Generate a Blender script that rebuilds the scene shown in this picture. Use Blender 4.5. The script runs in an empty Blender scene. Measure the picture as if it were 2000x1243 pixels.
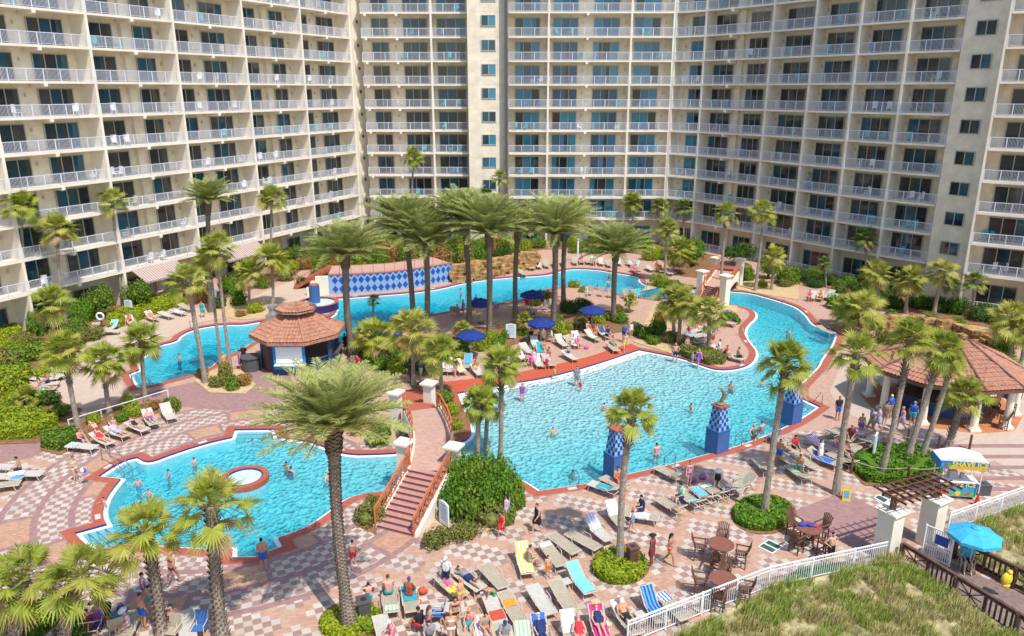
import bpy, bmesh, math, random
from mathutils import Vector, Matrix, noise
from mathutils.geometry import tessellate_polygon, delaunay_2d_cdt
R = math.radians
rnd = random.Random(7)
scene = bpy.context.scene
col = scene.collection

# ---------------------------------------------------------------- camera, world, sun, exposure
CAM_H, PITCH, FPX = 22.0, R(16.8), 1475.0
cd = bpy.data.cameras.new("camera"); cam = bpy.data.objects.new("camera", cd); col.objects.link(cam)
cam.location = (0, 0, CAM_H); cam.rotation_euler = (R(90) - PITCH, 0, 0)
cd.sensor_width = 36; cd.lens = FPX / 2000 * 36; cd.clip_end = 3000
scene.camera = cam
SUN_DIR = Vector((0.58, -0.815, 1.69)).normalized()          # towards the sun
w = bpy.data.worlds.new("World"); scene.world = w; w.use_nodes = True
sky = w.node_tree.nodes.new("ShaderNodeTexSky"); sky.sky_type = 'NISHITA'; sky.sun_disc = False
sky.sun_elevation = math.asin(SUN_DIR.z); sky.sun_rotation = math.atan2(SUN_DIR.x, SUN_DIR.y)
bg = w.node_tree.nodes["Background"]; bg.inputs[1].default_value = 0.15
w.node_tree.links.new(sky.outputs[0], bg.inputs[0])
sl = bpy.data.lights.new("sun", 'SUN'); sl.energy = 3.5; sl.angle = R(0.5); sl.color = (1, .95, .87)
so = bpy.data.objects.new("sun", sl); col.objects.link(so)
so.rotation_euler = SUN_DIR.to_track_quat('Z', 'Y').to_euler()
scene.view_settings.view_transform = 'Standard'; scene.view_settings.look = 'None'
scene.view_settings.exposure = 0.42
scene.render.engine = 'CYCLES'
scene.cycles.max_bounces = 5; scene.cycles.transparent_max_bounces = 8

# ---------------------------------------------------------------- placing helpers
_c, _s = math.cos(PITCH), math.sin(PITCH)
def G(x, y, z=0.0):
    "the point at height z seen at photo pixel x, y"
    dz = 621.5 - y
    d = (x - 1000, FPX * _c + dz * _s, -FPX * _s + dz * _c)
    k = (z - CAM_H) / d[2]
    return Vector((d[0] * k, d[1] * k, z))
def HT(Y, py):
    "height of a point at distance Y seen at pixel row py"
    t = (621.5 - py) / FPX
    return CAM_H + Y * (t * _c - _s) / (_c + t * _s)
def PX(v):
    h = v[2] - CAM_H; dep = v[1] * _c - h * _s
    return 1000 + FPX * v[0] / dep, 621.5 - FPX * (v[1] * _s + h * _c) / dep

# ---------------------------------------------------------------- mesh builder
class MB:
    def __init__(s): s.v = []; s.f = []; s.m = []; s.uv = None
    def add(s, vs, fs, m=0):
        b = len(s.v); s.v += [tuple(v) for v in vs]
        s.f += [tuple(b + i for i in f) for f in fs]; s.m += [m] * len(fs)
    def quad(s, a, b, c, d, m=0): s.add([a, b, c, d], [(0, 1, 2, 3)], m)
    def tri(s, a, b, c, m=0): s.add([a, b, c], [(0, 1, 2)], m)
    def box(s, c, d, m=0, rz=0, M=None):
        hx, hy, hz = d[0] / 2, d[1] / 2, d[2] / 2
        vs = [Vector((x * hx, y * hy, z * hz)) for z in (-1, 1) for y in (-1, 1) for x in (-1, 1)]
        if M is None: M = Matrix.Translation(c) @ Matrix.Rotation(rz, 4, 'Z')
        vs = [M @ v for v in vs]
        s.add(vs, [(0, 2, 3, 1), (4, 5, 7, 6), (0, 1, 5, 4), (1, 3, 7, 5), (3, 2, 6, 7), (2, 0, 4, 6)], m)
    def box2(s, x0, x1, y0, y1, z0, z1, m=0):
        s.box(((x0 + x1) / 2, (y0 + y1) / 2, (z0 + z1) / 2), (x1 - x0, y1 - y0, z1 - z0), m)
    def bar(s, p, q, w, h=None, m=0, up=(0, 0, 1)):
        p, q = Vector(p), Vector(q); h = h or w; d = q - p; L = d.length
        if L < 1e-6: return
        d /= L; u = Vector(up)
        if abs(d.dot(u)) > .98: u = Vector((0, 1, 0))
        r = d.cross(u).normalized(); u = r.cross(d)
        M = Matrix((r, d, u)).transposed().to_4x4(); M.translation = (p + q) / 2
        s.box(None, (w, L, h), m, M=M)
    def tube(s, pts, rad, n=6, m=0, cap=True):
        pts = [Vector(p) for p in pts]; N = len(pts)
        if not hasattr(rad, '__len__'): rad = [rad] * N
        b = len(s.v); prev = None
        for i, p in enumerate(pts):
            d = (pts[min(i + 1, N - 1)] - pts[max(i - 1, 0)]).normalized()
            if prev is None:
                u = Vector((0, 0, 1)) if abs(d.z) < .9 else Vector((1, 0, 0))
                r = d.cross(u).normalized()
            else: r = (prev - d * prev.dot(d)).normalized()
            prev = r; u = r.cross(d)
            for k in range(n):
                a = 2 * math.pi * k / n
                s.v.append(tuple(p + (r * math.cos(a) + u * math.sin(a)) * rad[i]))
        for i in range(N - 1):
            for k in range(n):
                k2 = (k + 1) % n
                s.f.append((b + i * n + k, b + i * n + k2, b + (i + 1) * n + k2, b + (i + 1) * n + k)); s.m.append(m)
        if cap:
            s.f.append(tuple(b + k for k in range(n))[::-1]); s.m.append(m)
            s.f.append(tuple(b + (N - 1) * n + k for k in range(n))); s.m.append(m)
    def cyl(s, c, r, h, n=16, m=0, r2=None):
        c = Vector(c); s.tube([c, c + Vector((0, 0, h))], [r, r if r2 is None else r2], n, m)
    def prism(s, poly, z0, z1, m=0):
        n = len(poly); vs = [(p[0], p[1], z0) for p in poly] + [(p[0], p[1], z1) for p in poly]
        tr = tessellate_polygon([[Vector((p[0], p[1], 0)) for p in poly]])
        s.add(vs, [tuple(t) for t in tr] + [tuple(i + n for i in t) for t in tr] +
              [(i, (i + 1) % n, (i + 1) % n + n, i + n) for i in range(n)], m)
    def sheet(s, poly, z, m=0, holes=()):
        loops = [[Vector((p[0], p[1], 0)) for p in poly]] + [[Vector((p[0], p[1], 0)) for p in h] for h in holes]
        vs = [(v.x, v.y, z) for l in loops for v in l]
        fs = []
        for t in tessellate_polygon(loops):
            a, b, c = (Vector(vs[i]) for i in t)
            fs.append(tuple(t) if (b - a).cross(c - a).z > 0 else tuple(t)[::-1])
        s.add(vs, fs, m)
    def ico(s, c, r, sub=1, m=0, sc=(1, 1, 1)):
        bm = bmesh.new(); bmesh.ops.create_icosphere(bm, subdivisions=sub, radius=1)
        vs = [(c[0] + v.co.x * r * sc[0], c[1] + v.co.y * r * sc[1], c[2] + v.co.z * r * sc[2]) for v in bm.verts]
        s.add(vs, [tuple(v.index for v in f.verts) for f in bm.faces], m); bm.free()
    def mesh(s, name, mats, smooth=False):
        me = bpy.data.meshes.new(name); me.from_pydata(s.v, [], s.f)
        for m in (mats if isinstance(mats, (list, tuple)) else [mats]): me.materials.append(m)
        if any(s.m): me.polygons.foreach_set("material_index", s.m)
        if smooth: me.polygons.foreach_set("use_smooth", [True] * len(s.f))
        me.update(); return me
    def build(s, name, mats, parent=None, smooth=False, loc=None):
        return link(name, s.mesh(name, mats, smooth), parent, loc)
def link(name, me, parent=None, loc=None, rz=0):
    o = bpy.data.objects.new(name, me); col.objects.link(o)
    if parent: o.parent = parent
    if loc is not None: o.location = loc
    o.rotation_euler = (0, 0, rz); return o
def empty(name, loc=(0, 0, 0), rz=0):
    o = link(name, None, None, loc, rz); o.empty_display_size = .3; return o
THINGS = []
def tag(o, label=None, cat=None, group=None, kind=None):
    if label: o['label'] = label
    if cat: o['category'] = cat
    if group: o['group'] = group
    if kind: o['kind'] = kind
    return o
LM = [("near footbridge", 820, 900), ("near footbridge stairs", 770, 1040), ("round spa", 478, 937), ("octagonal bar", 575, 680), ("blue tile wall", 760, 540), ("far footbridge", 1410, 550), ("shave ice cart", 1850, 930),
      ("right hand bar", 1850, 790), ("fish pedestal", 1399, 860), ("leftmost blue pedestal", 1200, 920), ("rightmost blue pedestal", 1545, 810), ("cream gate pillars", 1770, 1050), ("nearest wooden table", 1408, 1130), ("striped awning", 300, 530),
      ("life ring", 200, 632), ("table with blue bags", 1577, 1030), ("square waste bin", 712, 1190), ("left pool", 350, 700), ("zero entry edge", 1080, 730), ("curved peninsula", 1430, 680), ("round lime bed", 1212, 1100), ("golden rock waterfall", 960, 520),
      ("pool's right corner", 1630, 650), ("roped bed", 1740, 910), ("boardwalk", 1880, 1100), ("long lime hedge", 60, 830), ("window tower", 955, 470), ("left wing lawn hedge", 280, 610), ("curved rock wall", 1800, 640), ("near pool corner steps", 180, 1050),
      ("bottom left corner", 60, 1200), ("bottom edge", 1000, 1243), ("blue parasols", 1050, 610), ("right stair tower", 1840, 560), ("building's inner corner", 1340, 480), ("big pool's far bank", 1350, 690), ("deck behind far pool", 1150, 510)]
USED = {}
def lab(desc, x, y):
    "a label that says where the thing stands next to the landmarks of the place, 16 words at most"
    ds = sorted(LM, key=lambda l: (l[1] - x) ** 2 + 3 * (l[2] - y) ** 2)
    def rel(l):
        dx, dy = x - l[1], y - l[2]
        if abs(dx) > 2.2 * abs(dy): return "right of" if dx > 0 else "left of"
        return "in front of" if dy > 0 else "behind"
    def ok(t): return t not in USED and len(t.split()) <= 16
    c = ["%s %s the %s" % (desc, rel(ds[0]), ds[0][0])]
    for a, b in ((0, 1), (0, 2), (1, 2), (0, 3), (1, 3), (2, 3), (0, 4), (1, 4)): c.append("%s %s the %s, %s the %s" % (desc, rel(ds[a]), ds[a][0], rel(ds[b]), ds[b][0]))
    c += ["%s %s the %s" % (desc, rel(ds[k]), ds[k][0]) for k in range(1, 7)]
    for w in ("smaller", "second", "third", "further", "nearer", "outer", "inner", "fourth", "fifth"): c += ["%s %s %s the %s" % (w, desc, rel(ds[k]), ds[k][0]) for k in (0, 1)]
    for t in c:
        if ok(t): USED[t] = 1; return t
    return " ".join(c[0].split()[:16])

# ---------------------------------------------------------------- materials
class NT:
    def __init__(s, m): s.t = m.node_tree; s.n = s.t.nodes; s.b = s.n["Principled BSDF"]
    def new(s, k, **kw):
        n = s.n.new(k)
        for a, v in kw.items(): setattr(n, a, v)
        return n
    def lk(s, a, b): s.t.links.new(a, b)
    def put(s, inp, v):
        if hasattr(v, 'links') or hasattr(v, 'is_linked'): s.lk(v, inp)
        else: inp.default_value = v
    def math(s, op, a, b=0, c=0):
        n = s.new("ShaderNodeMath", operation=op)
        for i, v in enumerate((a, b, c)): s.put(n.inputs[i], v)
        return n.outputs[0]
    def mix(s, f, a, b, bt='MIX'):
        n = s.new("ShaderNodeMix", data_type='RGBA', blend_type=bt)
        s.put(n.inputs[0], f); s.put(n.inputs[6], a); s.put(n.inputs[7], b); return n.outputs[2]
    def noise(s, vec, sc, det=3, ro=.6):
        n = s.new("ShaderNodeTexNoise"); n.inputs["Scale"].default_value = sc; n.inputs["Detail"].default_value = det
        n.inputs["Roughness"].default_value = ro
        if vec is not None: s.lk(vec, n.inputs["Vector"])
        return n.outputs[0]
    def ramp(s, f, a, b):
        n = s.new("ShaderNodeMapRange"); s.lk(f, n.inputs[0]); n.inputs[1].default_value = a; n.inputs[2].default_value = b; return n.outputs[0]
    def xyz(s):
        g = s.new("ShaderNodeNewGeometry"); x = s.new("ShaderNodeSeparateXYZ"); s.lk(g.outputs["Position"], x.inputs[0]); return g.outputs["Position"], x.outputs
def c4(c): return (c[0], c[1], c[2], 1)
def newmat(name):
    m = bpy.data.materials.new(name); m.use_nodes = True; return m, NT(m)
def mat(name, c, rough=.7, var=.12, sc=3.0, spec=.35, metal=0, bump=0, hue=0):
    m, t = newmat(name); t.b.inputs["Roughness"].default_value = rough; t.b.inputs["Metallic"].default_value = metal
    t.b.inputs["Specular IOR Level"].default_value = spec
    if var:
        tc = t.new("ShaderNodeTexCoord"); nz = t.noise(tc.outputs["Object"], sc, 4)
        f = t.ramp(nz, .3, .7)
        dk = tuple(x * (1 - var * 1.6) for x in c); lt = tuple(min(1, x * (1 + var)) for x in c)
        t.lk(t.mix(f, c4(dk), c4(lt)), t.b.inputs["Base Color"])
        if bump:
            bn = t.new("ShaderNodeBump"); bn.inputs["Strength"].default_value = bump; t.lk(nz, bn.inputs["Height"]); t.lk(bn.outputs[0], t.b.inputs["Normal"])
    else: t.b.inputs["Base Color"].default_value = c4(c)
    m.diffuse_color = c4(c); return m
_fm = {}
def paint(c, rough=.75):
    k = (tuple(round(x, 3) for x in c), rough)
    if k not in _fm: _fm[k] = mat("cloth_%d" % len(_fm), c, rough, .1, 8)
    return _fm[k]
def brickcol(t, P, base, var=.18):
    "small paver courses, stains and patches in the colour of the pavers"
    br = t.new("ShaderNodeTexBrick"); t.lk(P, br.inputs["Vector"]); br.inputs["Scale"].default_value = 1
    br.inputs["Brick Width"].default_value = .22; br.inputs["Row Height"].default_value = .11; br.inputs["Mortar Size"].default_value = .006
    br.inputs["Color1"].default_value = c4([x * (1 - var) for x in base]); br.inputs["Color2"].default_value = c4([min(1, x * (1 + var)) for x in base])
    br.inputs["Mortar"].default_value = c4([x * .72 for x in base])
    n1 = t.ramp(t.noise(P, .22, 5, .65), .35, .65)
    n2 = t.ramp(t.noise(P, 2.3, 4, .7), .3, .7)
    c = t.mix(t.math('MULTIPLY', n1, .42), br.outputs[0], c4([base[0] * .98, base[1] * 1.12, base[2] * 1.2]))
    return t.mix(t.math('MULTIPLY', n2, .34), c, c4([base[0] * .58, base[1] * .55, base[2] * .58]))
def pavermat(name, base, var=.18):
    m, t = newmat(name); P, x = t.xyz(); t.lk(brickcol(t, P, base, var), t.b.inputs["Base Color"]); t.b.inputs["Roughness"].default_value = .85; return m
WHITE_P, ROSE_P, BRICK_P, MAUVE_P, ORANGE_P = (.60, .535, .46), (.33, .195, .16), (.51, .31, .22), (.35, .20, .185), (.50, .29, .185)
def checker(t, a, b, cell, P):
    ca = t.math('FLOOR', t.math('DIVIDE', a, cell)); cb = t.math('FLOOR', t.math('DIVIDE', b, cell))
    par = t.math('FLOORED_MODULO', t.math('ADD', ca, cb), 2)
    cv = t.new("ShaderNodeCombineXYZ"); t.lk(ca, cv.inputs[0]); t.lk(cb, cv.inputs[1])
    wn = t.new("ShaderNodeTexWhiteNoise", noise_dimensions='2D'); t.lk(cv.outputs[0], wn.inputs["Vector"])
    v = wn.outputs["Value"]
    wc = t.mix(t.math('MULTIPLY', v, .7), c4(WHITE_P), c4((.40, .34, .30)))
    rc = t.mix(t.math('MULTIPLY', v, .8), c4(ROSE_P), c4((.34, .215, .18)))
    c = t.mix(par, wc, rc)
    return t.mix(t.math('MULTIPLY', t.ramp(t.noise(P, 1.1, 5, .7), .35, .75), .34), c, c4((.30, .22, .18)))
def front_paving():
    "checkered bands laid on the diagonal between plain brick bands"
    m, t = newmat("checkered_paving_bands"); P, x = t.xyz(); an = R(-24); ca, sa = math.cos(an), math.sin(an)
    a = t.math('ADD', t.math('MULTIPLY', x[0], ca), t.math('MULTIPLY', x[1], -sa)); b = t.math('ADD', t.math('MULTIPLY', x[0], sa), t.math('MULTIPLY', x[1], ca))
    a = t.math('ADD', a, 200); b = t.math('ADD', b, 200)
    cell = .37
    fa = t.math('FLOORED_MODULO', t.math('FLOOR', t.math('DIVIDE', a, cell)), 16)
    ib = t.math('FLOOR', t.math('DIVIDE', b, cell)); ia = t.math('FLOOR', t.math('DIVIDE', a, cell))
    s1 = t.math('FLOORED_MODULO', t.math('ADD', ia, ib), 8); s2 = t.math('FLOORED_MODULO', t.math('SUBTRACT', ia, ib), 14)
    mask = t.math('MULTIPLY', t.math('LESS_THAN', s1, 4.5), t.math('LESS_THAN', s2, 11.5))
    ck = checker(t, a, b, cell, P); bk = brickcol(t, P, BRICK_P)
    t.lk(t.mix(mask, bk, ck), t.b.inputs["Base Color"]); t.b.inputs["Roughness"].default_value = .85; return m
def ring_paving(C, R0):
    m, t = newmat("ring_paving_round_pool"); P, x = t.xyz()
    dx = t.math('SUBTRACT', x[0], C[0]); dy = t.math('SUBTRACT', x[1], C[1])
    r = t.math('SQRT', t.math('ADD', t.math('MULTIPLY', dx, dx), t.math('MULTIPLY', dy, dy)))
    th = t.math('MULTIPLY', t.math('ARCTAN2', dy, dx), 9.5)
    rr = t.math('SUBTRACT', r, R0)
    band = t.math('FLOORED_MODULO', rr, 2.0); nb = t.math('FLOOR', t.math('DIVIDE', rr, 2.0))
    sec = t.math('FLOORED_MODULO', t.math('ADD', th, t.math('MULTIPLY', nb, 3.1)), 9.95)
    ck = checker(t, r, t.math('ADD', th, 100), .36, P)
    box = t.math('LESS_THAN', sec, 2.2); spoke = t.math('LESS_THAN', t.math('ABSOLUTE', t.math('SUBTRACT', sec, 1.1)), 1.35)
    c = t.mix(spoke, ck, brickcol(t, P, MAUVE_P)); c = t.mix(box, c, brickcol(t, P, ORANGE_P))
    c = t.mix(t.math('GREATER_THAN', band, 1.62), c, brickcol(t, P, MAUVE_P))
    t.lk(c, t.b.inputs["Base Color"]); t.b.inputs["Roughness"].default_value = .85; return m
def leafmat(name, c, c2, back=.35):
    m, t = newmat(name); g = t.new("ShaderNodeNewGeometry"); oi = t.new("ShaderNodeObjectInfo")
    f = t.math('ADD', t.math('MULTIPLY', g.outputs["Random Per Island"], .75), t.math('MULTIPLY', oi.outputs["Random"], .25))
    cc = t.mix(f, c4(c), c4(c2)); t.lk(cc, t.b.inputs["Base Color"]); t.b.inputs["Roughness"].default_value = .55
    t.b.inputs["Specular IOR Level"].default_value = .3
    tr = t.new("ShaderNodeBsdfTranslucent"); t.lk(cc, tr.inputs[0]); ms = t.new("ShaderNodeMixShader"); ms.inputs[0].default_value = back
    out = t.n["Material Output"]; t.lk(t.b.outputs[0], ms.inputs[1]); t.lk(tr.outputs[0], ms.inputs[2]); t.lk(ms.outputs[0], out.inputs[0]); return m
M = dict(
 cream=mat("cream_stucco", (.82, .75, .62), .85, .08, .5), creamd=mat("stucco_recess", (.80, .71, .55), .85, .10, .9),
 cream2=mat("pale_stucco", (.80, .73, .60), .85, .05, .8), white=mat("white_paint", (.80, .80, .80), .5, .04, 2),
 frame=mat("window_frame", (.42, .40, .34), .5, .05), terra=mat("terracotta_rail", (.50, .16, .07), .6, .12, 3),
 coping=pavermat("red_brick_coping", (.43, .105, .06), .14), redband=pavermat("orange_red_pavers", (.52, .095, .045), .1),
 mauve=pavermat("mauve_pavers", MAUVE_P), deck=pavermat("pink_pavers", (.52, .32, .245)), tan=pavermat("tan_deck", (.56, .43, .34), .06),
 orange=pavermat("orange_pavers", ORANGE_P), orangefloor=pavermat("orange_bar_floor", (.55, .20, .08)),
 mulch=mat("mulch", (.25, .13, .06), .95, .3, 4), sand=mat("sand", (.55, .40, .22), .95, .15, 2, bump=.4), pinkgravel=mat("pink_gravel", (.50, .35, .24), .95, .2, 9),
 rail=mat('railing_paint', (.68, .70, .78), .5, .05), navy=mat("navy_tile", (.03, .035, .16), .3, .1), poolwhite=mat("pool_white", (.78, .82, .84), .5, .04), 
 tile=None, trunk=mat("palm_trunk", (.34, .28, .22), .95, .3, 7, bump=.6), boots=mat("palm_boots", (.24, .18, .13), .95, .45, 12, bump=.8),
 bark=mat("bark", (.16, .12, .08), .95, .3, 8), wood=mat("brown_wood", (.16, .075, .05), .6, .2, 4), table=mat("brown_table", (.24, .095, .065), .5, .12, 3),
 dwood=mat("boardwalk_wood", (.13, .065, .05), .7, .25, 3), bdeck=mat("boardwalk_deck", (.24, .17, .15), .8, .2, 5),
 navyc=mat("navy_canvas", (.012, .035, .22), .8, .1), lblue=mat("light_blue_canvas", (.05, .42, .72), .8, .08, 2),
 taupe=mat("taupe_sling", (.40, .35, .26), .8, .1, 5), greys=mat("grey_sling", (.50, .48, .43), .8, .08, 5), tubec=mat("champagne_tube", (.62, .52, .42), .4, .05),
 steel=mat("steel", (.35, .37, .40), .3, .05, metal=.8), black=mat("black_plastic", (.03, .03, .035), .5, .1), dgrey=mat("dark_grey", (.09, .09, .10), .6, .1),
 blueped=mat("blue_pedestal", (.055, .13, .34), .5, .06), pavblue=mat("pavilion_blue", (.03, .07, .17), .6, .08), pavtrim=mat("pavilion_trim", (.03, .24, .55), .5, .06),
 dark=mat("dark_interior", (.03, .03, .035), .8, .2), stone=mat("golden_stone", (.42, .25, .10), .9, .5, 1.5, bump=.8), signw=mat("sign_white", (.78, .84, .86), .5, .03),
 signb=mat("sign_blue", (.12, .38, .62), .5, .05), red=mat("red_plastic", (.65, .06, .03), .5, .05), yellow=mat("yellow_plastic", (.75, .55, .04), .5, .05),
 lampc=mat("lamp_shade", (.55, .5, .42), .5, .03), roofr=None)
def struct(o, kind='structure'): o['kind'] = kind; return o
# ---------------------------------------------------------------- pool outline (photo pixels, 1 = keep the corner)
POOL_PX = [(284,694),(304,675),(346,666),(350,656),(372,645),(399,638),(443,633),(473,634),(500,629),(560,620),(600,620,1),(640,622),(658,610),(655,596),(642,584,1),
 (669,582),(736,577),(838,569),(919,549),(1000,541),(1071,537),(1084,532),(1110,525),(1140,525),(1170,527),(1196,532),(1220,535),(1252,541),(1250,549),(1262,557),(1290,561),(1340,563),(1400,566),
 (1430,569),(1463,571),(1500,581),(1527,589),(1557,599),(1578,616),(1588,633),(1611,641),(1638,650,1),(1632,672),(1610,700),(1604,716),(1581,738),(1560,760),(1567,778,1),(1603,795,1),(1564,822),(1500,852),(1427,878),
 (1374,890),(1306,910),(1235,925),(1184,939),(1102,953),(1051,960,1),(1020,939),(1000,936),(950,945),(880,950),(800,955),(738,961),(714,965),(690,970),(670,980),(646,1000),(612,1024),(582,1038),(544,1051,1),(554,1068,1),
 (531,1075),(500,1089,1),(453,1090,1),(453,1072,1),(408,1075),(340,1070),(272,1066),(232,1064),(191,1077,1),(165,1064),(146,1041,1),(208,1024,1),(201,1011),(201,990),(211,966),(235,936,1),(191,931,1),(238,900),(268,893,1),(289,905),
 (340,885),(408,864),(453,854,1),(458,839,1),(537,838,1),(541,853,1),(602,861),(631,871),(677,888),(735,887),(772,885),(830,880),(902,864),(919,852),(921,838),(905,800),(893,768,1),
 (940,759),(1000,748),(1051,741),(1101,729),(1162,712),(1248,683,1),(1304,694),(1338,701),(1372,714),(1405,724),(1453,718),(1473,704),(1478,687),(1463,670),(1453,652),(1457,636),(1479,617),(1468,604),(1440,597),
 (1415,594),(1380,592),(1330,590),(1277,585),(1257,582),(1216,577),(1179,566),(1135,560),(1095,560),(1051,569),(1020,586),(1000,589),(919,602),(855,612),(804,622),(740,632),(713,640),(700,656),(680,667),(659,669,1),
 (560,669,1),(500,664),(473,684),(439,697),(405,724),(355,738),(304,751),(267,758,1),(250,731,1),(272,722,1),(264,704,1)]
def chaikin(pts, it=2):
    P = [(G(p[0], p[1]), len(p) > 2) for p in pts]
    for _ in range(it):
        Q = []
        for i, (p, s) in enumerate(P):
            if s: Q.append((p, s)); continue
            a, b = P[i - 1][0], P[(i + 1) % len(P)][0]
            Q += [(p.lerp(a, .25), False), (p.lerp(b, .25), False)]
        P = Q
    return [p for p, s in P]
POOL = chaikin(POOL_PX)
POOL = [p for i, p in enumerate(POOL) if (p - POOL[i - 1]).length > .05]
if sum(a.x * b.y - b.x * a.y for a, b in zip(POOL, POOL[1:] + POOL[:1])) < 0: POOL.reverse()     # counter-clockwise
def offset(P, d):
    out = []; n = len(P)
    for i in range(n):
        a = (P[i] - P[i - 1]); b = (P[(i + 1) % n] - P[i]); a.z = b.z = 0; a.normalize(); b.normalize()
        na, nb = Vector((a.y, -a.x, 0)), Vector((b.y, -b.x, 0)); m = (na + nb)
        m = m.normalized() if m.length > .2 else na
        out.append(P[i] + m * d / max(.45, m.dot(na)))
    return out
def strip(name, P, d0, z0, d1, z1, m, parent=None, kind=None):
    A, B = offset(P, d0), offset(P, d1); b = MB(); n = len(P)
    for i in range(n):
        j = (i + 1) % n
        b.quad((A[i].x, A[i].y, z0), (A[j].x, A[j].y, z0), (B[j].x, B[j].y, z1), (B[i].x, B[i].y, z1))
    return b.build(name, m, parent)
# ground: one sheet to the horizon with the pool cut out
C1 = G(478, 937); C1.z = 0
def ground_material():
    m, t = newmat("ground_paving"); P, x = t.xyz()
    base = brickcol(t, P, (.52, .32, .24))
    dx = t.math('SUBTRACT', x[0], C1.x); dy = t.math('SUBTRACT', x[1], C1.y)
    r = t.math('SQRT', t.math('ADD', t.math('MULTIPLY', dx, dx), t.math('MULTIPLY', dy, dy)))
    def grab(mm):       # copy a finished colour network into this tree
        return mm
    return m, t, P, x, r, base
def paving_nodes():
    m, t, P, x, r, base = ground_material()
    # ring bands round the near pool
    dx = t.math('SUBTRACT', x[0], C1.x); dy = t.math('SUBTRACT', x[1], C1.y)
    th = t.math('MULTIPLY', t.math('ARCTAN2', dy, dx), 9.5)
    rr = t.math('SUBTRACT', r, 7.35)
    band = t.math('FLOORED_MODULO', rr, 1.75); nb = t.math('FLOOR', t.math('DIVIDE', rr, 1.75))
    sec = t.math('FLOORED_MODULO', t.math('ADD', t.math('ADD', th, 40), t.math('MULTIPLY', nb, 3.1)), 9.95)
    mv = brickcol(t, P, MAUVE_P); og = brickcol(t, P, ORANGE_P)
    ck = checker(t, r, t.math('ADD', th, 100), .37, P)
    spoke = t.math('LESS_THAN', t.math('ABSOLUTE', t.math('SUBTRACT', sec, 1.3)), 1.3); box = t.math('LESS_THAN', t.math('ABSOLUTE', t.math('SUBTRACT', sec, 1.3)), 1.05)
    ringc = t.mix(t.math('GREATER_THAN', band, 1.4), t.mix(box, t.mix(spoke, ck, mv), og), mv)
    # diagonal checkered bands on the front deck
    an = R(-24); ca, sa = math.cos(an), math.sin(an)
    a = t.math('ADD', t.math('ADD', t.math('MULTIPLY', x[0], ca), t.math('MULTIPLY', x[1], -sa)), 200); b = t.math('ADD', t.math('ADD', t.math('MULTIPLY', x[0], sa), t.math('MULTIPLY', x[1], ca)), 200)
    cell = .37
    ia = t.math('FLOOR', t.math('DIVIDE', a, cell)); ib = t.math('FLOOR', t.math('DIVIDE', b, cell))
    s1 = t.math('FLOORED_MODULO', t.math('ADD', ia, ib), 8); s2 = t.math('FLOORED_MODULO', t.math('SUBTRACT', ia, ib), 14)
    mask = t.math('MULTIPLY', t.math('LESS_THAN', s1, 4.5), t.math('LESS_THAN', s2, 11.5))
    frontc = t.mix(mask, brickcol(t, P, BRICK_P), checker(t, a, b, cell, P))
    inring = t.math('MULTIPLY', t.math('LESS_THAN', r, 12.6), t.math('LESS_THAN', x[0], -4.4))
    infront = t.math('LESS_THAN', x[1], t.math('ADD', 45.5, t.math('MULTIPLY', x[0], .05)))
    c = t.mix(infront, base, frontc); c = t.mix(inring, c, ringc)
    t.lk(c, t.b.inputs["Base Color"]); t.b.inputs["Roughness"].default_value = .88
    return m
g = MB(); Rg = 900
CP = offset(POOL, .02)
g.sheet([(-Rg, -60), (Rg, -60), (Rg, 1600), (-Rg, 1600)], 0, 0, [CP[::-1]])
struct(g.build("ground", paving_nodes()))
# coping, navy tile line and white ledge of the pool
root = empty("pool_edge"); struct(root)
strip("coping", POOL, .52, .012, .0, .03, M['coping'], root)
strip("mortar_joint", POOL, .60, .004, .52, .012, M['mauve'], root)
strip("tile_line", POOL, 0, .03, -.02, -.085, M['navy'], root)
strip("ledge", POOL, -.02, -.085, -.24, -.10, M['poolwhite'], root)
strip("pool_wall", POOL, -.24, -.10, -.27, -1.45, M['poolwhite'], root)
# pool floor: shallow at the zero entry, deep elsewhere
ZE = [G(893, 768), G(1000, 748), G(1101, 729), G(1162, 712), G(1248, 683)]
def segd(p, a, b):
    ab = b - a; t = max(0, min(1, (p - a).dot(ab) / ab.length_squared)); return (p - a - ab * t).length
def depth(p):
    d = min(segd(p, ZE[i], ZE[i + 1]) for i in range(4))
    e = min((p - G(*q)).length for q in ((215, 918), (180, 1050), (497, 846), (262, 745), (1590, 795)))
    z = min(1.2, .03 + .02 * d + .045 * max(0, d - 9))
    if e < 2.4 and p.y < 60: z = min(z, .25 + .3 * int(e / .55))
    return -z - .05
def pool_floor():
    F = offset(POOL, -.25); pts = [(p.x, p.y) for p in F]; n = len(pts); xs = [p[0] for p in pts]; ys = [p[1] for p in pts]
    y = min(ys)
    while y < max(ys):
        x = min(xs)
        while x < max(xs):
            pts.append((x, y)); x += .8
        y += .8
    vs, es, fs, _, _, _ = delaunay_2d_cdt([Vector(p) for p in pts], [(i, (i + 1) % n) for i in range(n)], [], 1, 1e-4)
    b = MB(); b.add([(v.x, v.y, depth(Vector((v.x, v.y, 0)))) for v in vs], [tuple(f) for f in fs]); return b
def inside(p, poly):
    c = False; j = len(poly) - 1
    for i in range(len(poly)):
        a, b = poly[i], poly[j]
        if (a[1] > p[1]) != (b[1] > p[1]) and p[0] < (b[0] - a[0]) * (p[1] - a[1]) / (b[1] - a[1]) + a[0]: c = not c
        j = i
    return c
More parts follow.
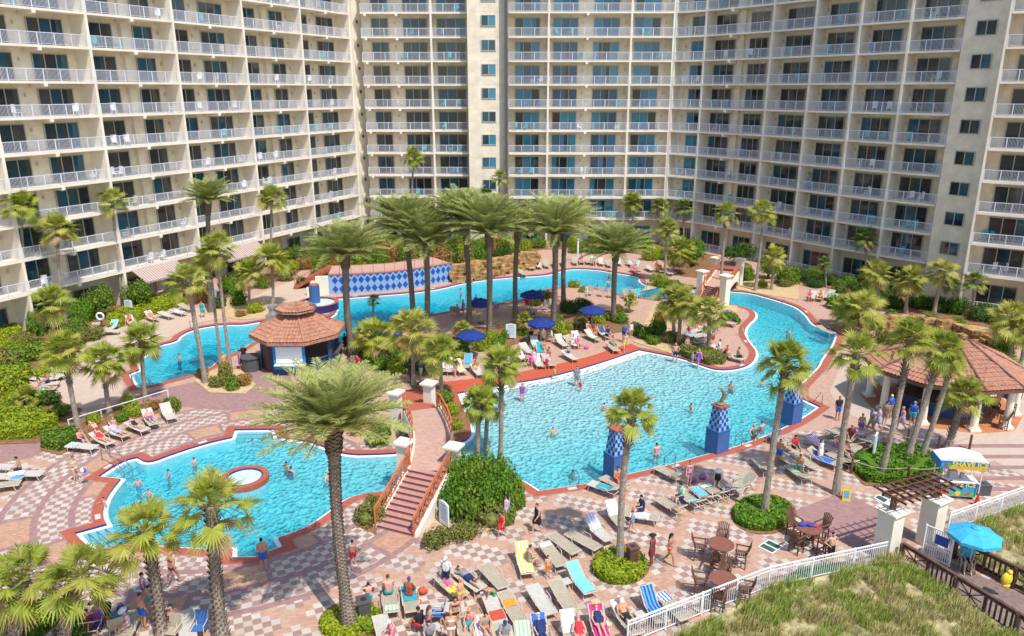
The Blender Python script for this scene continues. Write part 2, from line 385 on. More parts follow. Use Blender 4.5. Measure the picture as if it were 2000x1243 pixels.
def floor_material():
    m, t = newmat("pool_plaster"); P, x = t.xyz()
    n = t.ramp(t.noise(P, 5, 3, .6), .35, .65)  # pale mottling painted in for the ripples of light on the plaster
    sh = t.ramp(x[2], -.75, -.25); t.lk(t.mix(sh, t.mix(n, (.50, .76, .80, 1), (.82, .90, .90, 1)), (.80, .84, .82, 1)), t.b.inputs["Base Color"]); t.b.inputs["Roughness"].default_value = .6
    v = t.new("ShaderNodeTexVoronoi", feature='SMOOTH_F1'); v.inputs["Scale"].default_value = 4.0; t.lk(P, v.inputs["Vector"]); bn = t.new("ShaderNodeBump"); bn.inputs["Strength"].default_value = 1; bn.inputs["Distance"].default_value = .5; t.lk(v.outputs["Distance"], bn.inputs["Height"]); t.lk(bn.outputs[0], t.b.inputs["Normal"])
    return m
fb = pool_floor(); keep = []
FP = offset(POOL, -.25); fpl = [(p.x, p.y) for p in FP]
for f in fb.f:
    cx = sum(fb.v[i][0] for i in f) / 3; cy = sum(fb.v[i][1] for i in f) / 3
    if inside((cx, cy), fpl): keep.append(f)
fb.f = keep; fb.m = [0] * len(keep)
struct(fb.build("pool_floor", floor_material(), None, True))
def water_material():
    m, t = newmat("pool_water"); P, x = t.xyz(); out = t.n["Material Output"]
    mp = t.new("ShaderNodeMapping"); mp.inputs["Scale"].default_value = (1, .9, 1); t.lk(P, mp.inputs[0])
    wv = t.noise(mp.outputs[0], .9, 2, .5)
    wp = t.new("ShaderNodeVectorMath", operation='ADD'); t.lk(mp.outputs[0], wp.inputs[0])
    cb = t.new("ShaderNodeCombineXYZ"); t.lk(t.math('MULTIPLY', wv, 1.2), cb.inputs[0]); t.lk(t.math('MULTIPLY', wv, .8), cb.inputs[1]); t.lk(cb.outputs[0], wp.inputs[1])
    v = t.new("ShaderNodeTexVoronoi", feature='SMOOTH_F1'); v.inputs["Scale"].default_value = 3.6; t.lk(wp.outputs[0], v.inputs["Vector"])
    h = t.math('ADD', v.outputs["Distance"], t.math('MULTIPLY', t.noise(wp.outputs[0], 9, 4, .7), .8))
    bn = t.new("ShaderNodeBump"); bn.inputs["Strength"].default_value = 1.0; bn.inputs["Distance"].default_value = .55; t.lk(h, bn.inputs["Height"])
    t.b.inputs["Base Color"].default_value = (.30, .78, .86, 1); t.b.inputs["Roughness"].default_value = .24; t.b.inputs["IOR"].default_value = 1.33
    t.lk(bn.outputs[0], t.b.inputs["Normal"])
    tr = t.new("ShaderNodeBsdfTransparent"); tr.inputs[0].default_value = (.86, .97, .99, 1)
    ms = t.new("ShaderNodeMixShader"); ms.inputs[0].default_value = .30
    t.lk(tr.outputs[0], ms.inputs[1]); t.lk(t.b.outputs[0], ms.inputs[2]); t.lk(ms.outputs[0], out.inputs[0])
    va = t.new("ShaderNodeVolumeAbsorption"); va.inputs[0].default_value = (.02, .93, .98, 1); va.inputs[1].default_value = .85
    t.lk(va.outputs[0], out.inputs["Volume"])
    return m
wb = MB(); WP = offset(POOL, -.10)
wb.prism([(p.x, p.y) for p in WP], -1.7, -.10)
struct(wb.build("pool_water", water_material()))
# underwater step edges and depth markers on the coping
for i, (pa, pb, dx, dy) in enumerate([((193, 930), (240, 901), 14, 6), ((150, 1043), (188, 1074), 15, -6), ((460, 843), (535, 842), 0, 7), ((254, 733), (266, 756), 11, -1)]):
    b = MB()
    for k in range(4): b.bar(G(pa[0] + dx * k, pa[1] + dy * k, -.125 - .0), G(pb[0] + dx * k, pb[1] + dy * k, -.125), .06, .012)
    struct(b.build("pool_step_edges", paint((.05, .16, .30)) , root)) if 0 else b.build("step_edge_tiles", paint((.05, .16, .30)), root)
mk = [(377, 855), (204, 914), (195, 1010), (672, 878), (652, 1002), (1115, 962), (1330, 912), (1462, 874), (1320, 691), (1470, 720), (1452, 668), (840, 567), (700, 573), (1600, 638), (1578, 608)]
for x, y in mk:
    p = G(x, y); j = min(range(len(POOL)), key=lambda k: (POOL[k] - p).length); e = (POOL[(j + 1) % len(POOL)] - POOL[j - 1]); e.z = 0; e.normalize(); c = POOL[j] + Vector((e.y, -e.x, 0)) * .26
    b = MB(); b.box((c.x, c.y, .028), (.55, .26, .012), 0, math.atan2(e.y, e.x)); b.build("depth_marker", paint((.62, .55, .50)), root)
# zero entry band of orange red pavers with a navy line
zb = MB(); zb.sheet([G(*p) for p in [(868,747),(940,739),(1000,731),(1080,714),(1146,699),(1203,680),(1232,672),(1252,681)]] + [q + Vector((0, .12, 0)) for q in [G(1248,683), G(1205,699), G(1162,712), G(1101,729), G(1051,741), G(1000,748), G(940,759), G(893,768)]], .036)
struct(zb.build("zero_entry_paving", M['redband']))
# paved areas laid over the deck
PZ = [0]
def patch(name, px, m, z=.006, kind='structure'):
    PZ[0] += 1; z += PZ[0] * .0006
    b = MB(); b.sheet([G(*p) for p in px], z); return struct(b.build(name, m), kind)
patch("path", [(-60,915),(-60,866),(60,858),(130,835),(190,803),(285,768),(330,757),(405,742),(470,712),(500,688),(560,715),(580,770),(545,800),(440,803),(330,792),(250,812),(150,850),(60,895)], M['mauve'])
patch("deck", [(150,802),(240,778),(238,730),(250,697),(275,685),(335,655),(395,628),(440,621),(470,622),(455,604),(330,600),(200,640),(150,680),(120,720),(105,775)], M['tan'])
patch("promenade", [(450,600),(540,560),(600,540),(640,572),(632,590),(596,606),(560,612),(480,622)], M['tan'], .010)
patch("plaza", [(1650,700),(1620,765),(1640,800),(1720,838),(1840,872),(1900,880),(2060,960),(2150,900),(2100,760),(1990,700),(1800,660)], M['tan'], .006)
patch("path", [(1545,1000),(1650,960),(1740,1010),(1790,1050),(1690,1080),(1600,1040)], M['mauve'], .006)
patch("path", [(1160,700),(1210,676),(1255,700),(1180,712)], M['mauve'], .0)if 0 else None
for q in ([(1105,716),(1165,695),(1188,704),(1120,722)],[(1215,630),(1300,636),(1310,655),(1240,668)],[(1270,560),(1360,568),(1350,576),(1260,574)]):
    pass
# striped paving on the right
for k in range(6):
    y = 868 + k * 21
    sp = [(1790 + k * 34, y), (2080, y), (2080, y + 7), (1802 + k * 34, y + 7)]
    patch("paving_stripe", sp, M['mauve'], .010)
# spa ring in the near pool
def spa():
    r = empty("spa"); r.location = (C1.x, C1.y, 0); tag(r, "round spa ringed by a red brick rim in the near pool", "spa")
    def ring(name, r0, r1, z0, z1, m):
        b = MB(); n = 36
        for i in range(n):
            a, c = 2 * math.pi * i / n, 2 * math.pi * (i + 1) / n
            for (ra, za, rb, zb) in ((r0, z1, r1, z1), (r1, z1, r1, z0), (r0, z0, r0, z1)):
                b.quad((ra * math.cos(a), ra * math.sin(a), za), (ra * math.cos(c), ra * math.sin(c), za), (rb * math.cos(c), rb * math.sin(c), zb), (rb * math.cos(a), rb * math.sin(a), zb))
        return b.build(name, m, r)
    ring("rim", 1.05, 1.38, -.1, .22, M['coping']); ring("tile_wall", .98, 1.05, -1.2, .2, M['navy']); ring("outer_wall", 1.33, 1.35, -1.3, -.08, M['poolwhite'])
    b = MB(); b.cyl((0, 0, -.5), 1.0, .62, 32); b.build("water", mat("spa_water", (.55, .74, .78), .2, .15, 5, bump=.5), r)
spa()
def fixnormals(o):
    bm = bmesh.new(); bm.from_mesh(o.data); bmesh.ops.remove_doubles(bm, verts=bm.verts, dist=1e-5); bmesh.ops.recalc_face_normals(bm, faces=bm.faces); bm.to_mesh(o.data); bm.free()
fixnormals(bpy.data.objects["pool_water"])
# ---------------------------------------------------------------- the apartment wings
LV = lambda n: 0 if n <= 0 else 3.89 + (n - 1) * 3.15
def glassmat(name, c, c2):
    m, t = newmat(name); oi = t.new("ShaderNodeObjectInfo"); g = t.new("ShaderNodeNewGeometry")
    f = t.math('FRACT', t.math('ADD', t.math('MULTIPLY', oi.outputs["Random"], 3.7), t.math('MULTIPLY', g.outputs["Random Per Island"], .6)))
    t.lk(t.mix(f, c4(c), c4(c2)), t.b.inputs["Base Color"]); t.b.inputs["Roughness"].default_value = .04
    t.b.inputs["Specular IOR Level"].default_value = .7
    tc = t.new("ShaderNodeTexCoord"); bn = t.new("ShaderNodeBump"); bn.inputs["Strength"].default_value = .05; t.lk(t.noise(tc.outputs["Object"], 1.1, 2), bn.inputs["Height"]); t.lk(bn.outputs[0], t.b.inputs["Normal"])
    return m
GL = [glassmat("glass_teal", (.012, .04, .065), (.02, .10, .15)), glassmat("glass_dark", (.012, .018, .025), (.03, .045, .055)), glassmat("glass_curtained", (.025, .032, .04), (.075, .075, .07))]
GLB = [glassmat("glass_sky_reflection", (.02, .17, .32), (.035, .25, .38)), glassmat("glass_deep_sky_reflection", (.015, .08, .16), (.02, .14, .24)), GL[1]]  # central panes: reflected blue sky is put into the base colour
GLR = [GL[1], glassmat("glass_smoke", (.02, .03, .035), (.09, .08, .07)), GL[0]]
WM = {}
def window_mesh(wd, z0, z1, n, gl, seed):
    k = (round(wd, 1), z0, z1, n, id(gl), seed)
    if k in WM: return WM[k]
    r = random.Random(seed * 31 + n); b = MB(); fw = .09; h = z1 - z0
    for x0, x1, a, c in ((-wd / 2, wd / 2, 0, fw), (-wd / 2, wd / 2, h - fw, h)): b.box2(x0, x1, -.03, .07, a, c, 0)
    for i in range(n + 1):
        x = -wd / 2 + i * (wd - fw) / n; b.box2(x, x + fw, -.03, .085, fw, h - fw, 0)
    for i in range(n):
        x0 = -wd / 2 + i * (wd - fw) / n + fw; x1 = x0 + (wd - fw) / n - fw
        y = .02 + (.02 if i % 2 else 0); m = 1 + r.choice([0, 0, 1, 1, 2] if z0 == 0 else [0, 1])
        b.quad((x0, y, fw), (x1, y, fw), (x1, y, h - fw), (x0, y, h - fw), m)
        if r.random() < .3 and z0 == 0:      # curtain drawn across a part of the pane, behind the frame
            xc = x0 + (x1 - x0) * r.uniform(.3, .55); b.quad((x0, y + .006, fw), (xc, y + .006, fw), (xc, y + .006, h - fw), (x0, y + .006, h - fw), 3)
    WM[k] = b.mesh("window", [M['frame']] + gl[:3]); return WM[k]
RM = {}
def rail_mesh(L, dens=.115):
    k = round(L, 1)
    if k in RM: return RM[k]
    b = MB(); b.box2(0, L, -.03, .03, 1.04, 1.10); b.box2(0, L, -.02, .02, .08, .12)
    n = max(2, round(L / 1.55))
    for i in range(n + 1): x = min(L - .03, max(.03, i * L / n)); b.box2(x - .035, x + .035, -.035, .035, 0, 1.04)
    q = int(L / dens)
    for i in range(1, q):
        x = i * L / q; b.add([(x - .011, -.011, .12), (x + .011, -.011, .12), (x + .011, -.011, 1.04), (x - .011, -.011, 1.04), (x - .011, .011, .12), (x - .011, .011, 1.04), (x + .011, .011, .12), (x + .011, .011, 1.04)],
              [(0, 1, 2, 3), (4, 0, 3, 5), (1, 6, 7, 2)])
    RM[k] = b.mesh("railing", [M['rail']]); return RM[k]
LAMP = MB(); LAMP.box((0, .1, 0), (.15, .14, .28)); LAMP.box((0, .1, .18), (.08, .08, .1)); LAMPM = LAMP.mesh("wall_lamp", [M['lampc']])
BALC = []      # balcony spots that may carry chairs
def wing(root, name, P, plan, top=11, gl=GL, D=2.0, flip=1, lamp='near', ground_rail=True, nobody=()):
    """P: facade points left to right (as seen from the pool); plan: per bay a dict of openings (fractions, panes) and options"""
    walls, brk = MB(), MB(); slabs = {}; fins = []
    def F(k): return slabs.setdefault(k, MB())
    for bi, (A, B, pl) in enumerate(zip(P, P[1:], plan)):
        A, B = Vector((A[0], A[1], 0)), Vector((B[0], B[1], 0)); d = B - A; L = d.length; u = d / L; nn = Vector((u.y, -u.x, 0)); ang = math.atan2(u.y, u.x)
        def W(a, n, z): v = A + u * a + nn * n; return (v.x, v.y, z)
        def bx(mb, a0, a1, n0, n1, z0, z1, m=0):
            c = W((a0 + a1) / 2, (n0 + n1) / 2, (z0 + z1) / 2); mb.box(c, (a1 - a0, n1 - n0, z1 - z0), m, ang)
        if pl.get('flat'):      # stair tower face, proud of the balconies
            pr = pl['flat']; bx(walls, 0, L, -11, pr, 0, LV(top) + 1.2)
            for k in range(1, top): bx(walls, .0, L, pr, pr + .012, LV(k) - .06, LV(k) - .03)
            for (f0, f1, n) in pl['win']:
                for k in range(1, top):
                    o = link("window", window_mesh((f1 - f0) * L, 1.2, 2.65, n, [gl[0], gl[1], gl[1]], k % 3), root, W((f0 + f1) / 2 * L, pr + .03, LV(k) + 1.2), ang + math.pi)
                    q = MB(); bx(q, (f0 - .01) * L, (f1 + .01) * L, pr, pr + .06, LV(k) + 1.12, LV(k) + 1.19); q.build('window_sill', M['cream2'], root)
            continue
        back = pl.get('back', -D); fr = pl.get('front', 0)
        bx(walls, -.1, L + .1, -11 + (.003 * bi), back, 0, LV(top) + 1.0)
        rt = pl.get('rail', (0.14, L - .14))
        for k in range(1, top + 1): bx(F(k), .127, L - .127, back + .003, fr, LV(k) - .22, LV(k))
        fw = pl.get('fin', .25)
        if not pl.get('nofin'): fins.append(MB()); bx(fins[-1], -fw / 2, fw / 2, back - .1, fr + .03, 0, LV(top) + 1.0)
        if bi == len(plan) - 1 and not pl.get('noend'): fins.append(MB()); bx(fins[-1], L - fw / 2, L + fw / 2, back - .1, fr + .03, 0, LV(top) + 1.0)
        if pl.get('jog'):      # a boxed out column on the back wall
            j0, j1 = pl['jog']; bx(walls, j0 * L, j1 * L, back - .02, back + .5, 0, LV(top) - .3)
        for k in range(0, top):
            z = LV(k)
            for (f0, f1, n) in pl['win']:
                if k == 0 and pl.get('noground'): continue
                wd = (f1 - f0) * L
                o = link("window", window_mesh(wd, 0, 2.5, n, gl, rnd.randrange(7)), root, W((f0 + f1) / 2 * L, back + .045, z + .02), ang + math.pi); o.location.z = z + .02
            if k >= 1 and not pl.get('norail'):
                o = link("railing", rail_mesh(rt[1] - rt[0]), root, W(rt[0], fr - .06, z), ang); BALC.append((A + u * rt[0], u, nn, rt[1] - rt[0], z, k, name, back, ang))
            if k == 0 and ground_rail: link("railing", rail_mesh(rt[1] - rt[0]), root, W(rt[0], fr + .2, 0), ang)
            if k >= 1:
                for bf in pl.get('brk', ()):
                    a = bf * L; q = MB(); bx(q, a - .13, a + .13, back + .1, fr - .05, z - .55, z - .225); bx(q, a - .17, a + .17, fr - .35, fr + .06, z - .48, z - .224); q.build('slab_bracket', M['cream'], root)
                for lf in pl.get('lamp', ()):
                    link('wall_lamp', LAMPM, root, W(lf * L, back - .02, z + 1.9), ang + math.pi)
    walls.build("wall", M['creamd'], root); 
    for q in fins: q.build("partition_wall", M['cream'], root)
    for q in slabs.values(): q.build("floor_slab", M['cream'], root)
    if brk.v: brk.build("window_sills", M['cream2'], root)
A_ = dict(win=[(.12, .37, 2), (.55, .90, 3)], brk=(.5,), lamp=(.43,))
B_ = dict(win=[(.16, .42, 2), (.66, .90, 2)], brk=(.5,), lamp=(.97,), jog=(.5, .58))
LW = [(-45 + k * 4.44, 68 + k * 9.04) for k in range(-2, 6)]
rw = empty("apartment_building"); tag(rw, "sunlit cream left wing of the balconied condominium, tallest facade on the left", "building", "wings of the condominium block")
wing(rw, "left wing", LW, [A_, B_, A_, B_, A_, B_, dict(A_)], D=2.25, ground_rail=False)
b = MB()       # end pier of the left wing with its lamps
u = Vector((4.44, 9.04, 0)).normalized(); nn = Vector((u.y, -u.x, 0)); E = Vector((LW[-1][0], LW[-1][1], 0)) + u * .15
b.box2(0, 1, 0, 1, 0, 1) if 0 else None
def obox(mb, O, u, n, a0, a1, n0, n1, z0, z1, m=0):
    c = O + u * (a0 + a1) / 2 + n * (n0 + n1) / 2; mb.box((c.x, c.y, (z0 + z1) / 2), (a1 - a0, n1 - n0, z1 - z0), m, math.atan2(u.y, u.x))
obox(b, E, u, nn, 0, 2.2, -9, .35, 0, LV(11) + 1.4)
b.build("end_pier", M['cream'], rw)
for k in range(1, 12):
    b = MB(); obox(b, E, u, nn, .9, 1.2, .37, .5, LV(k) - 1.2, LV(k) - .8); b.build("pier_lamp", M['dgrey'], rw)
# centre block
rc = empty("apartment_building"); tag(rc, "central facade of the condominium facing the pool squarely, with a window tower", "building", "wings of the condominium block")
CL = [(-21.0, 111.2), (-11.2, 111.2), (-6.1, 111.2)]
wing(rc, "central block", CL, [dict(win=[(.13, .37, 2), (.58, .93, 3)], brk=(.08, .52), nofin=1, lamp=(.47,)), dict(win=[(.12, .92, 3)], noend=1)], gl=GL, ground_rail=False)
wing(rc, "central block", [(-6.1, 110.2), (-.74, 110.2)], [dict(flat=.5, win=[(.35, .72, 2)])], gl=[GLB[0], GL[0], GL[0]])
b = MB(); b.box2(-1.0, -.62, 108.6, 111.0, 0, LV(11) + 1); b.build("downpipe_wall", M['dgrey'], rc)
CR = [(-.6, 110.5), (5.05, 110.5), (16.4, 110.5), (22.4, 110.5), (25.9, 108.0)]
wing(rc, "central block", CR, [dict(win=[(.18, .80, 3)], nofin=1, lamp=(.93,)), dict(win=[(.06, .37, 3), (.56, .88, 3)], brk=(.47,), lamp=(.43, .96)), dict(win=[(.12, .72, 3)], lamp=(.85,)), dict(win=[(.38, .88, 2)], noend=1, lamp=(.2,))], gl=GLB, ground_rail=False)
# right wing
rr = empty("apartment_building"); tag(rr, "shaded right wing of the condominium with slim balconies and a stair tower", "building", "wings of the condominium block")
RW = [(25.9, 108.0), (32.3, 99.9), (35.5, 94.5), (38.75, 89.8), (42.1, 85.3), (45.6, 81.2)]
S_ = dict(win=[(.09, .70, 3)], lamp=(.03,))
wing(rr, "right wing", RW, [dict(win=[(.03, .35, 3), (.56, .83, 3)], brk=(.40,), jog=(.42, .50)), S_, S_, S_, dict(S_, win=[(.08, .72, 3)], noend=1)], gl=GLR)
wing(rr, "right wing", [(45.6, 81.2), (48.0, 77.5)], [dict(flat=.12, win=[(.27, .72, 2)])], gl=[GL[0], GL[1], GL[1]])
wing(rr, "right wing", [(47.4, 77.0), (52.4, 73.6), (58.2, 69.7)], [dict(win=[(.20, .80, 3)], front=1.0, back=-1.3, fin=.2), dict(win=[(.1, .8, 3)], front=1.0, back=-1.3)], gl=GLR)
# balcony chairs: small but each a thing of its own
def chair_mesh(m):
    b = MB(); b.box((0, 0, .42), (.55, .5, .06)); b.box((0, .27, .78), (.55, .07, .72)); 
    for x in (-.25, .25):
        for y in (-.22, .22): b.box((x, y, .2), (.05, .05, .4))
        b.box((x, .02, .62), (.06, .5, .04))
    return b.mesh("balcony_chair", [m])
CCM = [(chair_mesh(paint((.75, .76, .78))), "white"), (chair_mesh(paint((.04, .42, .48))), "teal"), (chair_mesh(paint((.06, .22, .45))), "blue"), (chair_mesh(paint((.5, .42, .32))), "tan")]
ORD = ["ground", "first", "second", "third", "fourth", "fifth", "sixth", "seventh", "eighth", "ninth", "tenth"]
ACR = ['at the left edge', 'one sixteenth', 'one eighth', 'three sixteenths', 'a quarter', 'five sixteenths', 'three eighths', 'seven sixteenths', 'halfway', 'nine sixteenths', 'five eighths', 'eleven sixteenths', 'three quarters', 'thirteen sixteenths', 'seven eighths', 'nearly fully']
rb = random.Random(5); seen = {}
for i, (A, u, nn, L, z, k, nm, back, ang) in enumerate(BALC):
    if k > 10 or rb.random() < .28: continue
    x = PX(A + u * L / 2 + Vector((0, 0, z)))[0]
    if x < 0 or x > 2000: continue
    cm = rb.choice(CCM[:1] * 3 + CCM[3:] * 1 + CCM[1:2] * 1 if 'left' in nm else CCM[1:3] * 2 + CCM[:1])
    for q in range(rb.choice([1, 2, 2])):
        a = rb.uniform(.8, L - .8); p = A + u * a + nn * (-.75)
        o = link("balcony_chair", cm[0], None, (p.x, p.y, z + .01), ang + rb.uniform(-2.6, .6))
        key = "%s chair on floor %s balcony of the %s" % (cm[1], ORD[k], nm)
        bay = int((x) // 125) + 1
        l = "%s %s chair, %s-floor balcony of the %s, %s across the photo" % ("first" if q == 0 else "second", cm[1], ORD[k], nm, ACR[min(15, int(x / 125))])
        if l in seen: bpy.data.objects.remove(o); continue
        seen[l] = 1; tag(o, l, "chair", "chairs on the balconies")
# striped awnings on the left wing
def awning(name, p0, p1, z, label):
    r = empty(name, (p0.x, p0.y, 0)); tag(r, label, "awning", "striped awnings on the left wing"); u = (p1 - p0); u.z = 0; L = u.length; u.normalize(); n = Vector((u.y, -u.x, 0))
    b = MB(); N = int(L / .16)
    for i in range(N):
        a0, a1 = i * L / N, (i + 1) * L / N
        P0, P1 = u * a0, u * a1
        q = lambda p, d, zz: (p.x + n.x * d, p.y + n.y * d, zz)
        b.quad(q(P0, .1, z), q(P1, .1, z), q(P1, 1.9, z - 1.0), q(P0, 1.9, z - 1.0), i % 2); b.quad(q(P0, 1.9, z - 1.0), q(P1, 1.9, z - 1.0), q(P1, 1.9, z - 1.25), q(P0, 1.9, z - 1.25), i % 2)
    b.build("canopy", [paint((.33, .22, .19)), paint((.52, .44, .40))], r)
    b = MB(); b.bar(n * 1.88 + Vector((0, 0, z - 1.02)), n * 1.88 + u * L + Vector((0, 0, z - 1.02)), .05)
    for a in (0.05, L - .05): b.bar(u * a + n * .1 + Vector((0, 0, z - 1.3)), u * a + n * 1.88 + Vector((0, 0, z - 1.02)), .05)
    b.build("frame", M['white'], r)
def lwp(k, n=0): return Vector((LW[k][0], LW[k][1], 0))
awning("awning", lwp(3) + Vector((.4, .6, 0)), lwp(4) - Vector((1.6, 3.2, 0)), 3.75, "long striped brown awning over the ground floor beside the two round shrubs")
awning("awning", lwp(4) + Vector((1, 1.8, 0)), lwp(5) - Vector((.5, 1.2, 0)), 3.75, "striped brown awning further right, behind the tall date palm")
def cap_parts(root, name, limit=100):
    bpy.context.view_layer.update()
    ws = [o for o in root.children if o.name.split('.')[0] == name]
    if len(ws) <= limit: return
    def score(o):
        p = o.matrix_world.translation; x, y = PX(p)
        return (0 if -60 < x < 2060 and -60 < y < 1300 else 1000) + p.length
    ws.sort(key=score); b = MB(); mats = []
    for o in ws[limit:]:
        me = o.data
        for mm in me.materials:
            if mm not in mats: mats.append(mm)
        vs = [o.matrix_basis @ v.co for v in me.vertices]; base = len(b.v); b.v += [tuple(v) for v in vs]
        for p in me.polygons: b.f.append(tuple(base + i for i in p.vertices)); b.m.append(mats.index(me.materials[p.material_index]))
        bpy.data.objects.remove(o)
    tag(b.build(name, mats, root), kind='stuff')
for r_ in (rw, rc, rr): cap_parts(r_, "window"); cap_parts(r_, "railing")
# ---------------------------------------------------------------- palms
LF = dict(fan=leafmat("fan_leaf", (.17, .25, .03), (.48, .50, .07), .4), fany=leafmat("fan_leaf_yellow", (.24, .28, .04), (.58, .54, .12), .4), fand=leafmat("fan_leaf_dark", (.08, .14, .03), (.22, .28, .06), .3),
          date=leafmat("date_leaf", (.19, .25, .06), (.60, .60, .22), .42), dead=leafmat("dead_leaf", (.30, .20, .09), (.46, .34, .18), .3), heart=leafmat("date_heart", (.38, .26, .03), (.5, .38, .08), .3),
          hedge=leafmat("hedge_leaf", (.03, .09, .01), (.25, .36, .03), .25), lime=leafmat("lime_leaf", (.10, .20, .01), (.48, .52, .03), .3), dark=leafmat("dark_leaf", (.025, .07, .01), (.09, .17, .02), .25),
          olive=leafmat("olive_leaf", (.12, .14, .03), (.28, .27, .06), .25), bright=leafmat("bright_leaf", (.03, .11, .01), (.24, .42, .03), .3), rusty=leafmat("rusty_leaf", (.28, .13, .04), (.42, .28, .07), .25))
def fan_crown(seed, droop=.0, nfr=42, keys=('fan', 'fany')):
    r = random.Random(seed); b = MB()
    for i in range(nfr):
        az = i * 2.4 + r.uniform(-.3, .3); t = i / nfr; el = R(80 - 125 * t ** 1.1 + r.uniform(-10, 10)) - droop
        pl = r.uniform(.55, .85) * (.55 + .5 * t + .25); fl = r.uniform(.52, .74)         # petiole and blade, unit crown radius about 1.3
        d = Vector((math.cos(az) * math.cos(el), math.sin(az) * math.cos(el), math.sin(el)))
        side = Vector((-math.sin(az), math.cos(az), 0)); up = side.cross(d) * -1
        c0 = Vector((0, 0, 0)); mid = d * pl * .55 + Vector((0, 0, .05)); h = d * pl + Vector((0, 0, -.10 * t))
        b.tube([c0, mid, h], [.022, .014, .010], 3, 0, False)
        m = 2 if (t > .9 and r.random() < .55) else (1 if r.random() < .35 + .2 * t else 0)
        tilt = r.uniform(-.5, .1) - .25 * t; d2 = (d * math.cos(tilt) + up * math.sin(tilt)).normalized(); up2 = side.cross(d2) * -1
        roll = r.uniform(-.5, .5); s2 = (side * math.cos(roll) + up2 * math.sin(roll)); u2 = d2.cross(s2) * -1
        K = 21
        for k in range(K):
            a = (k / (K - 1) - .5) * R(250); ln = fl * (1 - .28 * abs(a) / 2.2) * r.uniform(.86, 1.05)
            dd = (d2 * math.cos(a) + s2 * math.sin(a)).normalized(); pr = (s2 * math.cos(a) - d2 * math.sin(a)).normalized()
            fold = u2 * (.05 + .05 * abs(math.sin(a)))
            w0 = .012; w1 = ln * .052; p1 = h + dd * ln * .55 + fold; tip = h + dd * ln + Vector((0, 0, -.20 * ln * r.uniform(.5, 1.6))) - u2 * .04
            n0 = len(b.v); b.v += [tuple(h - pr * w0), tuple(h + pr * w0), tuple(p1 + pr * w1), tuple(tip), tuple(p1 - pr * w1)]
            b.f += [(n0, n0 + 1, n0 + 2, n0 + 4), (n0 + 4, n0 + 2, n0 + 3)]; b.m += [m, m]
    return b.mesh("crown", [LF[keys[0]], LF[keys[1]], LF['dead']])
def date_crown(seed, nfr=84):
    r = random.Random(seed); b = MB()
    for i in range(nfr):
        az = i * 2.39996 + r.uniform(-.15, .15); t = (i + .5) / nfr; el0 = R(87 - 76 * t) + R(r.uniform(-6, 6)); L = r.uniform(.85, 1.08) * (.72 + .36 * min(1, t * 2.4))
        if t > .8: L *= .9
        ha = Vector((math.cos(az), math.sin(az), 0)); side = Vector((-math.sin(az), math.cos(az), 0)); p = Vector((0, 0, 0)) + ha * .03; el = el0; N = 11; pts = [p.copy()]; els = [el]
        for k in range(N):
            el -= R(1.2 + 4.8 * (k / N)) * r.uniform(.8, 1.2); p = p + (ha * math.cos(el) + Vector((0, 0, math.sin(el)))) * L / N; pts.append(p.copy()); els.append(el)
        b.tube(pts, [.016 * (1 - .8 * k / N) + .002 for k in range(N + 1)], 3, 2 if t < .05 else 0, False)
        for k in range(1, N + 1):
            for sgn in (-1, 1):
                for q in range(4):
                    f = (k - 1 + (q + r.random() * .4) / 4); i0 = int(f); c = pts[i0].lerp(pts[min(N, i0 + 1)], f - i0); e = els[i0]
                    dd = ha * math.cos(e) + Vector((0, 0, math.sin(e))); upv = Vector((0, 0, math.cos(e))) - ha * math.sin(e)
                    ll = .185 * math.sin(math.pi * min(1, .14 + .84 * f / N)) ** .6 * r.uniform(.8, 1.1)
                    ld = (side * sgn * .82 + dd * .55 + upv * r.uniform(.1, .42) + Vector((0, 0, -.12 * t))).normalized(); wv = dd.cross(ld).cross(ld).normalized() * .0095
                    tip = c + ld * ll + Vector((0, 0, -.05 * ll)); md = c + ld * ll * .5
                    n0 = len(b.v); b.v += [tuple(c), tuple(md + wv), tuple(tip), tuple(md - wv)]; b.f.append((n0, n0 + 1, n0 + 2, n0 + 3))
                    b.m.append(2 if t < .12 and f < 3 else 0)
    for i in range(22):      # yellow fruit stalks among the fronds
        a = r.uniform(0, 6.3); e = R(r.uniform(20, 60)); d = Vector((math.cos(a) * math.cos(e), math.sin(a) * math.cos(e), math.sin(e)))
        b.tube([Vector((0, 0, 0)), d * .2, d * .32 + Vector((0, 0, -.03))], [.018, .013, .006], 3, 2, False)
    return b.mesh("crown", [LF['date'], LF['dead'], LF['heart']])
FANS = [fan_crown(3), fan_crown(11, .1), fan_crown(21, .05, 30), fan_crown(5, .0, 38)]
FANY = [fan_crown(31, .15, 34, ('fany', 'fany')), fan_crown(33, .1, 36, ('fany', 'fan'))]
FAND = [fan_crown(41, .1, 32, ('fand', 'fand')), fan_crown(43, .0, 32, ('fand', 'fan'))]
DATES = [date_crown(2), date_crown(9), date_crown(17)]
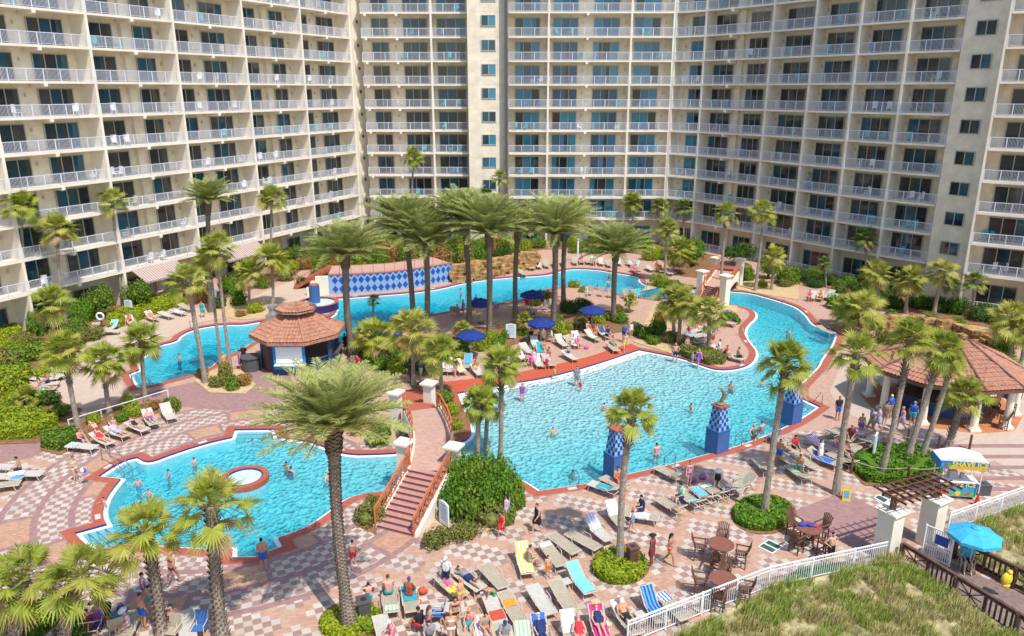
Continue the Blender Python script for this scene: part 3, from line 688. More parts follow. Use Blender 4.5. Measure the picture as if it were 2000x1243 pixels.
def palm(kind, bx_, by_, cx, cy, rp, desc, tw=None, boots=0.0, zb=0):
    """base pixel, crown pixel, crown radius in pixels; boots = fraction of the trunk (from the top) that keeps its leaf bases"""
    p = G(bx_, by_, zb); Y = p.y; z = HT(Y, cy); dep = Y * _c - (z - CAM_H) * _s; X = (cx - 1000) / FPX * dep; rad = rp / FPX * dep
    r = random.Random(int(bx_ * 7 + by_)); root = empty("palm_tree", p); top = Vector((X - p.x, 0, z - zb)); H = top.z
    date = kind == 'date'
    tw = tw or (.27 if date else .17)
    N = 16; pts = []; bend = Vector((r.uniform(-.15, .15), r.uniform(-.2, .2), 0)) * H * .12
    for i in range(N + 1):
        t = i / N; pts.append(top * t + bend * math.sin(math.pi * t) + Vector((top.x, 0, 0)) * (t * t - t) * .35)
    rad_ = [tw * (1.35 - .5 * min(1, i / N * 5)) * (1 + (.35 if date else .25) * max(0, (i / N - .8) / .2)) for i in range(N + 1)]
    b = MB(); b.tube(pts, rad_, 9, 0)
    # rings / leaf bases: short scales spiralling up the trunk
    scl = boots if not date else 1.0
    step = .085 if date else .11; n = int(H / step); 
    for i in range(n):
        t = i / n
        if t < 1 - scl and not date: continue
        if t > .985: continue
        k = t * N; i0 = min(N - 1, int(k)); c = pts[i0].lerp(pts[i0 + 1], k - i0); rr_ = rad_[i0] * (rad_[i0 + 1] / rad_[i0]) ** (k - i0)
        for q in range(6 if date else 5):
            a = i * .52 + q * 2 * math.pi / (6 if date else 5); o = Vector((math.cos(a), math.sin(a), 0)); s = Vector((-math.sin(a), math.cos(a), 0))
            big = (1.0 + (1.2 if t > .86 else 0)) if date else (1.0 + 1.2 * max(0, (t - .55)))
            wv = .085 * big if date else .065; out = (.05 * big if date else .10 * big) * r.uniform(.7, 1.3); hh = .11 * big if date else .16
            a0 = c + o * rr_ * .92 - s * wv; a1 = c + o * rr_ * .92 + s * wv; a2 = c + o * (rr_ + out) + Vector((0, 0, hh)) + s * wv * .45; a3 = c + o * (rr_ + out) + Vector((0, 0, hh)) - s * wv * .45
            a4 = c + o * rr_ * .9 + Vector((0, 0, hh * .9)); b.quad(a0, a1, a2, a3, 1); b.tri(a3, a2, a4, 1)
    b.build("trunk", [M['trunk'], M['boots']], root)
    me = r.choice(DATES if date else {'fan': FANS, 'fany': FANY, 'fand': FAND}[kind])
    o = link("crown", me, root, top - Vector((0, 0, .05)), r.uniform(0, 6.28)); s = rad / (1.04 if date else 1.30); o.scale = (s, s, s * r.uniform(.92, 1.08))
    tag(root, lab(desc, bx_ if 0 < by_ < 1240 else cx, min(by_, 1240)), "palm tree", "palms of the pool courtyard"); return root
PALMS = [
 ('date',683,1225,652,832,172,"tall shaggy date palm with a grey scaly trunk",.25,0),
 ('date',688,695,675,499,96,"date palm over the pavilion side of the far pool",.30,0),('date',808,640,790,446,94,"date palm, left one of a crossing pair",.27,0),('date',833,650,832,476,98,"date palm, right one of a crossing pair",.27,0),
 ('date',916,640,905,426,80,"slender date palm behind the blue parasols",.25,0),('date',956,662,955,454,103,"date palm with a wide crown between blue parasols",.28,0),('date',1007,622,1012,449,67,"date palm leaning right",.24,0),
 ('date',1079,648,1084,456,94,"date palm with a pale heart",.28,0),('date',1101,606,1105,436,73,"date palm in the back row",.25,0),('date',1199,628,1203,494,80,"low date palm on the island's right",.27,0),
 ('date',412,610,407,392,60,"date palm rising in front of the left wing",.22,0),
 ('fan',62,648,38,400,42,"tall fan palm at the photo's left edge",.17,0),('fan',131,640,112,445,40,"fan palm in front of the left wing",.16,.2),('fan',240,600,218,390,37,"slim fan palm in front of the left wing",.14,.1),
 ('fan',533,560,531,385,34,"dark stemmed fan palm beside the left wing",.15,.1),('fan',533,600,530,503,40,"fan palm on the tan promenade",.17,.2),('fan',487,605,485,530,36,"short fan palm on the promenade",.17,.2),
 ('fan',451,725,424,480,44,"very tall thin fan palm",.15,.1),('fan',432,716,408,500,38,"thin dark fan palm",.14,.2),('fan',402,748,366,545,46,"fan palm with a smooth swollen trunk",.2,.1),
 ('fan',285,785,275,662,48,"fan palm in front of the left pool",.17,.25),('fan',153,838,124,682,52,"fan palm with a booted upper trunk",.19,.45),('fan',215,812,203,703,50,"twisted fan palm with drooping leaves",.19,.5),('fan',104,692,101,588,46,"fan palm among the left wing shrubs",.17,.3),
 ('fany',30,1300,42,1132,90,"big low yellowish fan palm at the lower left corner",.3,.9),('fany',118,1300,158,1122,86,"second low yellowish fan palm at the lower left corner",.3,.9),
 ('fan',318,1250,283,1032,82,"fan palm hanging over the near pool steps, left of its twin",.22,.9),('fan',436,1262,413,985,92,"fan palm hanging over the near pool, right of its twin",.24,1.0),
 ('fan',1212,1100,1236,800,62,"tall fan palm rising from a round clipped bed",.19,.25),('fan',1492,1005,1536,708,62,"tall leaning fan palm in a green bed",.19,.2),
 ('fany',808,752,804,640,60,"full fan palm left of the big pool",.17,.2),('fan',735,712,730,655,50,"short fan palm beside the bar",.16,.4),('fan',863,778,861,685,52,"fan palm by the bridge head",.16,.2),
 ('fan',977,905,978,708,54,"fan palm at the big pool's left bank",.17,.3),('fan',928,940,934,782,44,"fan palm growing out of the tall shrubs",.17,.3),('fan',950,882,955,790,38,"smaller fan palm at the big pool's left bank",.16,.3),
 ('fany',1318,668,1312,588,44,"fan palm, left stem of a pair",.2,.1),('fany',1325,672,1328,583,44,"fan palm, right stem of a pair",.2,.1),('fany',1383,688,1385,606,44,"fan palm on the peninsula",.19,.2),
 ('fan',808,505,808,306,24,"distant fan palm in front of the central block",.14,.1),('fan',976,500,976,346,22,"distant fan palm by the window tower",.14,.1),('fand',884,500,880,388,28,"distant dark fan palm behind the date palms",.15,.1),('fand',950,500,948,383,24,"distant fan palm behind the date palms",.15,.1),
 ('fan',1235,480,1235,392,25,"distant fan palm close to the central block",.15,.2),('fand',1290,480,1290,402,24,"distant fan palm near the corner",.15,.2),('fand',1336,485,1335,404,24,"distant fan palm in the building corner",.15,.2),
 ('fan',1297,552,1303,445,28,"fan palm beside the far pool",.17,.2),('fan',1312,536,1330,486,34,"bushy fan palm beside the far pool",.17,.5),('fan',1406,580,1419,414,30,"tall fan palm next to the far footbridge",.17,.2),
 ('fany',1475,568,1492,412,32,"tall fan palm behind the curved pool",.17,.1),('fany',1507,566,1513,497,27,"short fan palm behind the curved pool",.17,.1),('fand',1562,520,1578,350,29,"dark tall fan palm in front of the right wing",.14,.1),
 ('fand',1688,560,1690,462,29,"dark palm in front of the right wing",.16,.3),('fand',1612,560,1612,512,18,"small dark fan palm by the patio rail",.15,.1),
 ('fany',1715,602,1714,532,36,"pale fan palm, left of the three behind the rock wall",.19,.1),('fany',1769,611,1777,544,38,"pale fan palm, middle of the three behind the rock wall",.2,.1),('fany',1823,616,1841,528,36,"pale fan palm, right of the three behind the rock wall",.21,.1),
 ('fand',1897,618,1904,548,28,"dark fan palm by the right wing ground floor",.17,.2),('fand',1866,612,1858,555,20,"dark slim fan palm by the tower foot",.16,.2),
 ('fany',1692,655,1684,600,50,"bushy fan palm over the pool's right end",.2,.2),('fan',1633,965,1674,690,62,"tall leaning fan palm with a smooth grey trunk",.2,.2),('fan',1721,927,1778,658,54,"leaning fan palm in the roped bed",.18,.35),
 ('fan',1770,904,1842,680,52,"strongly leaning fan palm in the roped bed",.2,.3),('fan',1800,892,1860,705,34,"leaning fan palm behind its neighbour in the roped bed",.18,.2),('fan',1851,876,1886,768,52,"short booted fan palm in front of the bar",.24,.8),
 ('fany',1970,710,1978,622,50,"fan palm at the right edge",.19,.2),('fany',1992,718,2006,640,40,"second fan palm at the right edge",.18,.2),
]
for a in PALMS: palm(*a)
# small agave like palm standing in front of the tile wall
palm('fand', 728, 630, 729, 585, 16, "small dark fan palm in front of the tile wall", .13, .1)
# ---------------------------------------------------------------- shrubs and hedges
def leafblob(seed, key, n=1500, flat=.75, ls=.085):
    "unit bush: leaf sized faces through the outer volume of a lumpy dome"
    r = random.Random(seed); b = MB(); lumps = [(Vector((r.uniform(-.55, .55), r.uniform(-.55, .55), r.uniform(.15, .6))), r.uniform(.35, .6)) for _ in range(9)] + [(Vector((0, 0, .25)), .75)]
    for i in range(n):
        c, q = r.choice(lumps); th = r.uniform(0, 6.283); ph = math.acos(r.uniform(-.5, 1)); d = Vector((math.cos(th) * math.sin(ph), math.sin(th) * math.sin(ph), math.cos(ph)))
        p = c + d * q * r.uniform(.78, 1.05)
        if p.z < 0: p.z = r.uniform(0, .1)
        nrm = (d + Vector((r.uniform(-.8, .8), r.uniform(-.8, .8), r.uniform(-.4, .9)))).normalized(); t = nrm.orthogonal().normalized(); t = (Matrix.Rotation(r.uniform(0, 6.28), 3, nrm) @ t); s = nrm.cross(t); L = ls * r.uniform(.5, 1.6)
        b.quad(p - t * L, p + s * L * .5, p + t * L, p - s * L * .5)
    b.ico((0, 0, .28), .5, 2, 0, (1, 1, .7)); return b.mesh("foliage", [LF[key]])
BL = {}
def bush(x, y, w, h, key, desc, d=None, cat="shrub", z=0, n=1):
    k = (key, rnd.randrange(2)) ; big = w > 2.2
    if (k, big) not in BL: BL[(k, big)] = leafblob(hash_(key) + k[1], key, 3600 if big else 1500, ls=.05 if big else .085)
    p = G(x, y, z); nm = "tree" if cat == "tree" else "shrub"
    if cat == "tree":
        r = empty("shrub_tree", p); o = link("crown", BL[(k, big)], r, (0, 0, h * .28), rnd.uniform(0, 6)); o.scale = (w / 2, w / 2, h * .72)
        b = MB()
        for a in range(4): an = a * 1.7; b.tube([(0, 0, 0), (math.cos(an) * .15, math.sin(an) * .15, h * .3), (math.cos(an) * w * .2, math.sin(an) * w * .2, h * .6)], [.09, .07, .04], 5)
        b.build("trunk", M['bark'], r); tag(r, lab(desc, x, y), "tree", "small trees of the courtyard"); return r
    o = link("shrub", BL[(k, big)], None, p, rnd.uniform(0, 6) if not d else 0); o.scale = (w / 2, (d or w) / 2, h / .95)
    tag(o, lab(desc, x, y), "shrub", "shrubs of the planted beds"); return o
def hash_(s): return sum(ord(c) * (i + 3) for i, c in enumerate(s))
def hedge(px, h, key, desc, z=0, dens=90, ls=.095, name="hedge", lump=.16):
    "a clipped hedge or ground cover bed: closed low body with leaf faces over its whole top and sides"
    P = [G(*p, z) for p in px]; r = random.Random(len(px) * 7 + int(px[0][0])); b = MB()
    A = abs(sum(a.x * c.y - c.x * a.y for a, c in zip(P, P[1:] + P[:1]))) / 2
    b.prism([(p.x, p.y) for p in P], z, z + h * .6)
    poly = [(p.x, p.y) for p in P]; xs = [p[0] for p in poly]; ys = [p[1] for p in poly]; dens *= 2; n = int(min(12000, A * dens)); k = 0; tries = 0
    def leaf(p, up):
        nrm = (up + Vector((r.uniform(-.9, .9), r.uniform(-.9, .9), r.uniform(-.3, .8)))).normalized(); t = Matrix.Rotation(r.uniform(0, 6.28), 3, nrm) @ nrm.orthogonal().normalized(); s = nrm.cross(t); L = ls * r.uniform(.6, 1.4)
        b.quad(p - t * L, p + s * L * .55, p + t * L, p - s * L * .55)
    while k < n and tries < n * 4:
        tries += 1; q = (r.uniform(min(xs), max(xs)), r.uniform(min(ys), max(ys)))
        if not inside(q, poly): continue
        hz = h * (.8 + lump * 2 * noise.noise(Vector((q[0] * 1.3, q[1] * 1.3, 3)))); leaf(Vector((q[0], q[1], z + hz + r.uniform(-.12, .08) * h)), Vector((0, 0, 1))); k += 1
    for i in range(len(P)):
        a, c = P[i - 1], P[i]; L = (c - a).length; e = (c - a).normalized() if L > 0 else Vector((1, 0, 0)); no = Vector((e.y, -e.x, 0))
        for _ in range(int(min(2500, L * h * dens * 1.2))):
            q = a.lerp(c, r.random()); leaf(q + Vector((r.uniform(-.08, .08), r.uniform(-.08, .08), r.uniform(0, h * .85))), Vector((r.uniform(-1, 1), r.uniform(-1, 1), .3)))
    o = b.build(name, LF[key]); cx = sum(p[0] for p in px) / len(px); cy = sum(p[1] for p in px) / len(px)
    tag(o, lab(desc, cx, cy), name.replace('_', ' '), "hedges and planted beds"); return o
def ell(cx, cy, rx, ry, n=22): return [(cx + rx * math.cos(2 * math.pi * i / n), cy + ry * math.sin(2 * math.pi * i / n)) for i in range(n)]
def bed(px, m='mulch', z=.022): return patch("planting_bed", px, M[m], z)
bed(ell(1212, 1108, 57, 36), 'mulch'); hedge(ell(1210, 1112, 50, 31), .5, 'lime', "round bed of clipped lime green cover", name="ground_cover")
bed(ell(1492, 1005, 64, 40), 'mulch'); hedge(ell(1489, 1008, 55, 30), .5, 'bright', "green clipped cover at the leaning palm", name="ground_cover")
bed(ell(688, 1218, 66, 42), 'mulch'); hedge(ell(668, 1226, 40, 26), .4, 'lime', "lime cover round the date palm's foot", name="ground_cover"); hedge(ell(722, 1216, 22, 24), .4, 'lime', "lime cover patch", name="ground_cover")
bed([(700,1030),(735,1045),(742,1000),(760,965),(720,972),(695,995)]); bush(716,1022,1.7,1.0,'olive',"rounded golden green shrub"); bush(740,995,1.2,.9,'olive',"narrow golden green shrub")
bed([(818,1050),(850,1072),(905,1058),(960,1035),(1010,1000),(1018,965),(1000,945),(950,952),(890,957),(860,985),(840,1010)], 'pinkgravel')
bush(852,1058,1.7,.85,'olive',"mounded golden shrub"); bush(909,1048,1.6,.8,'olive',"low golden mound")
for q in [(885,1005,2.0,1.9,'bright'),(925,1012,2.2,2.0,'hedge'),(950,1000,2.4,2.5,'bright'),(975,985,2.4,2.4,'bright'),(905,985,2.4,2.4,'bright'),(1000,990,1.8,1.9,'bright'),(935,975,2.6,2.7,'hedge'),(900,965,2.4,2.5,'bright'),(965,962,2.2,2.3,'bright')]: bush(*q[:4], q[4], "tall loose leafy shrub")
bush(960,1025,2.0,1.1,'olive',"olive shrub"); bush(985,1012,1.6,1.1,'hedge',"green shrub"); bush(1000,992,1.4,1.4,'hedge',"green shrub at the deck corner")
bed([(560,852),(640,845),(700,868),(765,872),(785,840),(770,800),(690,790),(560,810)], 'pinkgravel'); bush(738,866,1.9,1.5,'hedge',"round clipped green shrub")
for q in [(600,838,1.2,.8,'olive'),(655,842,1.5,.9,'olive'),(700,850,1.2,.8,'rusty'),(580,812,1.4,.9,'hedge')]: bush(*q[:4], q[4], "spreading low shrub")
bed([(868,848),(900,856),(914,842),(900,800),(880,770),(862,790)], 'mulch'); bush(890,838,1.2,.7,'lime',"lime green shrub"); bush(882,808,1.3,.8,'lime',"lime green shrub"); bush(870,785,1.3,.9,'hedge',"green shrub")
bed([(815,770),(880,768),(890,752),(850,740),(800,752)], 'mulch')
hedge([(-20,862),(60,858),(110,836),(112,820),(20,812),(-20,815)], .9, 'lime', "long clipped lime hedge", name="hedge")
bed([(-20,870),(70,866),(135,836),(160,800),(105,780),(60,790),(-20,800)], 'mulch', .03)
hedge([(84,876),(120,882),(152,862),(150,848),(100,850),(84,860)], .7, 'hedge', "clipped hedge block by the loungers")
bed([(78,880),(118,890),(160,868),(250,822),(340,800),(355,790),(330,783),(200,800),(120,842)], 'mulch', .026)
for q in [(182,828,1.1,.8,'lime'),(262,812,1.4,.9,'lime'),(240,822,1.1,.7,'bright'),(338,800,1.5,1.0,'hedge'),(300,800,1.0,.7,'rusty')]: bush(*q[:4], q[4], "leafy tuft")
bed([(-40,800),(100,780),(150,690),(200,640),(330,600),(440,590),(440,570),(200,580),(-40,660)], 'mulch', .014)
for i, q in enumerate([(20,760,4.2,1.9,'lime'),(52,700,4.0,1.6,'hedge'),(15,712,4,1.5,'olive'),(30,742,3.0,1.4,'bright'),(66,790,2.2,1.0,'bright'),(95,790,1.8,.9,'dark'),(120,812,1.3,.9,'hedge'),(40,790,2.8,1.2,'lime'),(15,810,2.0,.8,'hedge'),
      (110,640,2.6,2.2,'bright'),(75,655,2.2,2.2,'bright'),(150,655,2.6,1.6,'hedge'),(165,628,2.8,2.2,'bright'),(140,678,2.2,1.4,'olive'),(90,690,2.4,1.3,'hedge'),(40,676,3.2,1.2,'olive'),(180,664,2.0,1.2,'olive'),(100,712,1.5,.9,'rusty'),(85,740,1.6,1.0,'lime')]):
    bush(*q[:4], q[4], ["broad", "dense", "loose", "low", "spreading"][i % 5] + " shrub mass")
hedge([(-20,695),(42,690),(44,655),(20,640),(-20,648)], 1.0, 'lime', "clipped lime hedge at the foot of the left wing")
hedge([(212,648),(330,606),(365,598),(362,584),(300,588),(212,622)], .8, 'lime', "long clipped hedge behind the loungers")
bush(198,622,3.8,3.4,'hedge',"round topped shrub tree, left one", cat="tree"); bush(272,604,3.6,3.2,'hedge',"round topped shrub tree, right one", cat="tree")
bed([(378,742),(410,768),(480,770),(500,752),(470,722),(420,722)], 'sand')
for q in [(425,755,1.4,.9,'olive'),(455,758,1.6,1.0,'hedge'),(478,752,1.3,.9,'rusty'),(440,738,1.4,1.2,'olive'),(392,738,1.0,.8,'olive')]: bush(*q[:4], q[4], "dry looking shrub")
bed([(400,612),(470,625),(520,622),(600,615),(600,600),(520,585),(420,590)], 'sand', .016)
for q in [(465,595,2.2,1.5,'bright'),(430,600,1.8,1.2,'dark'),(500,610,1.8,1.0,'lime'),(540,615,1.6,1.0,'olive'),(470,618,1.2,.7,'rusty'),(390,590,2.4,2.0,'rusty'),(560,548,2.2,1.3,'olive'),(594,560,1.6,1.1,'dark'),(560,530,3,1.3,'lime'),(600,525,2.8,1.6,'rusty'),(510,560,3,1.4,'hedge'),(450,570,3,1.8,'bright'),(620,515,3,1.5,'hedge')]: bush(*q[:4], q[4], "garden shrub")
# far garden slopes and beds
bed([(430,585),(560,545),(640,500),(760,480),(1000,478),(1000,455),(700,445),(560,490),(430,540)], 'mulch', .012)
for i in range(30):
    x = 560 + i * 15.5 + rnd.uniform(-5, 5); y = 508 - min(i, 12) * 1.8 + rnd.uniform(-5, 6); bush(x, y, rnd.uniform(2.4, 4.4), rnd.uniform(1.0, 2.0), rnd.choice(['lime', 'hedge', 'bright', 'olive', 'rusty']), "far garden shrub")
bed([(1000,500),(1060,488),(1200,486),(1280,500),(1330,540),(1400,548),(1400,500),(1250,470),(1000,478)], 'mulch', .012)
for i, (x, y) in enumerate([(1020,492),(1050,484),(1085,482),(1120,482),(1150,480),(1185,484),(1215,490),(1240,482),(1262,486),(1280,497),(1130,492),(1165,494),(1270,508),(1300,505)]): bush(x, y, rnd.uniform(2.4, 3.6), rnd.uniform(1.0, 1.8), ['lime', 'hedge', 'bright'][i % 3], "green shrub along the far deck")
bush(1352,520,4.6,3.6,'bright',"large round shrub tree"  , cat="tree"); bush(1446,518,4.4,3.0,'dark',"dark round shrub tree", cat="tree"); bush(1500,545,3.0,2.6,'bright',"bright shrub", cat="tree"); bush(1532,555,3.2,2.4,'hedge',"green shrub")
bed([(1250,570),(1300,560),(1360,575),(1350,556),(1280,545)], 'sand', .012); bush(1290,560,2.6,1.5,'lime',"golden shrub on the pool point"); bush(1318,566,2.2,1.2,'hedge',"shrub on the pool point")
bed([(1440,566),(1500,577),(1560,586),(1560,556),(1500,545),(1440,550)], 'sand', .016)
for q in [(1440,548,2.4,1.3,'dark'),(1535,560,1.6,.9,'olive'),(1490,560,1.4,.8,'lime'),(1460,548,1.6,1.8,'bright')]: bush(*q[:4], q[4], "shrub on the golden sand bed")
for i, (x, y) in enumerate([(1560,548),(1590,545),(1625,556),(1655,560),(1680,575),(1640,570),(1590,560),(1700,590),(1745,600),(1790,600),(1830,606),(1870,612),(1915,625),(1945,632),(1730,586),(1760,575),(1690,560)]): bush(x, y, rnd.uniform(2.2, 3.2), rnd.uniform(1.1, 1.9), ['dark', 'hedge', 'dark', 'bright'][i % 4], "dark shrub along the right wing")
bed([(1600,556),(1680,596),(1760,612),(1960,645),(1990,620),(1780,585),(1640,540)], 'mulch', .014)
# island beds
bed([(700,700),(760,730),(830,735),(900,700),(900,650),(840,660),(740,662)], 'mulch'); bed([(880,665),(960,690),(1010,672),(1080,660),(1100,640),(1085,615),(1020,622),(960,640),(890,640)], 'mulch')
bed([(1080,620),(1120,650),(1180,655),(1235,645),(1215,612),(1130,600)], 'orange' if 0 else 'mulch')
for q in [(960,668,1.6,1.1,'lime'),(990,660,1.4,1.0,'bright'),(1020,655,1.6,.8,'hedge'),(930,672,1.5,1.1,'lime'),(1095,655,1.6,1.3,'lime'),(1110,610,2.4,1.2,'dark'),(1140,602,1.8,1.0,'dark'),(1165,630,1.8,1.0,'lime'),(1215,630,2.0,1.0,'bright'),(1188,625,1.6,.9,'hedge'),(1120,560,1.6,.8,'lime'),(1140,570,1.3,.7,'lime'),
          (1060,585,2.4,1.0,'olive'),(1045,596,1.8,.8,'olive'),(760,700,2.0,1.3,'bright'),(785,712,1.6,1.3,'bright'),(720,690,2.0,1.2,'dark'),(850,700,2.0,1.0,'olive'),(880,690,1.8,1.0,'lime'),(700,672,1.6,.9,'rusty'),(830,718,1.5,.9,'dark')]: bush(*q[:4], q[4], "island bed shrub")
bed([(1235,668),(1300,688),(1340,700),(1400,716),(1428,702),(1380,680),(1330,664),(1270,650)], 'sand')
for q in [(1262,660,2.2,1.2,'hedge'),(1285,655,1.8,1.5,'bright'),(1310,668,1.6,1.0,'olive'),(1248,655,1.8,1.1,'dark'),(1275,672,1.4,.8,'hedge'),(1340,690,1.6,.9,'olive')]: bush(*q[:4], q[4], "peninsula shrub")
hedge([(1318,690),(1345,702),(1385,714),(1412,712),(1420,700),(1370,688),(1330,676)], .75, 'olive', "clipped olive hedge at the waterline")
bed([(1250,648),(1330,640),(1345,620),(1400,612),(1440,612),(1440,598),(1330,592),(1280,590)], 'sand', .012); bush(1422,632,2.2,1.3,'hedge',"shrub on the peninsula"); bush(1345,618,2,1.2,'hedge',"shrub at the far stair foot"); bush(1290,630,1.6,1.0,'rusty',"rusty low shrub")
# roped bed on the right
bed([(1645,905),(1690,950),(1760,955),(1840,935),(1850,905),(1800,870),(1720,868)], 'mulch'); hedge([(1652,905),(1692,942),(1755,948),(1830,930),(1840,908),(1795,880),(1725,876)], .45, 'bright', "leafy ground cover inside the ropes", name="ground_cover", dens=160, lump=.5)
for i, (x, y) in enumerate([(20,1245),(70,1235),(100,1215),(60,1215),(150,1240)]): bush(x, y, 1.6, .9, 'bright', "low green shrub under the corner palms")
# rock walls
def rocks(pts, h, label, n=40):
    r = random.Random(n); root = empty("rock_wall", G(*pts[0])); tag(root, label, "rock wall", "golden rock walls"); b = MB(); O = root.location
    P = [G(*p) - O for p in pts]; Ls = [(P[i + 1] - P[i]).length for i in range(len(P) - 1)]; T = sum(Ls)
    for layer in range(int(h / .38)):
        s = 0
        while s < T:
            d = s; i = 0
            while i < len(Ls) - 1 and d > Ls[i]: d -= Ls[i]; i += 1
            c = P[i].lerp(P[i + 1], d / Ls[i]); w_ = r.uniform(.8, 1.9)
            b.box(None, (w_ * 1.25, r.uniform(.8, 1.3), r.uniform(.34, .5)), 0, 0, Matrix.Translation((c.x + r.uniform(-.2, .2), c.y + .3 * layer + r.uniform(-.2, .2), .18 + .38 * layer)) @ Matrix.Rotation(r.uniform(-.25, .25), 4, 'Z') @ Matrix.Rotation(r.uniform(-.12, .12), 4, 'Y')); s += w_ * .9
    b.build("rocks", M['stone'], root)
rocks([(893,552),(935,545),(1000,532),(1040,524)], 2.2, "golden stacked rock waterfall wall beside the blue tile wall", 41)
rocks([(1700,640),(1800,645),(1880,660),(1960,690)], 1.2, "curving golden rock wall behind the tile roofed bar", 42)
rocks([(1840,668),(1890,690),(1930,715)], 1.0, "low golden rocks at the bar's back corner", 43)

for i, q in enumerate([(710,706,2.0,1.4,'hedge'),(740,722,1.8,1.2,'bright'),(775,728,1.8,1.1,'lime'),(800,722,1.8,1.2,'dark'),(690,690,1.6,1.0,'bright'),(845,726,1.6,1.0,'bright'),(870,712,1.6,1.0,'olive'),(905,690,1.8,1.2,'bright'),(940,684,1.6,1.0,'lime'),(975,678,1.8,1.0,'bright'),(830,700,1.8,1.2,'hedge'),(1050,640,1.6,.8,'olive'),(1090,632,1.6,.9,'hedge'),(1130,636,1.4,.8,'lime'),(1205,612,1.6,.9,'olive'),
    (1720,668,2.4,1.2,'olive'),(1760,672,2.2,1.0,'rusty'),(1800,672,2.4,1.2,'olive'),(1850,690,2.4,1.2,'bright'),(1700,640,2.4,1.4,'bright'),(1900,700,2.0,1.0,'olive'),(1940,712,2.4,1.4,'lime'),(1970,730,2.4,1.4,'bright'),(1660,620,2.4,1.5,'hedge'),(1745,630,2.2,1.2,'hedge'),(1810,632,2.4,1.2,'olive'),(1870,645,2.4,1.2,'bright'),(1630,602,2.2,1.4,'bright'),(1960,700,2.2,1.8,'bright')]): bush(*q[:4], q[4], ["leafy", "spiky", "round", "low", "bushy"][i % 5] + " bed shrub")
for q in [(1020,655,1025,622,20,"small bushy palm between blue parasols"),(760,690,765,650,30,"short dark palm beside the bar"),(905,668,905,640,22,"small palm under the date palms"),(1228,610,1232,585,18,"dwarf palm at the island edge"),(55,800,52,770,26,"dwarf palm among the far left shrubs"),(250,800,250,782,20,"dwarf palm by the rope rail"),(1660,640,1655,600,40,"bushy low palm at the pool's right end")]: palm('fan', *q[:5], q[5], .12, .3)
for i in range(22):
    x = 640 + i * 17 + rnd.uniform(-4, 4); y = 541 - (x - 640) * .075 + rnd.uniform(-3, 3); bush(x, y, rnd.uniform(2.6, 4.0), rnd.uniform(2.9, 3.9), ['hedge', 'bright', 'olive', 'lime', 'dark', 'rusty'][(i * 5) % 6], "tall shrub behind the terrace")
for i in range(12):
    x = 620 + i * 34; bush(x, 494 + rnd.uniform(-3, 3), rnd.uniform(3.2, 4.6), rnd.uniform(1.8, 2.8), ['bright', 'hedge', 'lime', 'olive'][i % 4], "shrub near the building foot")
def roof_tile_mat():
    m, t = newmat("clay_tiles"); P, x = t.xyz(); g = t.new("ShaderNodeNewGeometry")
    n = t.ramp(t.noise(P, 3.5, 3, .7), .3, .7); n2 = t.ramp(t.noise(P, .7, 3, .6), .35, .65)
    c = t.mix(n, (.24, .10, .065, 1), (.54, .25, .15, 1)); c = t.mix(t.math('MULTIPLY', n2, .45), c, (.42, .24, .17, 1))
    t.lk(c, t.b.inputs["Base Color"]); t.b.inputs["Roughness"].default_value = .8; return m
M['roofr'] = roof_tile_mat()
def tile_face(b, e0, e1, t0, t1, tile=.27, row=.42):
    "barrel tiles on a roof plane: e0, e1 eave corners, t0, t1 upper corners"
    e0, e1, t0, t1 = map(Vector, (e0, e1, t0, t1)); ed = (e1 - e0).normalized(); sl = ((t0 + t1) / 2 - (e0 + e1) / 2); H = sl.length; n = ed.cross(sl).normalized()
    if n.z < 0: n = -n
    rows = max(2, int(H / row)); W = (e1 - e0).length; nu = max(4, int(W / tile) * 4); base = len(b.v); cnt = 0
    for r in range(rows):
        for k in (0, 1):
            v = (r + k) / rows; a = e0.lerp(t0, v); c = e1.lerp(t1, v)
            for i in range(nu + 1):
                p = a.lerp(c, i / nu); u = (p - (e0 + e1) / 2).dot(ed); h = .075 * abs(math.sin(math.pi * u / tile)) + (.05 if k == 0 else 0)
                b.v.append(tuple(p + n * h))
    for r in range(rows * 2 - 1):
        for i in range(nu):
            q = base + r * (nu + 1) + i; b.f.append((q, q + 1, q + nu + 2, q + nu + 1)); b.m.append(0)
def ring_pts(c, r, n, z, rot=0, sx=1, sy=1): return [Vector((c[0] + r * sx * math.cos(2 * math.pi * i / n + rot), c[1] + r * sy * math.sin(2 * math.pi * i / n + rot), z)) for i in range(n)]
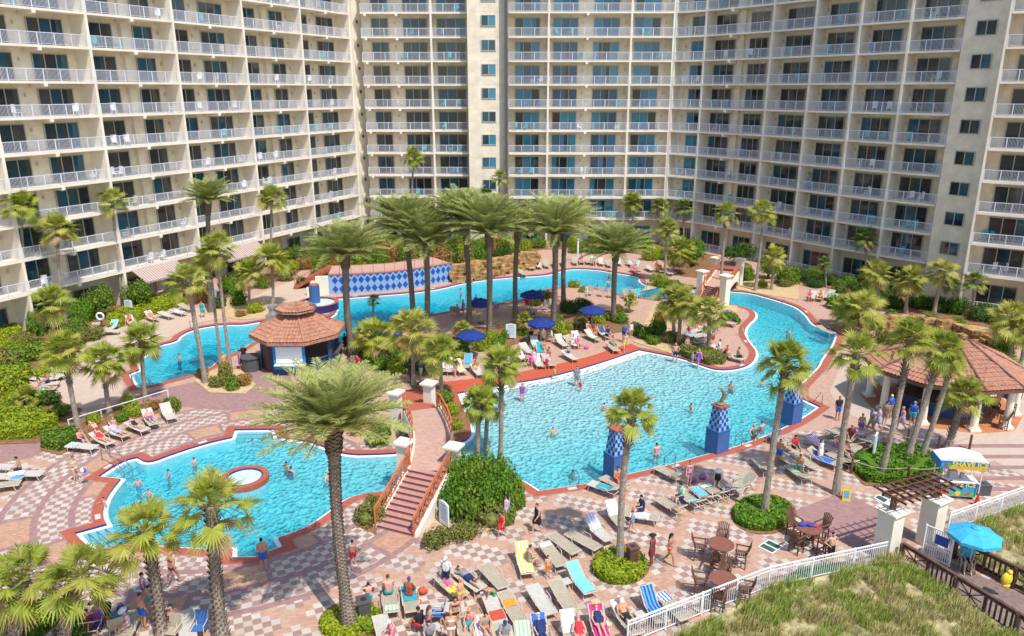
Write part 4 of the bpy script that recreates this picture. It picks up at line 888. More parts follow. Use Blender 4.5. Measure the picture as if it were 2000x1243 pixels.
# ---------------------------------------------------------------- octagonal bar
def octo_bar():
    C = Vector((-17.8, 59.8, 0)); r = empty("poolside_bar", C); tag(r, "octagonal blue bar with a two tier clay tile roof by the far pool", "bar pavilion")
    E = ring_pts((0, 0), 3.85, 8, 2.95, R(22.5)); T = ring_pts((0, 0), 1.0, 8, 4.3, R(22.5)); b = MB()
    for i in range(8): j = (i + 1) % 8; tile_face(b, E[i], E[j], T[i], T[j])
    b.build("roof", M['roofr'], r)
    b = MB()
    for i in range(8): j = (i + 1) % 8; b.bar(E[i] - Vector((0, 0, .12)), E[j] - Vector((0, 0, .12)), .1, .24)
    for i in range(8): b.tube([E[i] + Vector((0, 0, .08)), T[i] + Vector((0, 0, .08))], .11, 6)
    b.build("fascia", M['roofr'], r)
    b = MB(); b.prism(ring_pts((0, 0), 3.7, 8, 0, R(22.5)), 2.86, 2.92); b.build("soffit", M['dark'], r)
    b = MB(); b.prism(ring_pts((0, 0), 1.02, 8, 0, R(22.5)), 4.1, 4.8); b.build("cupola_wall", M['pavblue'], r)
    E = ring_pts((0, 0), 1.65, 8, 4.8, R(22.5)); T = ring_pts((0, 0), .08, 8, 5.3, R(22.5)); b = MB()
    for i in range(8): j = (i + 1) % 8; tile_face(b, E[i], E[j], T[i], T[j])
    b.prism(ring_pts((0, 0), 1.7, 8, 0, R(22.5)), 4.68, 4.78); b.build("cupola_roof", M['roofr'], r)
    # front room with blue walls (towards the camera) and an open bar behind
    W = ring_pts((0, 0), 3.1, 8, 0, R(22.5)); b = MB()
    b.prism([W[3], W[4], W[5], W[6], (0.4, -1.2, 0), (-1.6, -.6, 0)], 0, 2.86); b.build("wall", M['pavblue'], r)
    b = MB(); f0, f1 = W[5], W[6]; u = (f1 - f0).normalized(); nn = Vector((u.y, -u.x, 0))
    c = (f0 + f1) / 2 + nn * .04; b.box((c.x, c.y, 1.55), (2.55, .08, 2.1), 0, math.atan2(u.y, u.x)); fr = b.build("serving_window", M['pavtrim'], r)
    b = MB(); c = (f0 + f1) / 2 + nn * .09; b.box((c.x, c.y, 1.75), (2.1, .05, 1.35), 0, math.atan2(u.y, u.x)); b.build("menu_panes", M['signw'], fr)
    b = MB(); c = (f0 + f1) / 2 + nn * .30; b.box((c.x, c.y, .98), (2.3, .5, .06), 0, math.atan2(u.y, u.x)); b.build("shelf", M['white'], fr)
    b = MB(); d0, d1 = W[4], W[5]; u = (d1 - d0).normalized(); nn = Vector((u.y, -u.x, 0)); c = (d0 + d1) / 2 + nn * .03 + u * -.1; b.box((c.x, c.y, 1.1), (.95, .06, 2.1), 0, math.atan2(u.y, u.x)); b.build("door", M['wood'], r)
    b = MB(); b.prism(ring_pts((.9, .5), 2.5, 8, 0, R(22.5)), 0, 1.05); b.build("bar_counter", M['pavblue'], r)
    b = MB(); b.prism(ring_pts((.9, .5), 2.7, 8, 0, R(22.5)), 1.05, 1.12); b.build("counter_top", M['dgrey'], r)
    for i in (0, 1, 2, 7):
        b = MB(); b.box((W[i].x, W[i].y, 1.45), (.3, .3, 2.9)); b.build("post", M['pavblue'], r)
    b = MB(); b.cyl((-2.4, 1.5, 3.2), .36, 1.2, 12); b.cyl((-2.4, 1.5, 4.4), .46, .25, 12); b.box((-2.4, 1.0, 3.6), (.8, .7, .8)); b.build("roof_vent", mat("galvanised", (.45, .47, .48), .35, .1, metal=.6), r)
octo_bar()
# dark counter and bins at the bar's left side
b = MB(); b.cyl((0, 0, 0), .75, 1.1, 14); b.cyl((0, 0, 1.1), .85, .06, 14); o = b.build("bar_stand", M['dgrey'], None, False, G(492, 722)); tag(o, "dark round counter at the left side of the octagonal bar", "counter")
# ---------------------------------------------------------------- right bar with columns
def right_bar():
    C = Vector((31.3, 50.6, 0)); a = R(-8); r = empty("poolside_bar", C, 0); tag(r, "open tile roofed bar on cream columns at the right edge", "bar pavilion")
    ev = [(-5.4, -.6), (-3.6, -3.4), (-.2, -4.6), (2.6, -4.2), (4.9, -1.6), (5.4, 2.6), (2.2, 4.9), (-2.6, 4.6), (-5.2, 2.4)]
    E = [Vector((x, y, 3.05)) for x, y in ev]; n = len(E); c0, c1 = Vector((-.7, .3, 4.95)), Vector((1.2, .3, 4.95)); T = [c0.lerp(c1, max(0, min(1, (e.x + 3) / 6))) for e in E]; b = MB()
    for i in range(n):
        j = (i + 1) % n; tile_face(b, E[i], E[j], T[i], T[j])
    b.build("roof", M['roofr'], r); b = MB()
    for i in range(n):
        j = (i + 1) % n; b.bar(E[i] - Vector((0, 0, .1)), E[j] - Vector((0, 0, .1)), .12, .22); b.tube([E[i] + Vector((0, 0, .06)), T[i] + Vector((0, 0, .06))], .1, 6)
    b.build("fascia", M['wood'], r)
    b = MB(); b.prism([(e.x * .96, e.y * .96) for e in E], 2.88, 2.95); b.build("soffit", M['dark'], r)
    for i, e in enumerate(E):
        x, y = e.x * .86, e.y * .86; b = MB(); b.cyl((x, y, .12), .26, 2.75, 16, 0, .22); b.box((x, y, .09), (.72, .72, .18)); b.cyl((x, y, .18), .34, .1, 16); b.box((x, y, 2.8), (.6, .6, .14)); b.build("column", M['cream2'], r)
    b = MB(); b.prism([(e.x * .52, e.y * .5) for e in E], 0, 1.05); b.build("counter", mat("blue_counter", (.03, .08, .20), .5, .1), r)
    b = MB(); b.prism([(e.x * .57, e.y * .55) for e in E], 1.05, 1.12); b.build("counter_top", M['wood'], r)
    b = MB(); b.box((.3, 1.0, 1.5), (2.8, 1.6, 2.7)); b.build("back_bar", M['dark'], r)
    b = MB(); b.box((-.6, .16, 1.9), (1.2, .05, .8)); b.build("menu_board", M['signw'], r)
    b = MB(); b.sheet([(e.x * .98, e.y * .98) for e in E], .014); b.build("floor", M['orangefloor'], r)
right_bar()
# ---------------------------------------------------------------- blue tile wall with its cream end
def tile_wall():
    pts = [G(643, 575), G(700, 573), G(760, 569), (G(820, 561)), G(886, 549)]
    r = empty("tile_wall", pts[0]); tag(r, "curved low wall of light and dark blue diamond tiles behind the far pool", "tile wall"); O = pts[0]; P = [p - O for p in pts]
    Ls = [(P[i + 1] - P[i]).length for i in range(4)]; T = sum(Ls)
    def at(s, z, off=0):
        i = 0
        while i < 3 and s > Ls[i]: s -= Ls[i]; i += 1
        u = (P[i + 1] - P[i]).normalized(); n = Vector((u.y, -u.x, 0)); p = P[i] + u * s + n * off; return Vector((p.x, p.y, z))
    H = 2.15; b = MB(); N = 24
    for i in range(N):
        s0, s1 = T * i / N, T * (i + 1) / N
        b.quad(at(s0, 0), at(s1, 0), at(s1, H), at(s0, H)); b.quad(at(s0, H), at(s1, H), at(s1, H, -.5), at(s0, H, -.5)); b.quad(at(s0, 0, -.5), at(s1, 0, -.5), at(s1, H, -.5), at(s0, H, -.5))
    b.quad(at(T, 0), at(T, 0, -.5), at(T, H, -.5), at(T, H)); b.build("wall", mat("light_blue_tile", (.26, .43, .70), .25, .06, 3), r)
    b = MB(); n = 21; st = T / n; h = H / 4
    for i in range(n + 1):
        for k, zc in enumerate((h * 1, h * 3 - .06)):
            c = i * st; l, rt = max(0, c - st * .46), min(T, c + st * .46); b.quad(at(l, zc, .008), at(c, zc - h * .82, .008), at(rt, zc, .008), at(c, zc + h * .82, .008)) if 0 < i < n else None
    for i in range(n):
        c = (i + .5) * st; b.tri(at(c - st * .4, H, .008), at(c + st * .4, H, .008), at(c, H - h * .5, .008)); 
    b.build("diamond_tiles", mat("dark_blue_tile", (.03, .10, .38), .2, .1, 3), r)
    b = MB()
    for i in range(N): s0, s1 = T * i / N, T * (i + 1) / N; b.bar(at(s0, H + .04, -.2), at(s1, H + .04, -.2), .42, .06)
    b.build("coping", M['coping'], r)
    b = MB()
    for i in range(N): s0, s1 = T * i / N, T * (i + 1) / N; b.bar(at(s0, H + 1.0, -.5), at(s1, H + 1.0, -.5), .06)
    for i in range(0, N + 1, 2): b.bar(at(T * i / N, H, -.5), at(T * i / N, H + 1.0, -.5), .05)
    b.build("handrail", M['terra'], r)
    o = MB(); o.sheet([tuple(at(T * i / N, 0, -.5) + O)[:2] for i in range(N + 1)] + [tuple(at(T * i / N, 0, -5) + O)[:2] for i in range(N, -1, -1)], H - .02); struct(o.build("terrace", M['deck']))
    e = empty("stair_wall", G(600, 577)); tag(e, "cream stepped end wall left of the blue tile wall", "wall"); b = MB(); a, c = Vector((0, 0, 0)), G(643, 575) - G(600, 577)
    for z0, z1, t0, t1 in ((0, 2.1, .42, 1.0), (0, 1.5, .2, .42), (0, .9, 0, .2)): b.bar(c * t0 + Vector((0, 0, (z0 + z1) / 2)), c * t1 + Vector((0, 0, (z0 + z1) / 2)), .45, z1 - z0)
    b.build("wall", M['cream2'], e)
    b = MB(); P0 = G(648, 558) - G(600, 577); q0 = G(576, 562) - G(600, 577); b.bar(Vector((q0.x, q0.y, .1)), Vector((P0.x, P0.y, 2.2)), 1.8, .3); b.build("ramp", M['coping'], e)
    b = MB()
    for k in range(8): t = k / 7; p = Vector((q0.x, q0.y, .3)).lerp(Vector((P0.x, P0.y, 2.3)), t) + Vector((.3, -.9, 0)); b.bar(p, p + Vector((0, 0, .9)), .06)
    p, q = Vector((q0.x + .3, q0.y - .9, 1.2)), Vector((P0.x + .3, P0.y - .9, 3.2)); b.bar(p, q, .07); b.build("handrail", M['terra'], e)
tile_wall()
# blue fountain column and basin
def fountain():
    p = G(622, 603); r = empty("fountain", p); tag(r, "round wading basin with a blue tiled column between bar and tile wall", "fountain")
    b = MB(); b.cyl((-.35, .2, 0), .55, 2.5, 16); b.build("column", M['blueped'], r)
    b = MB(); b.cyl((-.35, .2, 2.5), .45, .12, 12); b.build("cap", M['terra'], r)
    b = MB(); n = 32; R0, R1 = 1.75, 2.15
    for i in range(n):
        a, c = 2 * math.pi * i / n, 2 * math.pi * (i + 1) / n; A, Bv = Vector((math.cos(a), math.sin(a), 0)), Vector((math.cos(c), math.sin(c), 0)); Z = Vector((0, 0, 1))
        b.quad(A * R0 + Z * .75, Bv * R0 + Z * .75, Bv * R1 + Z * .75, A * R1 + Z * .75, 0); b.quad(A * (R1 - .05), Bv * (R1 - .05), Bv * (R1 - .05) + Z * .74, A * (R1 - .05) + Z * .74, 1); b.quad(A * R0, Bv * R0, Bv * R0 + Z * .74, A * R0 + Z * .74, 1)
    b.build("basin_rim", [M['coping'], M['navy']], r); b = MB(); b.cyl((0, 0, .3), 1.74, .32, 28); b.build("water", bpy.data.materials["spa_water"], r)
fountain()
# ---------------------------------------------------------------- footbridges
def bridge(name, label, foot, head, deck, foot2, width, w2, pillars, arch=True, steps=11):
    r = empty(name, (foot.x, foot.y, 0)); tag(r, label, "footbridge", "footbridges over the pool"); O = Vector((foot.x, foot.y, 0))
    C = [head] + deck; C = [p - O for p in C]
    # smooth the deck line
    for _ in range(2):
        Q = [C[0]]
        for a, c in zip(C, C[1:]): Q += [a.lerp(c, .25), a.lerp(c, .75)]
        Q.append(C[-1]); C = Q
    def side(i): d = (C[min(i + 1, len(C) - 1)] - C[max(i - 1, 0)]); d.z = 0; d.normalize(); return Vector((d.y, -d.x, 0))
    Wd = [width + (w2 - width) * i / (len(C) - 1) for i in range(len(C))]; b = MB(); s = MB(); n = len(C)
    Lp = [C[i] - side(i) * Wd[i] / 2 for i in range(n)]; Rp = [C[i] + side(i) * Wd[i] / 2 for i in range(n)]; Z = Vector((0, 0, 1))
    for i in range(n - 1):
        b.quad(Lp[i], Rp[i], Rp[i + 1], Lp[i + 1])
        for (P_, sg) in ((Lp, -1), (Rp, 1)):
            o0, o1 = side(i) * sg * .28, side(i + 1) * sg * .28
            t0, t1 = i / (n - 1), (i + 1) / (n - 1)
            d0 = .42 + (abs(t0 - .5) * 2) ** 2.2 * (P_[i].z - .35 - .1); d1 = .42 + (abs(t1 - .5) * 2) ** 2.2 * (P_[i + 1].z - .35 - .1)
            s.quad(P_[i] + o0 * .9 + Z * .08, P_[i + 1] + o1 * .9 + Z * .08, P_[i + 1] + o1 - Z * d1, P_[i] + o0 - Z * d0); s.quad(P_[i] + Z * .08, P_[i + 1] + Z * .08, P_[i + 1] + o1 * .9 + Z * .08, P_[i] + o0 * .9 + Z * .08)
            s.quad(P_[i] + Z * .08, P_[i + 1] + Z * .08, P_[i + 1], P_[i])
        s.quad(Lp[i] - side(i) * .28 - Z * .42, Rp[i] + side(i) * .28 - Z * .42, Rp[i + 1] + side(i + 1) * .28 - Z * .42, Lp[i + 1] - side(i + 1) * .28 - Z * .42)
    b.build("deck", M['deck'], r); s.build("spandrel", M['cream2'], r)
    # stairs with risers
    st, nos, sd = MB(), MB(), MB(); hd = C[0]; d = Vector((hd.x, hd.y, 0)); L = d.length; u = d / L; sv = Vector((u.y, -u.x, 0)); ang = math.atan2(u.y, u.x); H = hd.z
    for k in range(steps):
        a0 = L * k / steps; a1 = L * (k + 1) / steps; z1 = H * (k + 1) / steps - .001; c = u * ((a0 + a1) / 2 + .02); st.box((c.x, c.y, z1 / 2), (a1 - a0 + .04, width, z1), 0, ang)
        c = u * (a0 - .005); nos.box((c.x, c.y, z1 - .03), (.035, width - .02, .055), 0, ang)
    st.build("stairs", pavermat("stair_pavers", (.50, .25, .21), .1), r); nos.build("stair_nosings", paint((.13, .05, .07)), r)
    for sg in (-1, 1):
        a, c = sv * sg * (width / 2 + .14), u * L + sv * sg * (width / 2 + .14)
        n0 = len(sd.v); sd.add([a - u * .02 + sv * .13, a - u * .02 - sv * .13, c - sv * .13, c + sv * .13, a + sv * .13 + Z * .12, a - sv * .13 + Z * .12, c - sv * .13 + Z * (H + .1), c + sv * .13 + Z * (H + .1)], [(0, 1, 5, 4), (1, 2, 6, 5), (2, 3, 7, 6), (3, 0, 4, 7), (4, 5, 6, 7)])
    sd.build("stair_cheeks", M['cream2'], r)
    if foot2 is not None:
        f2 = foot2 - O; e = C[-1]; b = MB(); q = Vector((f2.x, f2.y, 0)) - Vector((e.x, e.y, 0)); L2 = q.length; u2 = q / L2; m = 8; a2 = math.atan2(u2.y, u2.x)
        for k in range(m): zz = e.z * (1 - (k + .5) / m); c = Vector((e.x, e.y, 0)) + u2 * L2 * (k + .5) / m; b.box((c.x, c.y, zz / 2), (L2 / m, w2, zz), 0, a2)
        b.build("rear_stairs", M['coping'], r)
    # handrails: top rail, bottom rail, posts and crossed balusters
    def rail(pts):
        b = MB(); 
        for a, c in zip(pts, pts[1:]):
            b.bar(a + Z * 1.05, c + Z * 1.05, .09, .07); b.bar(a + Z * .15, c + Z * .15, .05); b.bar(a + Z * .85, c + Z * .85, .04)
            L = (c - a).length; k = max(1, int(L / .55))
            for i in range(k):
                p, q = a.lerp(c, i / k), a.lerp(c, (i + 1) / k); b.bar(p + Z * .15, q + Z * .85, .03); b.bar(p + Z * .85, q + Z * .15, .03); b.bar(p + Z * 0, p + Z * 1.05, .045)
        b.bar(pts[-1], pts[-1] + Z * 1.08, .09); b.bar(pts[0], pts[0] + Z * 1.12, .10); return b.build("handrail", M['terra'], r)
    for sg, P_ in ((-1, Lp), (1, Rp)):
        rail([sv * sg * (width / 2 + .08) + Z * .1, u * L + sv * sg * (width / 2 + .08) + Z * (H + .05)])
        rail([p + side(i) * sg * .12 for i, p in enumerate(P_)][::2] + [P_[-1]])
    for p, h, w_ in pillars:
        q = p - O; b = MB(); b.box((q.x, q.y, h / 2), (w_, w_, h), 0, ang - R(90)); pl = b.build("pillar", M['cream2'], r); b = MB()
        b.box((q.x, q.y, h + .03), (w_ + .18, w_ + .18, .1), 0, ang - R(90)); b.box((q.x, q.y, h + .13), (w_ + .34, w_ + .34, .12), 0, ang - R(90)); b.build("pillar_cap", M['cream2'], pl)
    return r
bridge("footbridge", "arched footbridge with red stairs and terracotta rails in the foreground", (G(735, 1030) + G(808, 1050)) / 2, (G(797, 914, 1.75) + G(876, 925, 1.75)) / 2,
       [(G(812, 868, 1.95) + G(882, 884, 1.95)) / 2, (G(811, 832, 2.0) + G(876, 845, 2.0)) / 2, (G(797, 800, 1.9) + G(852, 800, 1.9)) / 2], G(790, 765), 2.15, 2.0,
       [(G(788, 868, 2.75) * 1, 2.75, .62), (G(886, 876, 2.75) * 1, 2.75, .62), (G(838, 752, 2.75), 2.75, .62), (G(772, 770, 2.75), 2.75, .62)])
bridge("footbridge", "distant footbridge with terracotta rails over the far channel", (G(1362, 590) + G(1398, 594)) / 2, (G(1380, 560, 1.6) + G(1410, 562, 1.6)) / 2,
       [(G(1392, 545, 2.0) + G(1424, 550, 2.0)) / 2, (G(1402, 530, 1.95) + G(1438, 530, 1.95)) / 2], G(1418, 522), 2.1, 2.3,
       [(G(1372, 532, 3.0), 3.0, .75), (G(1418, 541, 3.1), 3.1, .8), (G(1398, 506, 3.0), 3.0, .7), (G(1446, 508, 3.0), 3.0, .7)], steps=8)
# ---------------------------------------------------------------- blue fountain pedestals
def pedestal(px, w0, label, fish):
    p = G(*px, -.1); r = empty("fountain_pedestal", (p.x, p.y, -.1)); tag(r, label, "pedestal", "blue tiled fountain pedestals"); r.rotation_euler = (0, 0, R(32))
    b = MB(); b.box((0, 0, .55), (w0, w0, 2.0)); b.box((0, 0, 1.6), (w0 + .06, w0 + .06, .08)); b.build("base", M['blueped'], r)
    b = MB(); lo, hi, z0, z1 = w0 * .43, w0 * .30, 1.64, 3.15; k = 4; rows = 6
    for f in range(4):
        a = f * math.pi / 2; 
        for i in range(k):
            for j in range(rows):
                t0, t1 = j / rows, (j + 1) / rows; h0, h1 = lo + (hi - lo) * t0, lo + (hi - lo) * t1; q = []
                for (s_, h, t) in ((i, h0, t0), (i + 1, h0, t0), (i + 1, h1, t1), (i, h1, t1)):
                    x, y = -h + 2 * h * s_ / k, -h; q.append((x * math.cos(a) - y * math.sin(a), x * math.sin(a) + y * math.cos(a), z0 + (z1 - z0) * t))
                b.quad(*q, (i + j) % 2)
    b.build("tiled_shaft", [paint((.25, .42, .68), .4), paint((.02, .06, .25), .4)], r)
    b = MB(); b.box((0, 0, 3.2), (hi * 2 + .2, hi * 2 + .2, .1)); b.build("cap", M['coping'], r)
    if fish:
        d = empty("fish_statue", (p.x, p.y, 3.15)); tag(d, "bronze leaping fish spout on the middle blue pedestal", "statue"); b = MB()
        b.tube([(0, 0, 0), (.05, 0, .25), (.2, .02, .5), (.18, .03, .8), (.0, .02, 1.0), (-.12, 0, 1.05)], [.06, .12, .15, .12, .08, .02], 8); b.build("body", mat("bronze", (.20, .19, .13), .5, .2, 6), d, True)
        b = MB(); b.tri((.0, 0, .95), (-.3, .2, 1.2), (-.2, -.05, 1.05)); b.tri((.0, 0, .95), (-.3, -.2, 1.2), (-.2, .05, 1.05)); b.tri((.3, .02, .5), (.5, .05, .62), (.28, .03, .7)); b.build("fins", bpy.data.materials["bronze"], d)
        b = MB(); b.ico((0, 0, .06), .3, 2, 0, (1, 1, .4)); b.build("base", bpy.data.materials["bronze"], d)
pedestal((1200, 932), .98, "leftmost blue checkered pedestal at the big pool's edge", False)
pedestal((1399, 882), 1.05, "middle blue checkered pedestal, the one carrying the fish", True)
pedestal((1544, 826), 1.0, "rightmost blue checkered pedestal by the pool corner", False)
# ---------------------------------------------------------------- white fences
def fence(pts, label, h=1.15, dens=.125):
    r = empty("metal_fence", pts[0]); tag(r, label, "fence", "white picket metal fences"); O = Vector(pts[0]); b = MB(); pk = MB(); Z = Vector((0, 0, 1))
    for a, c in zip(pts, pts[1:]):
        a, c = a - O, c - O; L = (c - a).length; b.bar(a + Z * h, c + Z * h, .05, .06); b.bar(a + Z * (h - .18), c + Z * (h - .18), .035); b.bar(a + Z * .12, c + Z * .12, .04); n = int(L / dens)
        for i in range(1, n): p = a.lerp(c, i / n); pk.bar(p + Z * .12, p + Z * (h - .02), .024, .024)
        m = max(1, round(L / 2.1))
        for i in range(0 if (a.length < .01) else 1, m + 1): p = a.lerp(c, i / m); q = MB(); q.bar(p, p + Z * (h + .06), .07); q.build("post", M['white'], r)
    b.build("rails", M['white'], r); pk.build("pickets", M['white'], r)
fence([G(1225, 1260), G(1500, 1150), G(1742, 1096)], "white metal picket fence running from the bottom edge to the cream gate pillar")
fence([G(1850, 1040), G(2000, 985), G(2120, 945)], "white metal picket fence right of the gate, behind the blue umbrella")
fence([G(140, 838), G(250, 800), G(330, 774)], "thin white rail between loungers and the path palms", .95, 99) if 0 else None
def cable():
    r = empty("rope_fence", G(140, 842)); tag(r, "thin white rope rail in front of the fan palms left of the near pool", "rope rail"); O = r.location.copy(); b = MB()
    for x, y in ((137, 842), (200, 822), (265, 800), (330, 782)): p = G(x, y) - O; b.bar(p, p + Vector((0, 0, .85)), .06)
    b.bar(G(137, 842) - O + Vector((0, 0, .82)), G(330, 782) - O + Vector((0, 0, .82)), .05); b.build("rail", M['white'], r)
cable()
# ---------------------------------------------------------------- gate: cream pillars, pergola, metal gate
GP = [G(1728, 1088), G(1812, 1062)]
for i, p in enumerate(GP):
    r = empty("gate_pillar", p); tag(r, ["cream square gate pillar nearer the grass dune", "cream square gate pillar nearer the shave ice cart"][i], "pillar", "cream pillars of the beach gate"); r.rotation_euler = (0, 0, R(30))
    b = MB(); b.box((0, 0, 1.25), (.85, .85, 2.5)); b.build("shaft", M['cream2'], r); b = MB(); b.box((0, 0, 2.53), (1.0, 1.0, .07)); b.box((0, 0, 2.61), (1.14, 1.14, .1)); b.build("cap", M['cream2'], r)
    b = MB(); b.box((.43, 0, 1.45), (.02, .28, .16)); b.build("plate", M['lampc'], r)
def pergola():
    r = empty("pergola", (GP[0] + GP[1]) / 2); tag(r, "dark wooden pergola on top of the cream gate pillars", "pergola"); O = r.location.copy(); a, c = GP[0] - O, GP[1] - O; u = (c - a).normalized(); n = Vector((u.y, -u.x, 0)); Z = Vector((0, 0, 1))
    b = MB()
    for p in (a, c): b.bar(p + Z * 2.66, p + Z * 3.35, .22)
    b.build("posts", M['wood'], r); b = MB()
    for o in (-.35, .35): b.bar(a - u * .4 + n * o + Z * 3.35, c + u * .5 + n * o + Z * 3.35, .09, .18)
    b.build("beams", M['wood'], r)
    for k in range(9):
        p = a.lerp(c, -.12 + 1.26 * k / 8); b = MB(); b.bar(p - n * .95 + Z * 3.5, p + n * .95 + Z * 3.5, .06, .11); b.build("rafter", M['wood'], r)
    b = MB()
    for o in (-.7, -.25, .25, .7): b.bar(a - u * .5 + n * o + Z * 3.58, c + u * .6 + n * o + Z * 3.58, .04, .05)
    b.build("laths", M['wood'], r)
pergola()
def gate():
    r = empty("metal_gate", G(1800, 1085)); tag(r, "open white metal gate with a blue panel before the blue umbrella", "gate"); O = r.location.copy(); a, c = Vector((0, 0, 0)), G(1852, 1108) - O; Z = Vector((0, 0, 1)); b = MB()
    for z in (.1, .7, 1.7): b.bar(a + Z * z, c + Z * z, .05)
    for t in (0, 1): b.bar(a.lerp(c, t), a.lerp(c, t) + Z * 1.75, .08)
    for k in range(1, 12): p = a.lerp(c, k / 12); b.bar(p + Z * .1, p + Z * 1.7, .028)
    b.build("frame", M['white'], r); b = MB(); b.bar(a.lerp(c, .35) + Z * 1.2 + Vector((0, -.03, 0)), a.lerp(c, .85) + Z * 1.2 + Vector((0, -.03, 0)), .03, .5); b.build("panel", mat("blue_panel", (.03, .09, .40), .4, .05), r)
gate()
# boardwalk with brown railings
def boardwalk():
    a0, a1 = G(1758, 1100), G(2120, 1330); c0, c1 = G(1838, 1090), G(2110, 1215); dk = MB(); dk.sheet([a0, a1, c1, c0], .03); o = dk.build("boardwalk", M['bdeck']); struct(o)
    for (p, q, l) in ((a0, a1, "near dark brown boardwalk railing along the grass dune"), (c0 + Vector((.6, 0, 0)), c1, "far dark brown boardwalk railing behind the seated attendant")):
        r = empty("wooden_railing", p); tag(r, l, "railing", "boardwalk railings"); d = q - p; L = d.length; n = max(2, int(L / 1.35)); Z = Vector((0, 0, 1)); b = MB(); b.bar(Z * 1.12, d + Z * 1.12, .16, .06); b.bar(Z * .12, d + Z * .12, .05, .12); b.bar(Z * .98, d + Z * .98, .05, .1); b.build("rails", M['dwood'], r)
        for i in range(n + 1): t = d * (i / n); b = MB(); b.bar(t, t + Z * 1.1, .3 if i % 2 == 0 else .12, .12, up=d); b.build("post", M['dwood'], r)
        b = MB()
        for i in range(n):
            s, e = d * (i / n), d * ((i + 1) / n)
            if i % 2 == 0: 
                s2, e2 = s.lerp(e, .12), s.lerp(e, .88); b.bar(s2 + Z * .18, e2 + Z * .92, .045); b.bar(s2 + Z * .92, e2 + Z * .18, .045); b.bar(s2 + Z * .55, e2 + Z * .55, .04); m = (s + e) / 2; b.bar(m + Z * .15, m + Z * .95, .04)
            else:
                for k in range(1, 6): m = s.lerp(e, k / 6); b.bar(m + Z * .15, m + Z * .95, .045, .09)
        b.build("panels", M['dwood'], r)
boardwalk()
# ---------------------------------------------------------------- sand dune with grass
DUNE = [[(1240, 1290), (1500, 1162), (1748, 1098), (1765, 1108), (2140, 1350), (2140, 1500), (1240, 1500)], [(1856, 1048), (2000, 992), (2200, 925), (2200, 1180), (2090, 1200), (1870, 1096)]]
tuft = MB(); r = random.Random(4)
for di, dp in enumerate(DUNE):
    P = [tuple(G(*p))[:2] for p in dp]; xs = [p[0] for p in P]; ys = [p[1] for p in P]
    def dz(x, y): return .12 + .35 * max(0, noise.noise(Vector((x * .25, y * .25, di)))) + .1 * noise.noise(Vector((x, y, 5)))
    pts = list(P); n = len(P); x = min(xs)
    while x < max(xs):
        y = min(ys)
        while y < max(ys): pts.append((x, y)); y += .5
        x += .5
    vs, es, fs, _, _, _ = delaunay_2d_cdt([Vector(p) for p in pts], [(i, (i + 1) % n) for i in range(n)], [], 1, 1e-4)
    fs = [f for f in fs if inside((sum(vs[i].x for i in f) / 3, sum(vs[i].y for i in f) / 3), P)]
    b = MB(); b.add([(v.x, v.y, dz(v.x, v.y)) for v in vs], [tuple(f) for f in fs]); struct(b.build("sand_dune", mat("dune_sand_%d" % di, (.42, .36, .19), .95, .5, 1.6, bump=.3), None, True))
    A = abs(sum(a[0] * c[1] - c[0] * a[1] for a, c in zip(P, P[1:] + P[:1]))) / 2
    for _ in range(int(A * 60)):
        x, y = r.uniform(min(xs), max(xs)), r.uniform(min(ys), max(ys))
        if not inside((x, y), P) or noise.noise(Vector((x * .8, y * .8, 9))) < -.30 + .25 * noise.noise(Vector((x * 3, y * 3, 4))): continue
        z = dz(x, y); tall = .5 + .8 * noise.noise(Vector((x * .9, y * .9, 2))); wind = Vector((.25, .1, 0)); mi = 0 if noise.noise(Vector((x * .45, y * .45, 31))) > .02 else 1
        for k in range(11):
            a = r.uniform(0, 6.28); d = Vector((math.cos(a), math.sin(a), 0)); L = (.26 + .40 * tall) * r.uniform(.6, 1.2); o = Vector((x, y, z)) + d * r.uniform(0, .14); s = Vector((-d.y, d.x, 0)) * .010
            m1 = o + Vector((0, 0, L * .6)) + d * .08 * r.random() + wind * L * .3; tp = o + Vector((0, 0, L * .9)) + d * .25 * L + wind * L; b0 = len(tuft.v)
            tuft.v += [tuple(o - s), tuple(o + s), tuple(m1 + s), tuple(tp), tuple(m1 - s)]; tuft.f += [(b0, b0 + 1, b0 + 2, b0 + 4), (b0 + 4, b0 + 2, b0 + 3)]; mm = mi if r.random() < .75 else 1 - mi; tuft.m += [mm, mm]
o = tuft.build("dune_grass", [leafmat("dune_green", (.14, .26, .02), (.44, .52, .08), .3), leafmat("dune_straw", (.34, .27, .09), (.74, .62, .32), .3)]); tag(o, "green and straw coloured dune grass", "grass", kind='stuff')
b = MB(); b.sheet([G(*p) for p in [(1520,1140),(1560,1110),(1610,1100),(1660,1100),(1690,1108),(1600,1135),(1540,1150)]], .03); tag(b.build("lawn_strip", mat("turf", (.05, .16, .05), .95, .2, 12)), kind='structure')
